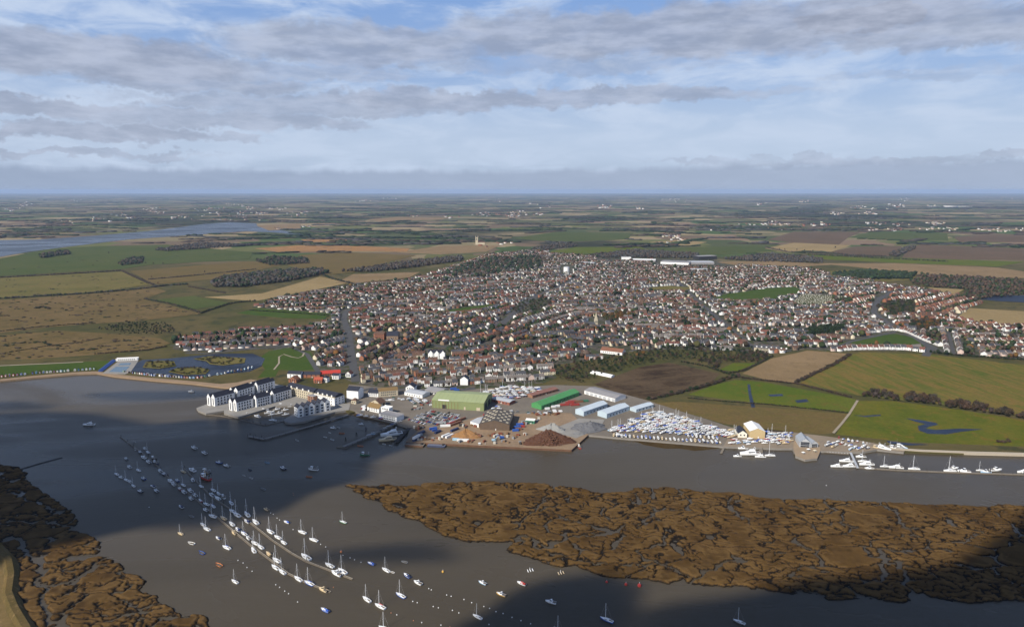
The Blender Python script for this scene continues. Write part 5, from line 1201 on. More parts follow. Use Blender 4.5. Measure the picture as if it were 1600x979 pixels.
# church with spire, ruined tower, water tower
loc = P(931, 511); e = empty('church', (*loc, LAND + .1), math.radians(12)); tag(e, 'stone church with slender pointed spire in mid town', 'church')
obj('tower', MB().box(-3, 3, -3, 3, 0, 15), M_STONEW, e); obj('spire', MB().add([(-3, -3, 15), (3, -3, 15), (3, 3, 15), (-3, 3, 15), (0, 0, 33)], [(0, 1, 4), (1, 2, 4), (2, 3, 4), (3, 0, 4), (0, 3, 2, 1)]), M_STONEW, e)
obj('nave', MB().gable_walls(-26, -3.05, -5, 5, 0, 7, 12), M_STONEW, e); obj('nave_roof', MB().gable_roof(-26, -3.1, -5, 5, 7, 12, .3, .25), RM_['slate'], e)
for k in range(4): obj('window', MB().box(-23 + 5 * k, -21.6 + 5 * k, -5.12, -4.9, 2, 5.5), M_GLASS, e)
for s in (-1, 1): obj('belfry_opening', MB().box(-.7 + s * 1.3, .7 + s * 1.3, -3.1, -2.9, 10.5, 13.5), M_GLASS, e)
loc = P(745, 382); e = empty('church_tower', (*loc, LAND + .1)); tag(e, 'lone far church tower beyond the tan field', 'tower')
obj('tower', MB().box(-6.5, 6.5, -6.5, 6.5, 0, 38), M_STONEW, e)
for sx in (-1, 1):
    for sy in (-1, 1): obj('pinnacle', MB().box(sx * 6 - 1.1, sx * 6 + 1.1, sy * 6 - 1.1, sy * 6 + 1.1, 38, 45), M_STONEW, e)
obj('nave', MB().gable_walls(7, 42, -7, 7, 0, 11, 17), M_STONEW, e); obj('nave_roof', MB().gable_roof(7.2, 42, -7, 7, 11, 17, .3, .3), RM_['brown tiled'], e)
obj('belfry_opening', MB().box(-2, 2, -6.7, -6.4, 24, 34), M_GLASS, e)
loc = P(885, 428.5); e = empty('water_tower', (*loc, LAND + .1)); tag(e, 'white drum shaped water tower above the rooftops', 'water tower')
obj('tank', MB().bar((0, 0, 13), (0, 0, 25), 9.6, 24), M_WHITEW, e); obj('tank_roof', MB().bar((0, 0, 25), (0, 0, 26.5), 9.9, 24, 5), M_STEEL, e); obj('core', MB().bar((0, 0, 0), (0, 0, 13), 3.5, 12), M_STONEW, e); obj('base_ring', MB().bar((0, 0, 11.6), (0, 0, 13), 9.9, 24), M_WHITEW, e)
for k in range(10): obj('column', MB().bar((8.4 * math.cos(k * .628), 8.4 * math.sin(k * .628), 0), (8.4 * math.cos(k * .628), 8.4 * math.sin(k * .628), 12), .9, 8), M_WHITEW, e)
# works at the back of the town, white cottages round the green
for A, B, d, ze, zr, w, r, lab in [((1032, 412), (1076, 414), 70, 8, 10, M_WHITEW, M_GREYR, 'pale grey works roof left of the far trading estate'), ((1080, 413), (1116, 413), 60, 8, 10, M_GREYR, M_STEEL, 'silver works roof in the far trading estate'), ((1092, 406), (1120, 405), 45, 14, 15, M_BLACKW, M_GREYR, 'black cube works at the far town edge'),
                                   ((1080, 423), (1106, 423), 26, 5, 7, M_WHITEW, M_STEEL, 'low pale shed below the far trading estate'), ((985, 408), (1024, 409), 45, 7, 9, M_GREYR, M_WHITEW, 'bright white works roof left of the far estate'), ((972, 406), (986, 406), 20, 12, 13, M_WHITEW, M_GREYR, 'white box shaped works building at the far edge'),
                                   ((905, 412), (928, 413), 30, 5, 7, M_WHITEW, M_STEEL, 'pale low school block near the water tower'), ((700, 492), (735, 491), 22, 4, 5.5, M_WHITEW, M_GREYR, 'flat school block beside its playing field')]:
    building('works_shed', lab, 'works', A, B, d, ze, zr, w, r, rows=(1.5,), n=6, z=LAND + .2)
GREEN_ROWS = [[(1314, 547), (1345, 545.5), (1380, 545), (1415, 546), (1446, 550)], [(1322, 526), (1350, 521), (1380, 516), (1400, 515.5), (1420, 520), (1446, 532), (1470, 541)]]
for row in GREEN_ROWS:
    w = PP(row)
    for (ax, ay), (bx, by) in zip(w[:-1], w[1:]):
        L = math.hypot(bx - ax, by - ay); k = max(1, int(L / 9.2)); a = math.atan2(by - ay, bx - ax)
        for i in range(k):
            t = (i + .5) / k; x, y = ax + (bx - ax) * t, ay + (by - ay) * t; rf = random.choice(['slate', 'brown tiled', 'red tiled', 'slate']); st = 'semi'; s = STYLES[st]
            e = empty('house', (x, y, LAND + .15), a + random.gauss(0, .05)); e.scale = (1.02, 1, random.uniform(.9, 1.15))
            obj('wall', HM[st][0], WM['white'], e); r = obj('roof', HM[st][1], RM_[rf], e); obj('chimney', HM[st][2], M_CHIM, r)
            for wx in (-.28, .28): obj('window', WIN, M_GLASS, e, (wx * s[2], -s[3] / 2, 3.4))
            obj('window', WIN, M_GLASS, e, (-.28 * s[2], -s[3] / 2, 1.0)); obj('door', DOOR, random.choice(DOORM), e, (.28 * s[2], -s[3] / 2, 0))
            tag(e, None, 'house', 'white cottages around the village green'); reg(e, 'white green-side cottage with %s roof' % rf, (x, y), 'town')
# cemetery
sheet('cemetery', [(1255, 459), (1322, 463), (1318, 472), (1262, 478), (1238, 472)], LAND + .5, ground_mat('grave_grass', (.075, .085, .04), (.1, .1, .055), .03, .2), 'grassy cemetery right of the recreation ground', 'cemetery', base=LAND)
gb = MB()
for (x, y) in poly_points([(1255, 459), (1322, 463), (1318, 472), (1262, 478), (1238, 472)], 4.6):
    if random.random() < .6: gb.box(x - .5, x + .5, y - .12, y + .12, LAND + .4, LAND + 1.6 + random.random() * .5)
tag(obj('gravestones', gb, mat('gravestone', (.5, .48, .43), .9, .25, .5)), 'scattered pale gravestones in the cemetery', 'gravestones', kind='stuff')

# heaps, containers, machines, barges on the cargo quay
def heap(name, label, px, rx, ry, h, m, seed, z=LAND + .42, chunks=0, cm=None):
    x0, y0 = P(*px, z); n, r_ = 28, 12; r = np.random.default_rng(seed); V = [(0, 0, h)]; F = []
    for j in range(1, r_ + 1):
        for i in range(n):
            t = j / r_; a = i * 2 * math.pi / n; k = 1 + .22 * math.sin(2 * a + seed) + .12 * math.sin(5 * a + seed * 2) + r.normal() * .03
            V.append((math.cos(a) * rx * t * k, math.sin(a) * ry * t * k, max(-.05, h * (1 - t) ** .9 * (1 + .15 * math.sin(3 * a + seed)) + r.normal() * .07 * h * (1 - t * .6) if j < r_ else -.05)))
    for i in range(n): F.append((0, 1 + i, 1 + (i + 1) % n))
    for j in range(r_ - 1):
        for i in range(n): a = 1 + j * n + i; b = 1 + j * n + (i + 1) % n; F.append((a, a + n, b + n, b))
    e = empty(name, (x0, y0, z)); tag(e, label, 'heap'); obj('mound', MB().add(V, F), m, e)
    if chunks:
        cb = MB()
        for _ in range(chunks):
            t = r.random() ** .6; a = r.random() * 6.28; x, y = math.cos(a) * rx * t * .95, math.sin(a) * ry * t * .95; zz = h * (1 - t) ** .9; s = r.uniform(.3, 1.1)
            cb.bar((x - s, y, zz + r.uniform(0, .4)), (x + s * r.uniform(-1, 1), y + s * r.uniform(-1, 1), zz + r.uniform(.1, .6)), s * .5, 4)
        o = obj('loose_scrap', cb, cm, e); o['kind'] = 'stuff'
    return e
heap('scrap_heap', 'rust brown scrap heap at the quay corner', (856, 690), 26, 15, 14, mat('rusted_scrap', (.085, .04, .024), .95, .4, .6, .2, .35), 1, chunks=700, cm=mat('scrap_bits', (.15, .075, .045), .9, .6, 1.2, .3, .4))
heap('chip_heap', 'orange brown woodchip heap before the timber shed', (728, 681), 15, 10, 8.5, mat('woodchips', (.26, .14, .06), .95, .25, .3, .1, .2), 2)
heap('gravel_heap', 'ridged grey gravel heap beside the green cabin', (862, 671), 16, 9, 8, mat('grey_gravel', (.25, .245, .23), .95, .2, .3, .1, .15), 3, LAND + .5)
heap('sand_heap', 'broad slate grey aggregate slope beside the blue sheds', (920, 668), 25, 14, 7.5, mat('slate_aggregate', (.13, .13, .135), .95, .15, .2, .1, .1), 5, LAND + .5)
heap('sand_heap', 'small dark grey heap at the quay inner edge', (906, 677), 9, 5, 3.5, mat('dark_aggregate', (.17, .17, .17), .95, .15, .2, .1, .1), 6, LAND + .5)
def container_mesh(L=6.1, W=2.44, H=2.6):
    mb = MB().box(0, L, 0, W, .1, H)
    for k in range(int(L / .6)):
        mb.box(.25 + k * .6, .5 + k * .6, -.05, 0, .25, H - .15).box(.25 + k * .6, .5 + k * .6, W, W + .05, .25, H - .15)
    for x in (-.02, L - .13):
        for y in (-.07, W - .08): mb.box(x, x + .15, y, y + .15, 0, H + .04)
    return mb.mesh('container_body'), MB().box(-.06, 0, .1, W / 2 - .03, .2, H - .15).box(-.06, 0, W / 2 + .03, W - .1, .2, H - .15).mesh('container_doors')
CB, CD = container_mesh()
CC = {n: mat('container_' + n, c, .6, .15, .4, .35, .1) for n, c in (('blue', (.035, .1, .36)), ('navy', (.03, .045, .11)), ('white', (.7, .7, .68)), ('red', (.3, .045, .035)), ('rust', (.2, .09, .05)), ('green', (.04, .15, .09)), ('grey', (.3, .31, .32)), ('pale blue', (.35, .52, .62)))}
def container(px, rz, col, sx=1.0, lift=0.0):
    x, y = P(*px, LAND + .42); e = empty('shipping_container', (x, y, LAND + .42 + lift), math.radians(rz)); e.scale = (sx, 1, 1)
    obj('body', CB, CC[col], e); obj('doors', CD, CC[col], e); tag(e, None, 'container', 'containers and skips on the quay'); reg(e, col + ' shipping container' + (' stacked above another' if lift else ''), (x, y), 'yard')
for a in [((647, 690), 62, 'navy', 2.0), ((651, 685), 62, 'grey', 2.0), ((655, 680), 62, 'navy', 2.0), ((647, 690), 62, 'white', 2.0, 2.65), ((672, 672), 30, 'blue', 1.5), ((676, 674), 30, 'blue', 1), ((681, 678), 55, 'navy', 1.6), ((692, 684), 52, 'white', 2), ((698, 685), 52, 'white', 2), ((706, 675), 52, 'navy', 2),
          ((707, 688), -4, 'pale blue', 1.2), ((714, 689), -4, 'white', 2.2), ((803, 669), 12, 'blue', 1.4), ((807, 665), 12, 'blue', 1.4), ((801, 674), 12, 'blue', 1.2), ((811, 668), 12, 'red', 1.2), ((806, 672), 12, 'rust', 1.2), ((755, 650), 8, 'red', 1.2), ((705, 666), 50, 'rust', 3), ((712, 660), 50, 'rust', 3), ((700, 665), 50, 'red', 2),
          ((706, 661), 50, 'grey', 2), ((876, 634), 14, 'red', 2), ((884, 631), 14, 'red', 2), ((892, 634), 14, 'red', 2), ((888, 629), 14, 'red', 2), ((906, 628), 10, 'green', 2), ((862, 637), 14, 'white', 1), ((868, 636), 14, 'white', 1), ((852, 640), 14, 'white', 1), ((898, 629), 14, 'rust', 2), ((704, 609), 20, 'blue', 1.5), ((710, 611), 20, 'blue', 1.2), ((681, 662), 6, 'grey', 2), ((688, 667), 6, 'white', 2)]: container(*a)
def excavator(px, rz, col, label):
    x, y = P(*px, LAND + .42); e = empty('excavator', (x, y, LAND + .42), math.radians(rz)); tag(e, label, 'excavator')
    for s in (-1, 1): obj('track', MB().box(-2.3, 2.3, s * 1.3 - .35, s * 1.3 + .35, 0, 1), M_BLACKW, e)
    obj('body', MB().box(-2.6, 1.2, -1.4, 1.4, 1.1, 2.7), CC[col], e); c = obj('cab', MB().box(.2, 1.9, -1.4, -.1, 1.1, 3.4), CC[col], e); obj('cab_window', MB().box(.6, 1.95, -1.45, -.05, 2.2, 3.2), M_GLASS, c)
    a = obj('boom', MB().bar((1, .3, 2.2), (4.6, .3, 5.6), .35, 4, .28).bar((4.6, .3, 5.6), (7.4, .3, 2.4), .28, 4, .2), CC[col], e); obj('bucket', MB().box(6.9, 7.9, -.4, 1, 1.0, 2.5), M_BLACKW, a)
excavator((772, 689), 15, 'pale blue', 'pale blue excavator near the quay edge'); excavator((784, 685), 200, 'blue', 'dark blue material handler on the quay'); excavator((749, 682), 160, 'rust', 'rusty grab machine beside the woodchip heap')
def barge(A, B, depth, m, label, deckm):
    a = P(*A, 0); b = P(*B, 0); L = math.dist(a, b); e = empty('barge', (a[0], a[1], 0), math.atan2(b[1] - a[1], b[0] - a[0])); tag(e, label, 'barge')
    obj('hull', MB().add([(1.2, .3, -.6), (L - 1.2, .3, -.6), (L - 1.2, depth - .3, -.6), (1.2, depth - .3, -.6), (0, 0, 1.5), (L, 0, 1.5), (L, depth, 1.5), (0, depth, 1.5)], [(0, 3, 2, 1), (0, 1, 5, 4), (1, 2, 6, 5), (2, 3, 7, 6), (3, 0, 4, 7)]), m, e)
    obj('deck', MB().box(.1, L - .1, .1, depth - .1, 1.4, 1.55), deckm, e)
    for y in (0, depth - .2): obj('rubbing_strake', MB().box(0, L, y, y + .2, 1.55, 1.9), m, e)
    obj('winch', MB().box(L * .8, L * .88, depth * .3, depth * .6, 1.55, 2.9), M_DARKWOOD, e)
barge((632, 697), (661, 699), 13, M_PILE, 'rusty work barge moored at the quay', M_YARD); barge((667, 698), (695, 699.5), 10, mat('navy_barge', (.05, .06, .11), .7, .2, .3), 'blue grey pontoon barge beside the rusty one', mat('barge_deck', (.13, .14, .18), .8, .2, .3))

# clutter: stacks of timber and pallets, small cabins
STK = MB()
for k in range(4): STK.box(-1.6, 1.6, -1.1, 1.1, k * .55, k * .55 + .42).box(-1.5, -1.2, -1.0, 1.0, k * .55 + .42, k * .55 + .55).box(1.2, 1.5, -1.0, 1.0, k * .55 + .42, k * .55 + .55)
STK = STK.mesh('boards')
STKM = {n: mat('stack_' + n.replace(' ', '_'), c, .9, .3, .6) for n, c in (('brown', (.2, .12, .065)), ('grey', (.25, .25, .25)), ('dark', (.05, .045, .04)), ('pale', (.5, .47, .4)), ('rust red', (.2, .07, .04)))}
for poly, cnt in (([(700, 690), (760, 693), (820, 696), (815, 690), (760, 687), (720, 687)], 14), ([(640, 688), (690, 690), (686, 684), (660, 684)], 10), ([(760, 684), (820, 686), (830, 676), (800, 676), (765, 678)], 14), ([(812, 664), (850, 660), (846, 652), (815, 656)], 12), ([(716, 668), (745, 668), (735, 660), (722, 662)], 9), ([(830, 650), (890, 648), (880, 644), (832, 645)], 12), ([(650, 672), (664, 670), (660, 664), (646, 668)], 8), ([(640, 640), (668, 638), (660, 632), (640, 634)], 8)):
    w = PP(poly, LAND + .42); got = 0
    while got < cnt:
        x = random.uniform(min(p[0] for p in w), max(p[0] for p in w)); y = random.uniform(min(p[1] for p in w), max(p[1] for p in w))
        if not inside(x, y, w): continue
        c = random.choice(list(STKM)); e = obj('timber_stack', STK, STKM[c], None, (x, y, LAND + (.4 if poly[0][1] > 650 else .14)), random.random() * 3.1, (random.uniform(.7, 1.6), random.uniform(.7, 1.3), random.uniform(.6, 1.3))); got += 1
        tag(e, None, 'stack', 'stacked materials on the quay'); reg(e, c + ' stack of boards', (x, y), 'yard')
for px, c in (((1255, 709), 'white'), ((1263, 704), 'white'), ((1273, 706), 'cream')):
    X, Y = P(*px, LAND + .3); e = empty('garden_canopy', (X, Y, LAND + .3), .3); tag(e, {1255: 'leftmost small canopy on the tan forecourt', 1263: 'middle small canopy on the tan forecourt', 1273: 'rightmost small canopy on the tan forecourt'}[px[0]], 'canopy')
    obj('canopy_roof', MB().hip_roof(-1.6, 1.6, -1.4, 1.4, 2.1, 3.0, .1), WM[c], e)
    for sx in (-1.5, 1.5):
        for sy in (-1.3, 1.3): obj('post', MB().bar((sx, sy, 0), (sx, sy, 2.1), .06, 4), M_STEEL, e)

# jetties and pontoons
def jetty(name, label, cat, pts, width, z, deckm, pile=None, pm=None, seg=None, ph=2.2, rail=False, kerb=None):
    w = [Vector((*P(*p, z), 0)) for p in pts]; e = empty(name, (w[0].x, w[0].y, 0)); tag(e, label, cat); o = w[0]; acc = 0.0
    for a, b in zip(w[:-1], w[1:]):
        d = b - a; L = d.length; u = d / L; nr = Vector((-u.y, u.x, 0)); k = max(1, round(L / (seg or L)))
        for i in range(k):
            p = a + u * (L * i / k) - o; q = a + u * (L * (i + 1) / k - (.35 if seg else 0)) - o; h = nr * width / 2
            vs = [(*(p + h).xy, z), (*(p - h).xy, z), (*(q - h).xy, z), (*(q + h).xy, z)]
            s = obj('deck', MB().add([(x, y, zz - .55) for x, y, zz in vs] + vs, [(0, 1, 2, 3), (4, 7, 6, 5), (0, 4, 5, 1), (1, 5, 6, 2), (2, 6, 7, 3), (3, 7, 4, 0)]), deckm, e)
            if kerb:
                for sg in (1,):
                    c = h * sg * .92; obj('kerb', MB().bar((*(p + c).xy, z + .12), (*(q + c).xy, z + .12), .11, 4), kerb, s)
        if pile:
            t = 0.0
            while t < L:
                for sg in ((1, -1) if width > 2.4 else (1,)):
                    c = a + u * t + nr * sg * (width / 2 + .2) - o; obj('pile', MB().bar((c.x, c.y, -1.5), (c.x, c.y, z + ph), .26, 6), pm or M_DARKWOOD, e)
                t += pile
    return e
M_PONT = mat('pontoon_boards', (.17, .14, .105), .9, .25, .5); M_KERB = mat('pale_kerb', (.4, .36, .29), .8, .15, .6)
PONT_A = [(188, 682), (208, 697), (240, 722), (262, 745), (300, 775), (340, 808), (390, 850), (420, 872), (450, 895), (480, 910), (517, 924)]
PONT_B = [(287, 731), (312, 757), (330, 775), (360, 795), (390, 815), (425, 843), (455, 863), (478, 876), (520, 892), (551, 904)]
jetty('pontoon', 'left one of two long mooring pontoons running downriver', 'pontoon', PONT_A, 1.25, .55, M_PONT, 24, M_DARKWOOD, 12, 2.6, kerb=M_KERB)
jetty('pontoon', 'right one of two long mooring pontoons running downriver', 'pontoon', PONT_B, 1.25, .55, M_PONT, 24, M_DARKWOOD, 12, 2.6, kerb=M_KERB)
jetty('pontoon', 'boat lined pontoon along the right hand bank', 'pontoon', [(1338, 730), (1400, 734), (1500, 738), (1600, 741), (1760, 747)], 2.0, .6, M_PONT, 30, M_DARKWOOD, 10, 2.2, kerb=M_KERB)
jetty('gangway', 'sloping gangway down to the right hand pontoon', 'gangway', [(1329, 706), (1340, 730)], 2.2, 1.6, M_STEEL, None)
jetty('breakwater', 'long dark breakwater jetty enclosing the harbour mouth', 'breakwater', [(413, 685), (445, 676), (480, 666.5), (515, 656), (545, 647)], 3.4, 1.7, M_STONE, 9, M_DARKWOOD, 14, .3)
jetty('breakwater', 'short return arm at the breakwater head', 'breakwater', [(389, 680.5), (413, 685.5)], 3.4, 1.5, M_STONE, 9, M_DARKWOOD, None, 2.6)
jetty('pontoon', 'thin floating pontoon closing the harbour basin', 'pontoon', [(375, 655), (395, 660), (415, 664), (444, 657)], 1.8, .6, M_PONT, 12, M_DARKWOOD, 10, 2.0)
jetty('pontoon', 'thin pontoon off the far left harbour quay', 'pontoon', [(323, 647), (344, 649), (364, 653)], 1.6, .6, M_PONT, 12, M_DARKWOOD, 10, 2.0)
jetty('town_jetty', 'town jetty reaching from the slip into the river', 'jetty', [(630, 655), (600, 669), (572, 682), (536, 697)], 4.2, 2.4, M_STONE, 8, M_DARKWOOD, 12, .4)
jetty('landing_stage', 'low landing stage at the town jetty head', 'jetty', [(527, 697), (543, 699)], 5, .7, M_PONT, None)
jetty('fish_stage', 'dark fish dock stage beside the white ferry', 'jetty', [(640, 668), (629, 678), (618, 690)], 5, 2.2, M_DARKWOOD, 7, M_DARKWOOD, None, .5)
jetty('boat_stage', 'short wooden boat stage at the right end of the boatyard', 'jetty', [(1133, 694), (1127, 707)], 2.4, 1.2, M_WOOD, 6, M_WOOD, None, .8)
jetty('slip_stage', 'timber stage behind the big motor yacht', 'jetty', [(1188, 694), (1189, 706)], 4, 1.4, M_WOOD, 6, M_DARKWOOD, None, .8)
jetty('fence_stage', 'row of white mooring posts right of the glass roofed house', 'jetty', [(1288, 706), (1326, 709)], 1.2, .9, M_PONT, 3, M_WHITEW, None, .8)
jetty('old_groyne', 'low dark mud groyne off the near salt marsh', 'groyne', [(30, 733), (60, 724), (97, 714)], 3, .35, M_DARKWOOD, 8, M_DARKWOOD, None, .25)
# mooring dolphins off the slip
for k, (x, y) in enumerate([(540, 689), (557, 681), (572, 673)]):
    X, Y = P(x, y, 0); e = empty('mooring_dolphin', (X, Y, 0)); tag(e, ['outermost', 'middle', 'innermost'][k] + ' black mooring dolphin left of the town jetty', 'mooring post', 'mooring dolphins')
    for a in range(3): obj('pile', MB().bar((math.cos(a * 2.1) * 1.2, math.sin(a * 2.1) * 1.2, -1), (math.cos(a * 2.1) * .3, math.sin(a * 2.1) * .3, 4.5), .28, 6), M_DARKWOOD, e)
    obj('cap', MB().bar((0, 0, 4.2), (0, 0, 4.9), .6, 8), M_BLACKW, e)

# open air pool and beach huts, groynes
sheet('pool_deck', [(160, 583), (186, 563), (217, 562), (204, 581), (196, 584)], LAND + .5, M_CONC, 'pale paved deck of the open air pool', 'pool deck', base=LAND)
M_POOLW = water_mat('swimming_pool_water', (.08, .13, .17), .05, .04, .6)
sheet('pool_water', [(170, 580.5), (181, 572.5), (203, 572), (194, 581)], LAND + .62, M_POOLW, 'large rectangular open air swimming pool', 'pool', base=LAND + .4)
sheet('pool_water', [(184, 570.5), (189, 567), (205, 566.5), (203, 570)], LAND + .62, M_POOLW, 'small paddling pool behind the large one', 'pool', base=LAND + .4)
building('pool_house', 'long white changing rooms behind the open air pool', 'pool house', (181, 564), (215, 562.5), 7, 3.4, 3.4, M_WHITEW, M_WHITEW, ridge='flat', rows=(1.2,), n=9)
loc, rz, L = frame((160, 580), (182, 563)); e = empty('pool_terrace', loc, rz); tag(e, 'blue stepped terrace along the left pool side', 'terrace')
for k in range(4): obj('step', MB().box(0, L, k * 1.4, k * 1.4 + 1.4, 0, .6 + .55 * k), mat('pool_blue', (.05, .1, .3), .6, .15, .5), e)
HUTW = MB().gable_walls(-1.25, 1.25, -1.1, 1.1, 0, 2.1, 2.9); HUTW = swap(HUTW).mesh('wall'); HUTR = swap(MB().gable_roof(-1.25, 1.25, -1.1, 1.1, 2.1, 2.9, .15, .1)).mesh('roof'); HUTD = MB().box(-.55, .55, -1.3, -1.22, .1, 1.9).mesh('door')
HC = {n: mat('hut_' + n, c, .7, .12, .8) for n, c in (('white', (.75, .74, .7)), ('blue', (.08, .16, .42)), ('pale blue', (.4, .55, .66)), ('orange', (.42, .16, .05)), ('green', (.1, .22, .13)), ('brown', (.17, .09, .05)), ('red', (.36, .06, .04)), ('grey', (.3, .3, .3)))}
def huts(pts, step):
    w = PP(pts)
    for (ax, ay), (bx, by) in zip(w[:-1], w[1:]):
        L = math.hypot(bx - ax, by - ay); k = int(L / step)
        for i in range(k):
            if random.random() < .07: continue
            t = (i + .5) / k; x, y = ax + (bx - ax) * t, ay + (by - ay) * t; c = random.choice(['white', 'white', 'blue', 'pale blue', 'orange', 'green', 'brown', 'brown', 'red', 'grey'])
            e = empty('beach_hut', (x, y, LAND + .15), math.atan2(by - ay, bx - ax) + random.gauss(0, .08), random.uniform(1.1, 1.35)); obj('wall', HUTW, HC[c], e); obj('roof', HUTR, RM_['dark'] if random.random() < .5 else HC['grey'], e); obj('door', HUTD, HC[random.choice(['white', 'blue', 'grey'])], e)
            tag(e, None, 'beach hut', 'beach huts along the shore'); reg(e, c + ' beach hut', (x, y), 'shore')
huts([(-40, 591), (0, 589), (60, 583), (120, 579), (150, 576.5)], 4.6); huts([(192, 581), (240, 587), (300, 591), (318, 590)], 4.8); huts([(318, 589.5), (350, 584), (375, 579), (397, 574)], 5.2)
for k in range(12):
    t = k / 11; x = 151 + 172 * t; y = 581.5 + 17 * t; w = PP([(x, y), (x + 5, y - 2.2)], 1); e = obj('groyne', MB().bar((*w[1], 1.4), (*w[0], .5), .5, 4, .45), M_DARKWOOD); tag(e, None, 'groyne', 'timber groynes on the beach'); reg(e, 'dark timber groyne on the beach', w[0], 'shore')
# ------------------------------------------------------------------ boats
def hull_mesh(L, B, fb=1.0, draft=.4, bowk=2.2, stern=.82, sheer=.3, deckdrop=.0):
    n = 10; mb = MB(); rows = []
    for i in range(n):
        t = i / (n - 1); b = B / 2 * (1 - max(0, (t - .42) / .58) ** bowk) * (stern + (1 - stern) * min(t / .35, 1)); b = max(b, .03); x = -L / 2 + L * t
        zs = fb + sheer * t * t; k = draft * (1 - t ** 3); rk = .35 * (t ** 4)
        rows.append([(x + rk, -b, zs), (x + rk * .5, -b * .93, zs * .35), (x, -b * .55, -k * .6), (x, 0, -k), (x, b * .55, -k * .6), (x + rk * .5, b * .93, zs * .35), (x + rk, b, zs)])
    vs = [v for r in rows for v in r]; fs = []
    for i in range(n - 1):
        for j in range(6): a = i * 7 + j; fs.append((a, a + 1, a + 8, a + 7))
    fs.append(tuple(range(7)))
    hull = MB().add(vs, fs).mesh('hull')
    dk = MB(); dv = []; df = []
    for r in rows: dv += [(r[0][0], r[0][1] * .97, r[0][2] - .03 - deckdrop), (r[6][0], r[6][1] * .97, r[6][2] - .03 - deckdrop)]
    for i in range(n - 1): df.append((2 * i, 2 * i + 2, 2 * i + 3, 2 * i + 1))
    return hull, dk.add(dv, df).mesh('deck')
def taper(x0, x1, w0, w1, z0, z1, s=.8):
    return MB().add([(x0, -w0, z0), (x1, -w1, z0), (x1, w1, z0), (x0, w0, z0), (x0 + .1, -w0 * s, z1), (x1 - (x1 - x0) * .25, -w1 * s, z1 - .06), (x1 - (x1 - x0) * .25, w1 * s, z1 - .06), (x0 + .1, w0 * s, z1)], [(4, 5, 6, 7), (0, 1, 5, 4), (1, 2, 6, 5), (2, 3, 7, 6), (3, 0, 4, 7)])
Y_H, Y_D = hull_mesh(9, 2.9, 1.0, .45)
Y_CAB = taper(-1.4, 2.4, .95, .7, .95, 1.65).mesh('cabin'); Y_WIN = MB().box(-1.0, 1.2, -.93, -.8, 1.2, 1.42).box(-1.0, 1.2, .8, .93, 1.2, 1.42).mesh('cabin_window')
Y_PIT = MB().box(-3.9, -1.6, -.62, .62, 1.0, 1.08).mesh('cockpit'); Y_COAM = MB().box(-3.9, -1.5, -.86, -.7, 1.0, 1.3).box(-3.9, -1.5, .7, .86, 1.0, 1.3).mesh('coaming')
Y_MAST = MB().bar((.9, 0, 1.4), (.85, 0, 12.2), .15, 6, .11).bar((.87, -.9, 7.2), (.87, .9, 7.2), .05, 4).mesh('mast')
Y_BOOM = MB().bar((.8, 0, 2.3), (-2.9, 0, 2.35), .08, 5).mesh('boom'); Y_COVER = MB().bar((.7, 0, 2.55), (-2.8, 0, 2.5), .26, 6, .16).mesh('sail_cover')
Y_STAY = MB().bar((4.5, 0, 1.35), (.9, 0, 11.8), .03, 3).bar((-4.4, 0, 1.1), (.86, 0, 12.0), .03, 3).bar((.6, -1.35, 1.05), (.87, -.9, 7.2), .025, 3).bar((.6, 1.35, 1.05), (.87, .9, 7.2), .025, 3).mesh('rigging')
Y_KEEL = MB().add([(-1, -.15, -.4), (1.2, -.15, -.4), (1.2, .15, -.4), (-1, .15, -.4), (-.7, -.1, -1.5), (.8, -.1, -1.5), (.8, .1, -1.5), (-.7, .1, -1.5)], [(0, 1, 5, 4), (1, 2, 6, 5), (2, 3, 7, 6), (3, 0, 4, 7), (4, 5, 6, 7)]).mesh('keel')
Y_PROP = MB().bar((-2, -1.5, -1.5), (-2, -1.0, .3), .07, 4).bar((-2, 1.5, -1.5), (-2, 1.0, .3), .07, 4).bar((2, -1.4, -1.5), (2, -.8, .3), .07, 4).bar((2, 1.4, -1.5), (2, .8, .3), .07, 4).mesh('props')
Y_CANVAS = MB().add([(-4.2, -1.15, 1.05), (3.6, -.55, 1.2), (3.6, .55, 1.2), (-4.2, 1.15, 1.05), (-4.2, 0, 2.3), (2.6, 0, 2.1)], [(0, 1, 5, 4), (2, 3, 4, 5), (1, 2, 5), (3, 0, 4)]).mesh('canvas_cover')
M_H, M_D = hull_mesh(7, 2.6, .95, .35, 2.6, .95, .35)
M_CAB = taper(-1.2, 2.0, .95, .7, .95, 1.75, .82).mesh('cabin'); M_SCR = MB().add([(.9, -.9, 1.62), (.9, .9, 1.62), (.3, .78, 2.35), (.3, -.78, 2.35), (-.7, -.85, 1.65), (-.7, .85, 1.65), (-.5, .78, 2.3), (-.5, -.78, 2.3)], [(0, 1, 2, 3), (1, 5, 6, 2), (4, 0, 3, 7)]).mesh('windscreen')
M_TOP = MB().box(-.75, .35, -.8, .8, 2.33, 2.43).mesh('hard_top'); M_PIT = MB().box(-3.2, -1.25, -.9, .9, .95, 1.03).mesh('cockpit'); M_ENG = MB().box(-3.85, -3.45, -.25, .25, .2, 1.5).mesh('outboard_motor')
M_CANVAS = MB().add([(-3.35, -1.15, 1.0), (.8, -1.05, 1.15), (.8, 1.05, 1.15), (-3.35, 1.15, 1.0), (-3.2, 0, 1.75), (.2, 0, 2.3)], [(0, 1, 5, 4), (2, 3, 4, 5), (1, 2, 5), (3, 0, 4)]).mesh('canvas_cover')
D_H, D_D = hull_mesh(4.2, 1.6, .55, .2, 2.2, .85, .2, .3); D_TH = MB().box(-.9, -.6, -.68, .68, .38, .46).box(.5, .8, -.6, .6, .4, .48).mesh('thwarts')
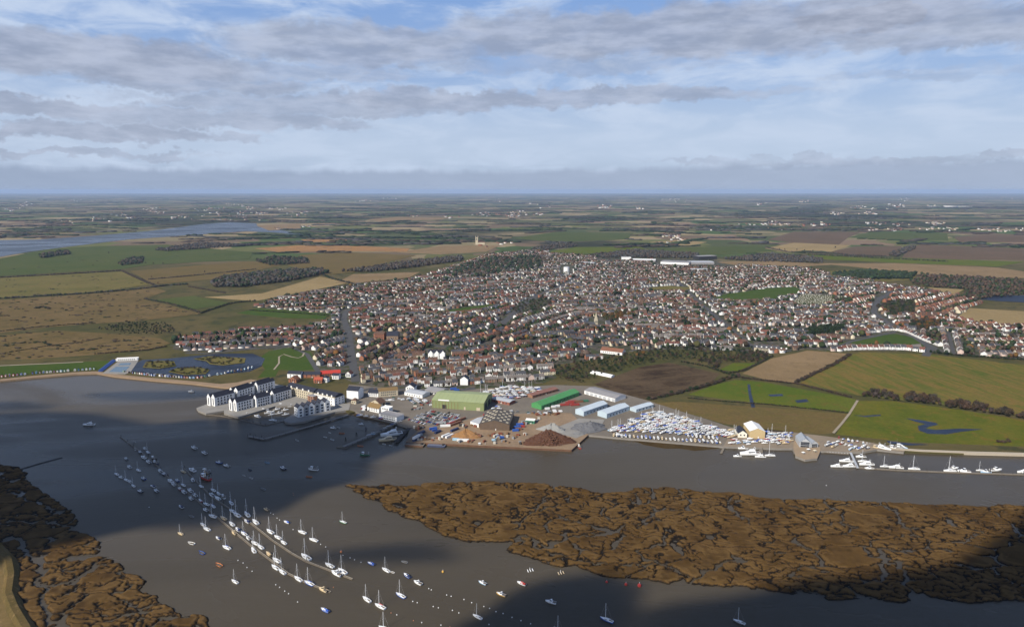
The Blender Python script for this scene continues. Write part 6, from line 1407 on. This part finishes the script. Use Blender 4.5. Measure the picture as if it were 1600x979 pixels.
C_H, C_D = hull_mesh(12.5, 4.0, 1.5, .6, 2.6, .95, .5)
C_CAB = taper(-3.2, 3.6, 1.5, 1.0, 1.5, 2.7).mesh('saloon'); C_FLY = taper(-2.8, .8, 1.25, 1.0, 2.7, 3.5, .9).mesh('flybridge'); C_WIN = MB().box(-2.6, 1.6, -1.48, -1.22, 1.95, 2.4).box(-2.6, 1.6, 1.22, 1.48, 1.95, 2.4).mesh('saloon_window'); C_ARCH = MB().bar((-2.4, -1.1, 3.4), (-2.9, -.9, 4.8), .1, 4).bar((-2.4, 1.1, 3.4), (-2.9, .9, 4.8), .1, 4).bar((-2.9, -.9, 4.8), (-2.9, .9, 4.8), .1, 4).mesh('radar_arch'); C_PIT = MB().box(-5.9, -3.3, -1.4, 1.4, 1.5, 1.58).mesh('cockpit')
F_H, F_D = hull_mesh(11, 3.8, 1.5, .6, 2.4, .88, .9); F_WH = MB().box(.8, 3.2, -1.1, 1.1, 1.5, 4.0).mesh('wheelhouse'); F_WHR = MB().box(.6, 3.4, -1.25, 1.25, 4.0, 4.15).mesh('wheelhouse_roof'); F_WIN = MB().box(3.15, 3.26, -.95, .95, 2.9, 3.6).box(.95, 3.1, -1.15, -1.05, 2.9, 3.6).box(.95, 3.1, 1.05, 1.15, 2.9, 3.6).mesh('wheelhouse_window')
F_MAST = MB().bar((.4, 0, 1.5), (.4, 0, 8.2), .14, 6, .08).bar((.4, 0, 6), (-4, 0, 4.5), .09, 4).mesh('mast'); F_GAL = MB().bar((-4.6, -1.4, 1.4), (-4.6, -1.2, 4.4), .12, 4).bar((-4.6, 1.4, 1.4), (-4.6, 1.2, 4.4), .12, 4).bar((-4.6, -1.2, 4.4), (-4.6, 1.2, 4.4), .12, 4).mesh('gallows')
BC = {n: mat('boat_' + n.replace(' ', '_'), c, .35, .08, .6, .5) for n, c in (('white', (.8, .8, .78)), ('blue', (.03, .1, .38)), ('navy', (.02, .03, .08)), ('red', (.42, .04, .03)), ('cream', (.66, .52, .32)), ('green', (.05, .2, .1)), ('grey', (.34, .36, .38)), ('pale blue', (.35, .52, .68)), ('black', (.025, .025, .028)), ('orange', (.55, .2, .08)), ('yellow', (.6, .36, .08)))}
M_PITM = mat('cockpit_sole', (.16, .13, .1), .8, .2, 1); M_ALU = mat('mast_alloy', (.72, .73, .74), .4, .05, 1, .5); M_RIG = mat('rigging_wire', (.4, .4, .4), .5, .05, 1); M_ANTI = mat('antifouling', (.2, .05, .04), .8, .2, .6)
CANV = {n: mat('canvas_' + n, c, .85, .12, .8) for n, c in (('blue', (.03, .08, .34)), ('navy', (.02, .03, .09)), ('white', (.7, .7, .68)), ('red', (.42, .05, .04)), ('green', (.04, .16, .09)), ('tan', (.4, .3, .18)))}
COUNT = {}
def boat(kind, x, y, hd, hull='white', cover=None, sc=1.0, mast=True, ashore=False, marks='water', group=None, z=0.0, label=None):
    names = {'y': 'yacht', 'm': 'motorboat', 'd': 'dinghy', 'c': 'motor_cruiser', 'f': 'fishing_boat'}
    e = empty(names[kind], (x, y, z), hd, sc); COUNT[kind] = COUNT.get(kind, 0) + 1; hm = BC[hull]; dm = BC['white'] if hull != 'cream' else BC['cream']
    if ashore: e.location.z = LAND + .2 + (1.5 if kind == 'y' else .75) * sc
    if kind == 'y':
        obj('hull', Y_H, hm, e); d = obj('deck', Y_D, dm, e)
        if cover == 'tent': obj('canvas_cover', Y_CANVAS, CANV['blue'], e)
        else:
            c = obj('cabin', Y_CAB, dm, e); obj('cabin_window', Y_WIN, M_GLASS, c); obj('cockpit', Y_PIT, M_PITM, e); obj('coaming', Y_COAM, dm, e)
        if mast:
            m = obj('mast', Y_MAST, M_ALU, e); b = obj('boom', Y_BOOM, M_ALU, e); obj('rigging', Y_STAY, M_RIG, m)
            if cover and cover != 'tent': obj('sail_cover', Y_COVER, CANV[cover], b)
        if ashore: obj('keel', Y_KEEL, M_ANTI, e); obj('prop_legs', Y_PROP, M_STEEL, e)
    elif kind == 'm':
        obj('hull', M_H, hm, e); obj('deck', M_D, dm, e); c = obj('cabin', M_CAB, dm, e)
        if cover: obj('canvas_cover', M_CANVAS, CANV[cover], e)
        else: obj('windscreen', M_SCR, M_GLASS, c); obj('hard_top', M_TOP, dm, c); obj('cockpit', M_PIT, M_PITM, e)
        obj('outboard_motor', M_ENG, BC['black'], e)
    elif kind == 'd': obj('hull', D_H, hm, e); obj('floor', D_D, M_PITM if cover is None else CANV[cover], e); obj('thwarts', D_TH, M_WOOD, e)
    elif kind == 'c':
        obj('hull', C_H, hm, e); obj('deck', C_D, dm, e); s = obj('saloon', C_CAB, dm, e); obj('saloon_window', C_WIN, M_GLASS, s); obj('flybridge', C_FLY, dm, s); obj('radar_arch', C_ARCH, M_ALU, e); obj('cockpit', C_PIT, M_PITM, e)
    elif kind == 'f':
        obj('hull', F_H, hm, e); obj('deck', F_D, M_PITM, e); w = obj('wheelhouse', F_WH, dm, e); obj('wheelhouse_roof', F_WHR, dm, w); obj('wheelhouse_window', F_WIN, M_GLASS, w); obj('mast', F_MAST, BC['yellow'] if hull == 'red' else M_WOOD, e); obj('gallows', F_GAL, M_STEEL, e)
    cat = names[kind].replace('_', ' ')
    tag(e, label, cat, group or ('boats laid up ashore' if ashore else 'boats moored on the river'))
    if not label:
        cv = {None: '', 'tent': ' under blue tent'}.get(cover, ' with %s cover' % cover)
        nm = {'y': 'yacht' if mast else 'mastless yacht', 'm': 'motorboat', 'd': 'open dinghy', 'c': 'motor cruiser', 'f': 'fishing boat'}[kind]
        reg(e, '%s%s %s%s' % (hull, ' hulled' if hull != 'white' else '', nm, cv), (x, y), marks)
    return e
a0, a1 = P(517, 924, 0), P(340, 808, 0); HD_A = math.atan2(a1[1] - a0[1], a1[0] - a0[0])
HD = math.radians(147)
def put(s, hd=None, marks='water'):
    """one boat for each word: kind x y [h=hull] [c=cover] [s=size] [a=heading]"""
    for item in s.split(';'):
        p = item.split()
        if not p: continue
        kw = dict(q.split('=') for q in p[3:]); x, y = P(float(p[1]), float(p[2]), 0)
        h = math.radians(float(kw['a'])) if 'a' in kw else (HD if hd is None else hd) + random.gauss(0, .1)
        boat(p[0], x, y, h, {'pb': 'pale blue'}.get(kw.get('h', 'white'), kw.get('h', 'white')), kw.get('c'), float(kw.get('s', random.uniform(.88, 1.08))), marks=marks)
# moored free on the river
put('''y 182 741 s=.8; m 189 746; y 197 750 s=.85; m 203 753; y 208 759 s=.8; m 219 768 h=navy; m 197 717 h=grey; m 202 730 s=1.1; y 216 735 s=.85; m 224 748 h=blue; m 239 760 c=navy; m 244 767 h=grey;
m 303 700 s=1.3; m 319 708 s=1.2; m 342 723 h=blue s=1.1; m 354 728 s=1.1; d 392 747 s=1.1; d 381 743; d 390 734 h=navy s=1.3; d 417 723 h=pb s=1.4; m 442 732 h=navy s=1.2; f 490 734 s=.95 a=170; d 483 745 h=orange s=1.5; d 411 764 h=grey s=1.5; c 139 664 s=1.1 a=185; m 299 612 s=1.2 a=180;
m 283 792 c=navy; d 299 807 h=grey s=1.3; y 282 834 s=.75 h=cream; y 317 820 s=.9; y 323 827 s=1.0; d 299 849 s=1.6; m 341 841 c=navy s=.9; y 354 856 c=blue; d 315 864 h=blue s=1.7; d 342 883 h=orange s=1.8 ; y 367 909 s=.85 c=navy; m 416 796 s=.9 h=cream; m 448 816 c=blue; y 472 832; y 490 844; y 536 816 h=green s=.85;
m 580 881 h=blue c=blue; y 603 891; d 613 894 s=.9; d 632 878 h=grey s=1.2; m 636 900 h=blue c=navy; m 653 911 s=1.1; y 626 931 h=blue s=1.05; y 573 937 s=1.0; y 594 948 c=red s=1.05; m 508 954 h=blue c=blue; y 601 983 s=1.05; m 754 911 h=pb; m 783 929 h=yellow s=1.05; y 746 964 s=.85; m 815 912 c=red; m 861 941 s=1.1; y 873 985 s=.9; y 948 969 h=blue s=1.05; y 1155 972 s=.9 h=grey;
f 570 711 h=green s=.95 a=178; d 563 697 h=orange s=1.6 a=165; m 521 669 s=1.1 a=170; d 508 683; d 515 676; m 565 663 s=1 a=175; d 464 688 s=1.3; d 519 687 s=1.3; d 534 677 h=orange s=1.5 a=170; d 529 668 s=1.0; d 600 694 s=1.1; d 610 696''')
# on the two long pontoons
put('''d 200 692; d 210 690 s=1.2; d 211 702 s=1.3; y 231 707 s=.95 h=grey; c 224 715 s=.75; m 232 722 s=1.2; f 240 717 h=black s=.8; f 243 724 h=navy s=.8; m 219 707 h=black; m 226 701;
m 250 736 s=1.1; m 256 741 h=navy; c 266 752 s=.75; m 271 757 s=1.1; m 281 764 h=red; m 287 769 s=1.1; y 286 758 s=.8; m 277 751 h=blue; m 297 767 s=1.2; m 304 774; m 298 779 s=1.0; y 313 782 s=.75 h=red; y 322 788 s=.9; m 321 797; y 333 791 s=.85 c=blue; y 332 807 s=1.05; y 349 810 h=cream s=1; y 362 819 s=1.05; m 372 828 s=1.15 c=navy; y 381 834 c=blue s=.95; m 388 841; m 366 833 h=cream s=1.1; y 398 849 s=.95; y 407 855 s=1; y 396 860 s=1.05; m 420 866 h=cream c=tan s=1.1; y 432 876 s=1.1; y 430 887 s=1.05; y 441 894 s=1; y 466 905 s=1.05; y 483 912 h=blue c=blue s=1.1; m 505 922 h=cream s=1.2;
y 286 737 s=.95 h=cream; c 300 735 s=.9; m 301 750 s=1.1; y 314 760 s=.8; m 331 774 s=1.2; m 340 779 c=white s=1.2; y 333 766 s=.9; y 341 771 s=.85; f 349 777 s=.7; y 361 786 c=blue s=.95; y 363 799 s=1; y 370 805 s=1.25; y 386 804 s=1.25 c=navy; m 386 815 c=navy s=1.15; y 399 816 s=1.2; y 422 831 c=navy s=1.15; y 434 840 s=1; y 443 848 s=.9; y 478 871 s=1.35; y 515 884 s=1.1; m 526 897 s=1.5; y 535 893 s=1.15''', HD_A)
# the right hand bank
put('''c 1307 729 s=.95 a=178; c 1327 729 s=1.1 a=182; c 1322 721 s=1.1 a=176; m 1345 714 s=1.5 a=180; y 1348 721 s=1.1 a=178; c 1354 726 s=1.2 a=180; m 1358 732 s=1.3 a=182; y 1382 729 s=1.0 h=white a=178 c=white; c 1400 731 s=1.1 a=172; y 1428 733 s=1.25 a=175; m 1506 737 s=1.7 a=170; y 1484 736 s=1.35 a=178; m 1490 732 s=1.4 a=4; y 1531 735 s=.85 a=178; m 1540 738 h=pb s=1.4 a=178; m 1556 735 s=1.7 a=4; c 1599 738 s=1.0 a=180; y 1640 742 s=1.2 a=176;
c 1172 710 s=1.75 a=182 ; c 1188 714 s=.9 a=178; y 1203 712 s=1.2 a=178; m 1152 713 s=1.2 a=182; m 1161 701 s=1.5 a=180; m 1153 695 h=pb s=1.5 a=178; c 968 683 s=1.4 a=5; f 752 697 h=pb s=1.0 a=175; f 905 699 h=red s=.8 a=100''')
for k, (x, y, l, h, a, s) in enumerate([(1364, 699, 'brown beached hulk nearest the ramp', 'cream', -55, 1.1), (1379, 701, 'big white beached hull resting bow out on the mud', 'white', -48, 1.6), (1390, 700, 'white beached hull second from the right', 'white', -45, 1.3), (1400, 699, 'grey beached lighter with long sloping bow', 'grey', -42, 1.5), (1409, 699, 'pale blue beached hull at the end of the row', 'pale blue', -60, 1.2)]):
    X, Y = P(x, y, 1); boat('c' if k in (1, 4) else 'f', X, Y, math.radians(a), h, None, s * .85, z=.9, group='beached hulls', label=l)
# the red tug, the white ferry
X, Y = P(321, 748, 0); t = boat('f', X, Y, math.radians(150), 'red', None, 1.35, label='red hulled workboat rafted to the right long pontoon'); X, Y = P(322, 739, 0); boat('f', X, Y, math.radians(150), 'black', None, 1.1, label='black and white workboat rafted outside the red one')
X, Y = P(612, 680, 0); boat('c', X, Y, math.radians(200), 'white', None, 2.0, label='large white ferry berthed beside the fish dock'); X, Y = P(606, 688, 0); boat('c', X, Y, math.radians(198), 'cream', None, 1.6, label='cream hulled ferry lying outside the large one')
# harbour basin
for s in 'c 413 641 s=.9 a=20;c 421 645 s=1.0 a=25;m 386 648 s=1.3 a=15;c 402 651 s=.9 a=150;m 424 648 s=1.2 a=25;m 436 646 s=1.3 a=30;m 446 648 s=1.3 a=20;y 426 657 s=1.1 a=170;c 440 633 s=.9 a=15;m 455 635 s=1.3 a=20;m 432 640 s=1.3 a=25;m 445 641 s=1.3 a=25'.split(';'): put(s, marks='yard')
# laid up ashore
def yard(poly, du, dv, ang, masts, fill=.92, marks='yard', kinds='yyym', jit=.6):
    w = PP(poly, LAND + .2); cx0 = sum(p[0] for p in w) / len(w); cy0 = sum(p[1] for p in w) / len(w); a = math.radians(ang); ca, sa = math.cos(a), math.sin(a)
    for i in range(-40, 41):
        for j in range(-40, 41):
            x = cx0 + ca * i * du - sa * j * dv + random.uniform(-jit, jit); y = cy0 + sa * i * du + ca * j * dv + random.uniform(-jit, jit)
            if not inside(x, y, w) or random.random() > fill: continue
            k = random.choice(kinds); hull = random.choice(['white', 'white', 'white', 'white', 'white', 'blue', 'navy', 'cream', 'red', 'pale blue', 'grey']); cv = random.choice([None, None, None, 'blue', 'white', 'navy', 'green'] if k == 'y' else [None, None, 'blue', 'white'])
            if k == 'y' and random.random() < .08: cv = 'tent'
            boat(k, x, y, a + (0 if (i + j) % 3 else math.pi) + random.gauss(0, .12), hull, cv, random.uniform(.72, 1.12), mast=random.random() < masts, ashore=True, marks=marks)
yard([(948, 676), (985, 658), (1022, 643), (1060, 650), (1092, 660), (1128, 671), (1132, 684), (1080, 680), (1000, 676)], 8.4, 4.1, 24, .34)
def boat_row(A, B, step, turn, masts, kinds):
    w0, w1 = P(*A, LAND + .2), P(*B, LAND + .2); L = math.dist(w0, w1); a = math.atan2(w1[1] - w0[1], w1[0] - w0[0])
    for i in range(int(L / step)):
        t = (i + .5) * step / L; k = random.choice(kinds)
        boat(k, w0[0] + (w1[0] - w0[0]) * t, w0[1] + (w1[1] - w0[1]) * t, a + math.radians(turn) + random.gauss(0, .06), random.choice(['white', 'white', 'white', 'white', 'blue', 'cream', 'navy']), random.choice([None, None, None, 'blue', 'white'] if k == 'm' else [None, None, 'tent', 'blue', 'white']), random.uniform(.75, 1.0), mast=random.random() < masts, ashore=True, marks='yard')
boat_row((956, 680.5), (1132, 692.5), 4.6, 96, .1, 'yym'); boat_row((1072, 681), (1128, 686), 4.6, 96, .1, 'ym')
yard([(746, 616), (778, 606), (812, 604), (850, 607), (848, 612), (806, 624), (770, 621)], 9.5, 5.0, 14, .3, .9)
yard([(1134, 694), (1150, 686), (1216, 687), (1214, 694), (1180, 696)], 9.5, 4.8, 10, .2, .9, kinds='ymm')
yard([(1197, 675), (1236, 677), (1237, 694), (1216, 697), (1198, 690)], 8.5, 4.6, 12, .1, .85, kinds='mmy'); yard([(1128, 672), (1148, 672), (1152, 684), (1134, 688)], 8.5, 4.4, 24, .2, .9)
yard([(1284, 699), (1292, 689), (1312, 691), (1342, 699), (1366, 698), (1366, 701), (1340, 704)], 10, 5, 35, .06, .9, kinds='ymm'); yard([(1312, 683), (1345, 690), (1372, 697), (1366, 698), (1338, 691), (1310, 686)], 8.5, 5, 60, .0, .9, kinds='mmd')
yard([(572, 681), (600, 668), (626, 656), (628, 658), (602, 671), (574, 684)], 6, 4.6, 28, 0, .85, kinds='d')
yard([(560, 650), (568, 647), (590, 653), (606, 657), (600, 656), (580, 652)], 8, 4, 20, 0, .9, kinds='dm'); yard([(772, 634), (790, 637), (786, 642), (770, 639)], 8, 5, 20, 0, .9, kinds='m')

# buoys
BU = MB().bar((0, 0, -.3), (0, 0, .55), .55, 8, .5).bar((0, 0, .55), (0, 0, .9), .3, 6, .12).mesh('float'); BR = MB().bar((0, 0, .85), (0, 0, 1.25), .09, 4).mesh('ring')
def buoy(x, y, c, s, label=None):
    X, Y = P(x, y, 0); e = empty('mooring_buoy', (X, Y, 0), 0, s); obj('float', BU, BC[c], e); obj('ring', BR, M_STEEL, e); tag(e, label, 'buoy', 'mooring buoys')
    if not label: reg(e, c + ' mooring buoy', (X, Y), 'water')
for x, y in [(423, 801), (427, 803), (433, 809), (437, 812), (458, 827), (501, 850), (509, 854), (536, 867), (547, 871), (554, 874), (564, 878), (670, 919), (674, 921), (698, 929), (705, 931), (725, 936), (737, 941), (756, 947), (765, 950), (775, 955), (786, 958), (645, 939), (652, 941), (677, 947), (685, 949), (707, 953), (717, 957), (620, 960), (659, 972), (689, 976), (764, 975), (372, 875), (380, 879), (386, 886), (394, 892), (431, 913), (437, 917), (445, 923), (451, 927), (465, 940), (233, 792), (1291, 758), (814, 969), (829, 974), (800, 964)]: buoy(x, y, 'white', .7)
for x, y in [(611, 957), (646, 969), (703, 979), (521, 917), (459, 773), (458, 770)]: buoy(x, y, 'orange', .6)
buoy(948, 909, 'red', 1.7, 'smallest and leftmost of three red buoys beside the marsh'); buoy(978, 913, 'red', 2.0, 'middle one of three red buoys beside the marsh'); buoy(999, 915, 'red', 2.6, 'largest of three red buoys beside the marsh'); buoy(533, 862, 'orange', 1.7, 'big orange mooring buoy near the right pontoon end'); buoy(692, 893, 'yellow', 1.7, 'big yellow mooring buoy alone in open water')
for k, (x, y) in enumerate([(828, 891), (876, 895)]):
    X, Y = P(x, y, 0); e = empty('mooring_raft', (X, Y, 0), .4); tag(e, ('pale raft of three floats left of its twin', 'pale raft of three floats nearer the red buoys')[k], 'raft', 'mooring rafts')
    for q in range(3): obj('float', MB().bar((q * 2 - 2, -1.6, .3), (q * 2 - 1.4, 1.6, .3), .35, 6), BC['white' if k == 0 else 'cream'], e)
    obj('post', MB().bar((0, 0, .3), (0, .2, 2.6), .16, 5), BC['white'], e)

# cars and vans
CARB = MB().add([(-2.1, -.85, .35), (2.1, -.85, .35), (2.1, .85, .35), (-2.1, .85, .35), (-2.1, -.85, .85), (2.15, -.8, .75), (2.15, .8, .75), (-2.1, .85, .85), (1.0, -.82, .95), (1.0, .82, .95)], [(0, 1, 5, 8, 4), (2, 3, 7, 9, 6), (1, 2, 6, 5), (3, 0, 4, 7), (5, 6, 9, 8), (8, 9, 7, 4), (0, 3, 2, 1)])
for sx in (-1.3, 1.35):
    for sy in (-.8, .8): CARB.bar((sx, sy - .12, .33), (sx, sy + .12, .33), .33, 8, None, 1)
CARB = CARB.mesh('body'); CARG = taper(-1.9, 1.0, .76, .76, .86, 1.3, .92).mesh('window_band'); CARR = MB().box(-1.7, .35, -.68, .68, 1.28, 1.46).mesh('roof')
VANB = MB().box(-2.6, 1.7, -.98, .98, .4, 2.35).add([(1.7, -.98, .4), (2.6, -.9, .4), (2.6, .9, .4), (1.7, .98, .4), (1.7, -.98, 2.3), (2.5, -.88, 1.2), (2.5, .88, 1.2), (1.7, .98, 2.3)], [(0, 1, 5, 4), (1, 2, 6, 5), (2, 3, 7, 6), (4, 5, 6, 7)])
for sx in (-1.6, 1.8):
    for sy in (-.9, .9): VANB.bar((sx, sy - .12, .36), (sx, sy + .12, .36), .36, 8, None, 1)
VANB = VANB.mesh('body'); VANG = MB().add([(1.78, -.9, 2.2), (2.52, -.82, 1.25), (2.52, .82, 1.25), (1.78, .9, 2.2)], [(0, 1, 2, 3)]).mesh('windscreen')
M_TYRE = mat('tyre_rubber', (.02, .02, .02), .9, .1, 1)
CARC = {n: mat('car_' + n, c, .3, .05, .6, .5) for n, c in (('white', (.75, .75, .75)), ('silver', (.45, .46, .48)), ('black', (.02, .02, .024)), ('blue', (.03, .07, .25)), ('red', (.35, .03, .03)), ('grey', (.16, .17, .18)), ('green', (.03, .1, .06)))}
NCAR = [0]
def car(x, y, a, van=False):
    c = random.choice(['white', 'white', 'silver', 'silver', 'grey', 'black', 'blue', 'red', 'grey', 'green']) if not van else 'white'
    e = empty('parked_van' if van else 'parked_car', (x, y, LAND + .2), a); NCAR[0] += 1
    if van: obj('body', VANB, [CARC[c], M_TYRE], e); obj('windscreen', VANG, M_GLASS, e)
    else: obj('body', CARB, [CARC[c], M_TYRE], e); obj('window_band', CARG, M_GLASS, e); obj('roof', CARR, CARC[c], e)
    tag(e, None, 'van' if van else 'car', 'vehicles parked by the harbour'); reg(e, 'parked %s %s' % (c, 'van' if van else 'car'), (x, y), 'yard')
def park(poly, du, dv, ang, fill=.88, van=0.0):
    w = PP(poly, LAND + .2); cx0 = sum(p[0] for p in w) / len(w); cy0 = sum(p[1] for p in w) / len(w); a = math.radians(ang); ca, sa = math.cos(a), math.sin(a)
    for i in range(-30, 31):
        for j in range(-30, 31):
            x = cx0 + ca * i * du - sa * j * dv; y = cy0 + sa * i * du + ca * j * dv
            if inside(x, y, w) and random.random() < fill: car(x + random.uniform(-.2, .2), y + random.uniform(-.2, .2), a + (math.pi if random.random() < .5 else 0) + random.gauss(0, .03), random.random() < van)
park([(636, 657), (662, 645), (676, 641), (716, 647), (722, 653), (704, 660), (690, 664), (654, 662)], 8.2, 2.9, 52)
park([(626, 624), (640, 622), (690, 628), (678, 634), (640, 630)], 8, 3.0, 30, .85, .35); park([(568, 655), (563, 640), (570, 630), (572, 634), (568, 648)], 3.2, 6.5, 0, .7, .2)
park([(815, 646), (840, 642), (880, 642), (880, 646), (840, 648)], 7, 4.5, 10, .5, .3); park([(792, 641), (812, 641), (830, 646), (800, 645)], 7, 5, 10, .6); park([(600, 622), (625, 620), (628, 624), (604, 627)], 4, 7, 5, .7, .2)
park([(1300, 682), (1304, 681), (1370, 697), (1366, 697)], 4, 8, 60, .7, .1); park([(1216, 680), (1234, 681), (1236, 690), (1218, 690)], 7, 4, 60, .7, .4)
print('boats', COUNT, 'cars', NCAR)

# extra trees near the water
for px, py, h, k in [(470, 549, 10, 'bare'), (458, 548, 11, 'bare'), (572, 643, 5, 'bare'), (600, 635, 6, 'bare'), (885, 592, 9, 'olive'), (1465, 553, 9, 'evergreen'), (1478, 555, 10, 'evergreen'), (845, 470, 9, 'evergreen'), (500, 540, 7, 'evergreen'), (478, 532, 10, 'evergreen'), (468, 530, 11, 'evergreen'), (706, 520, 10, 'evergreen'), (745, 512, 10, 'evergreen'), (985, 520, 11, 'evergreen'), (992, 522, 10, 'evergreen'), (935, 566, 9, 'evergreen'), (1005, 556, 11, 'russet'), (995, 558, 9, 'russet'), (1290, 446, 8, 'evergreen'), (170, 396, 9, 'bare'), (228, 412, 8, 'bare'), (240, 413, 8, 'bare'), (255, 413, 8, 'bare'), (320, 426, 8, 'bare'), (237, 434, 8, 'russet'), (247, 444, 9, 'russet'), (1305, 388, 12, 'bare'), (1218, 390, 9, 'bare'), (1226, 391, 9, 'bare'), (1245, 391, 9, 'bare'), (1257, 392, 9, 'bare'), (1270, 393, 9, 'bare')]:
    X, Y = P(px, py); tree(X, Y, h, k)
finish_labels()
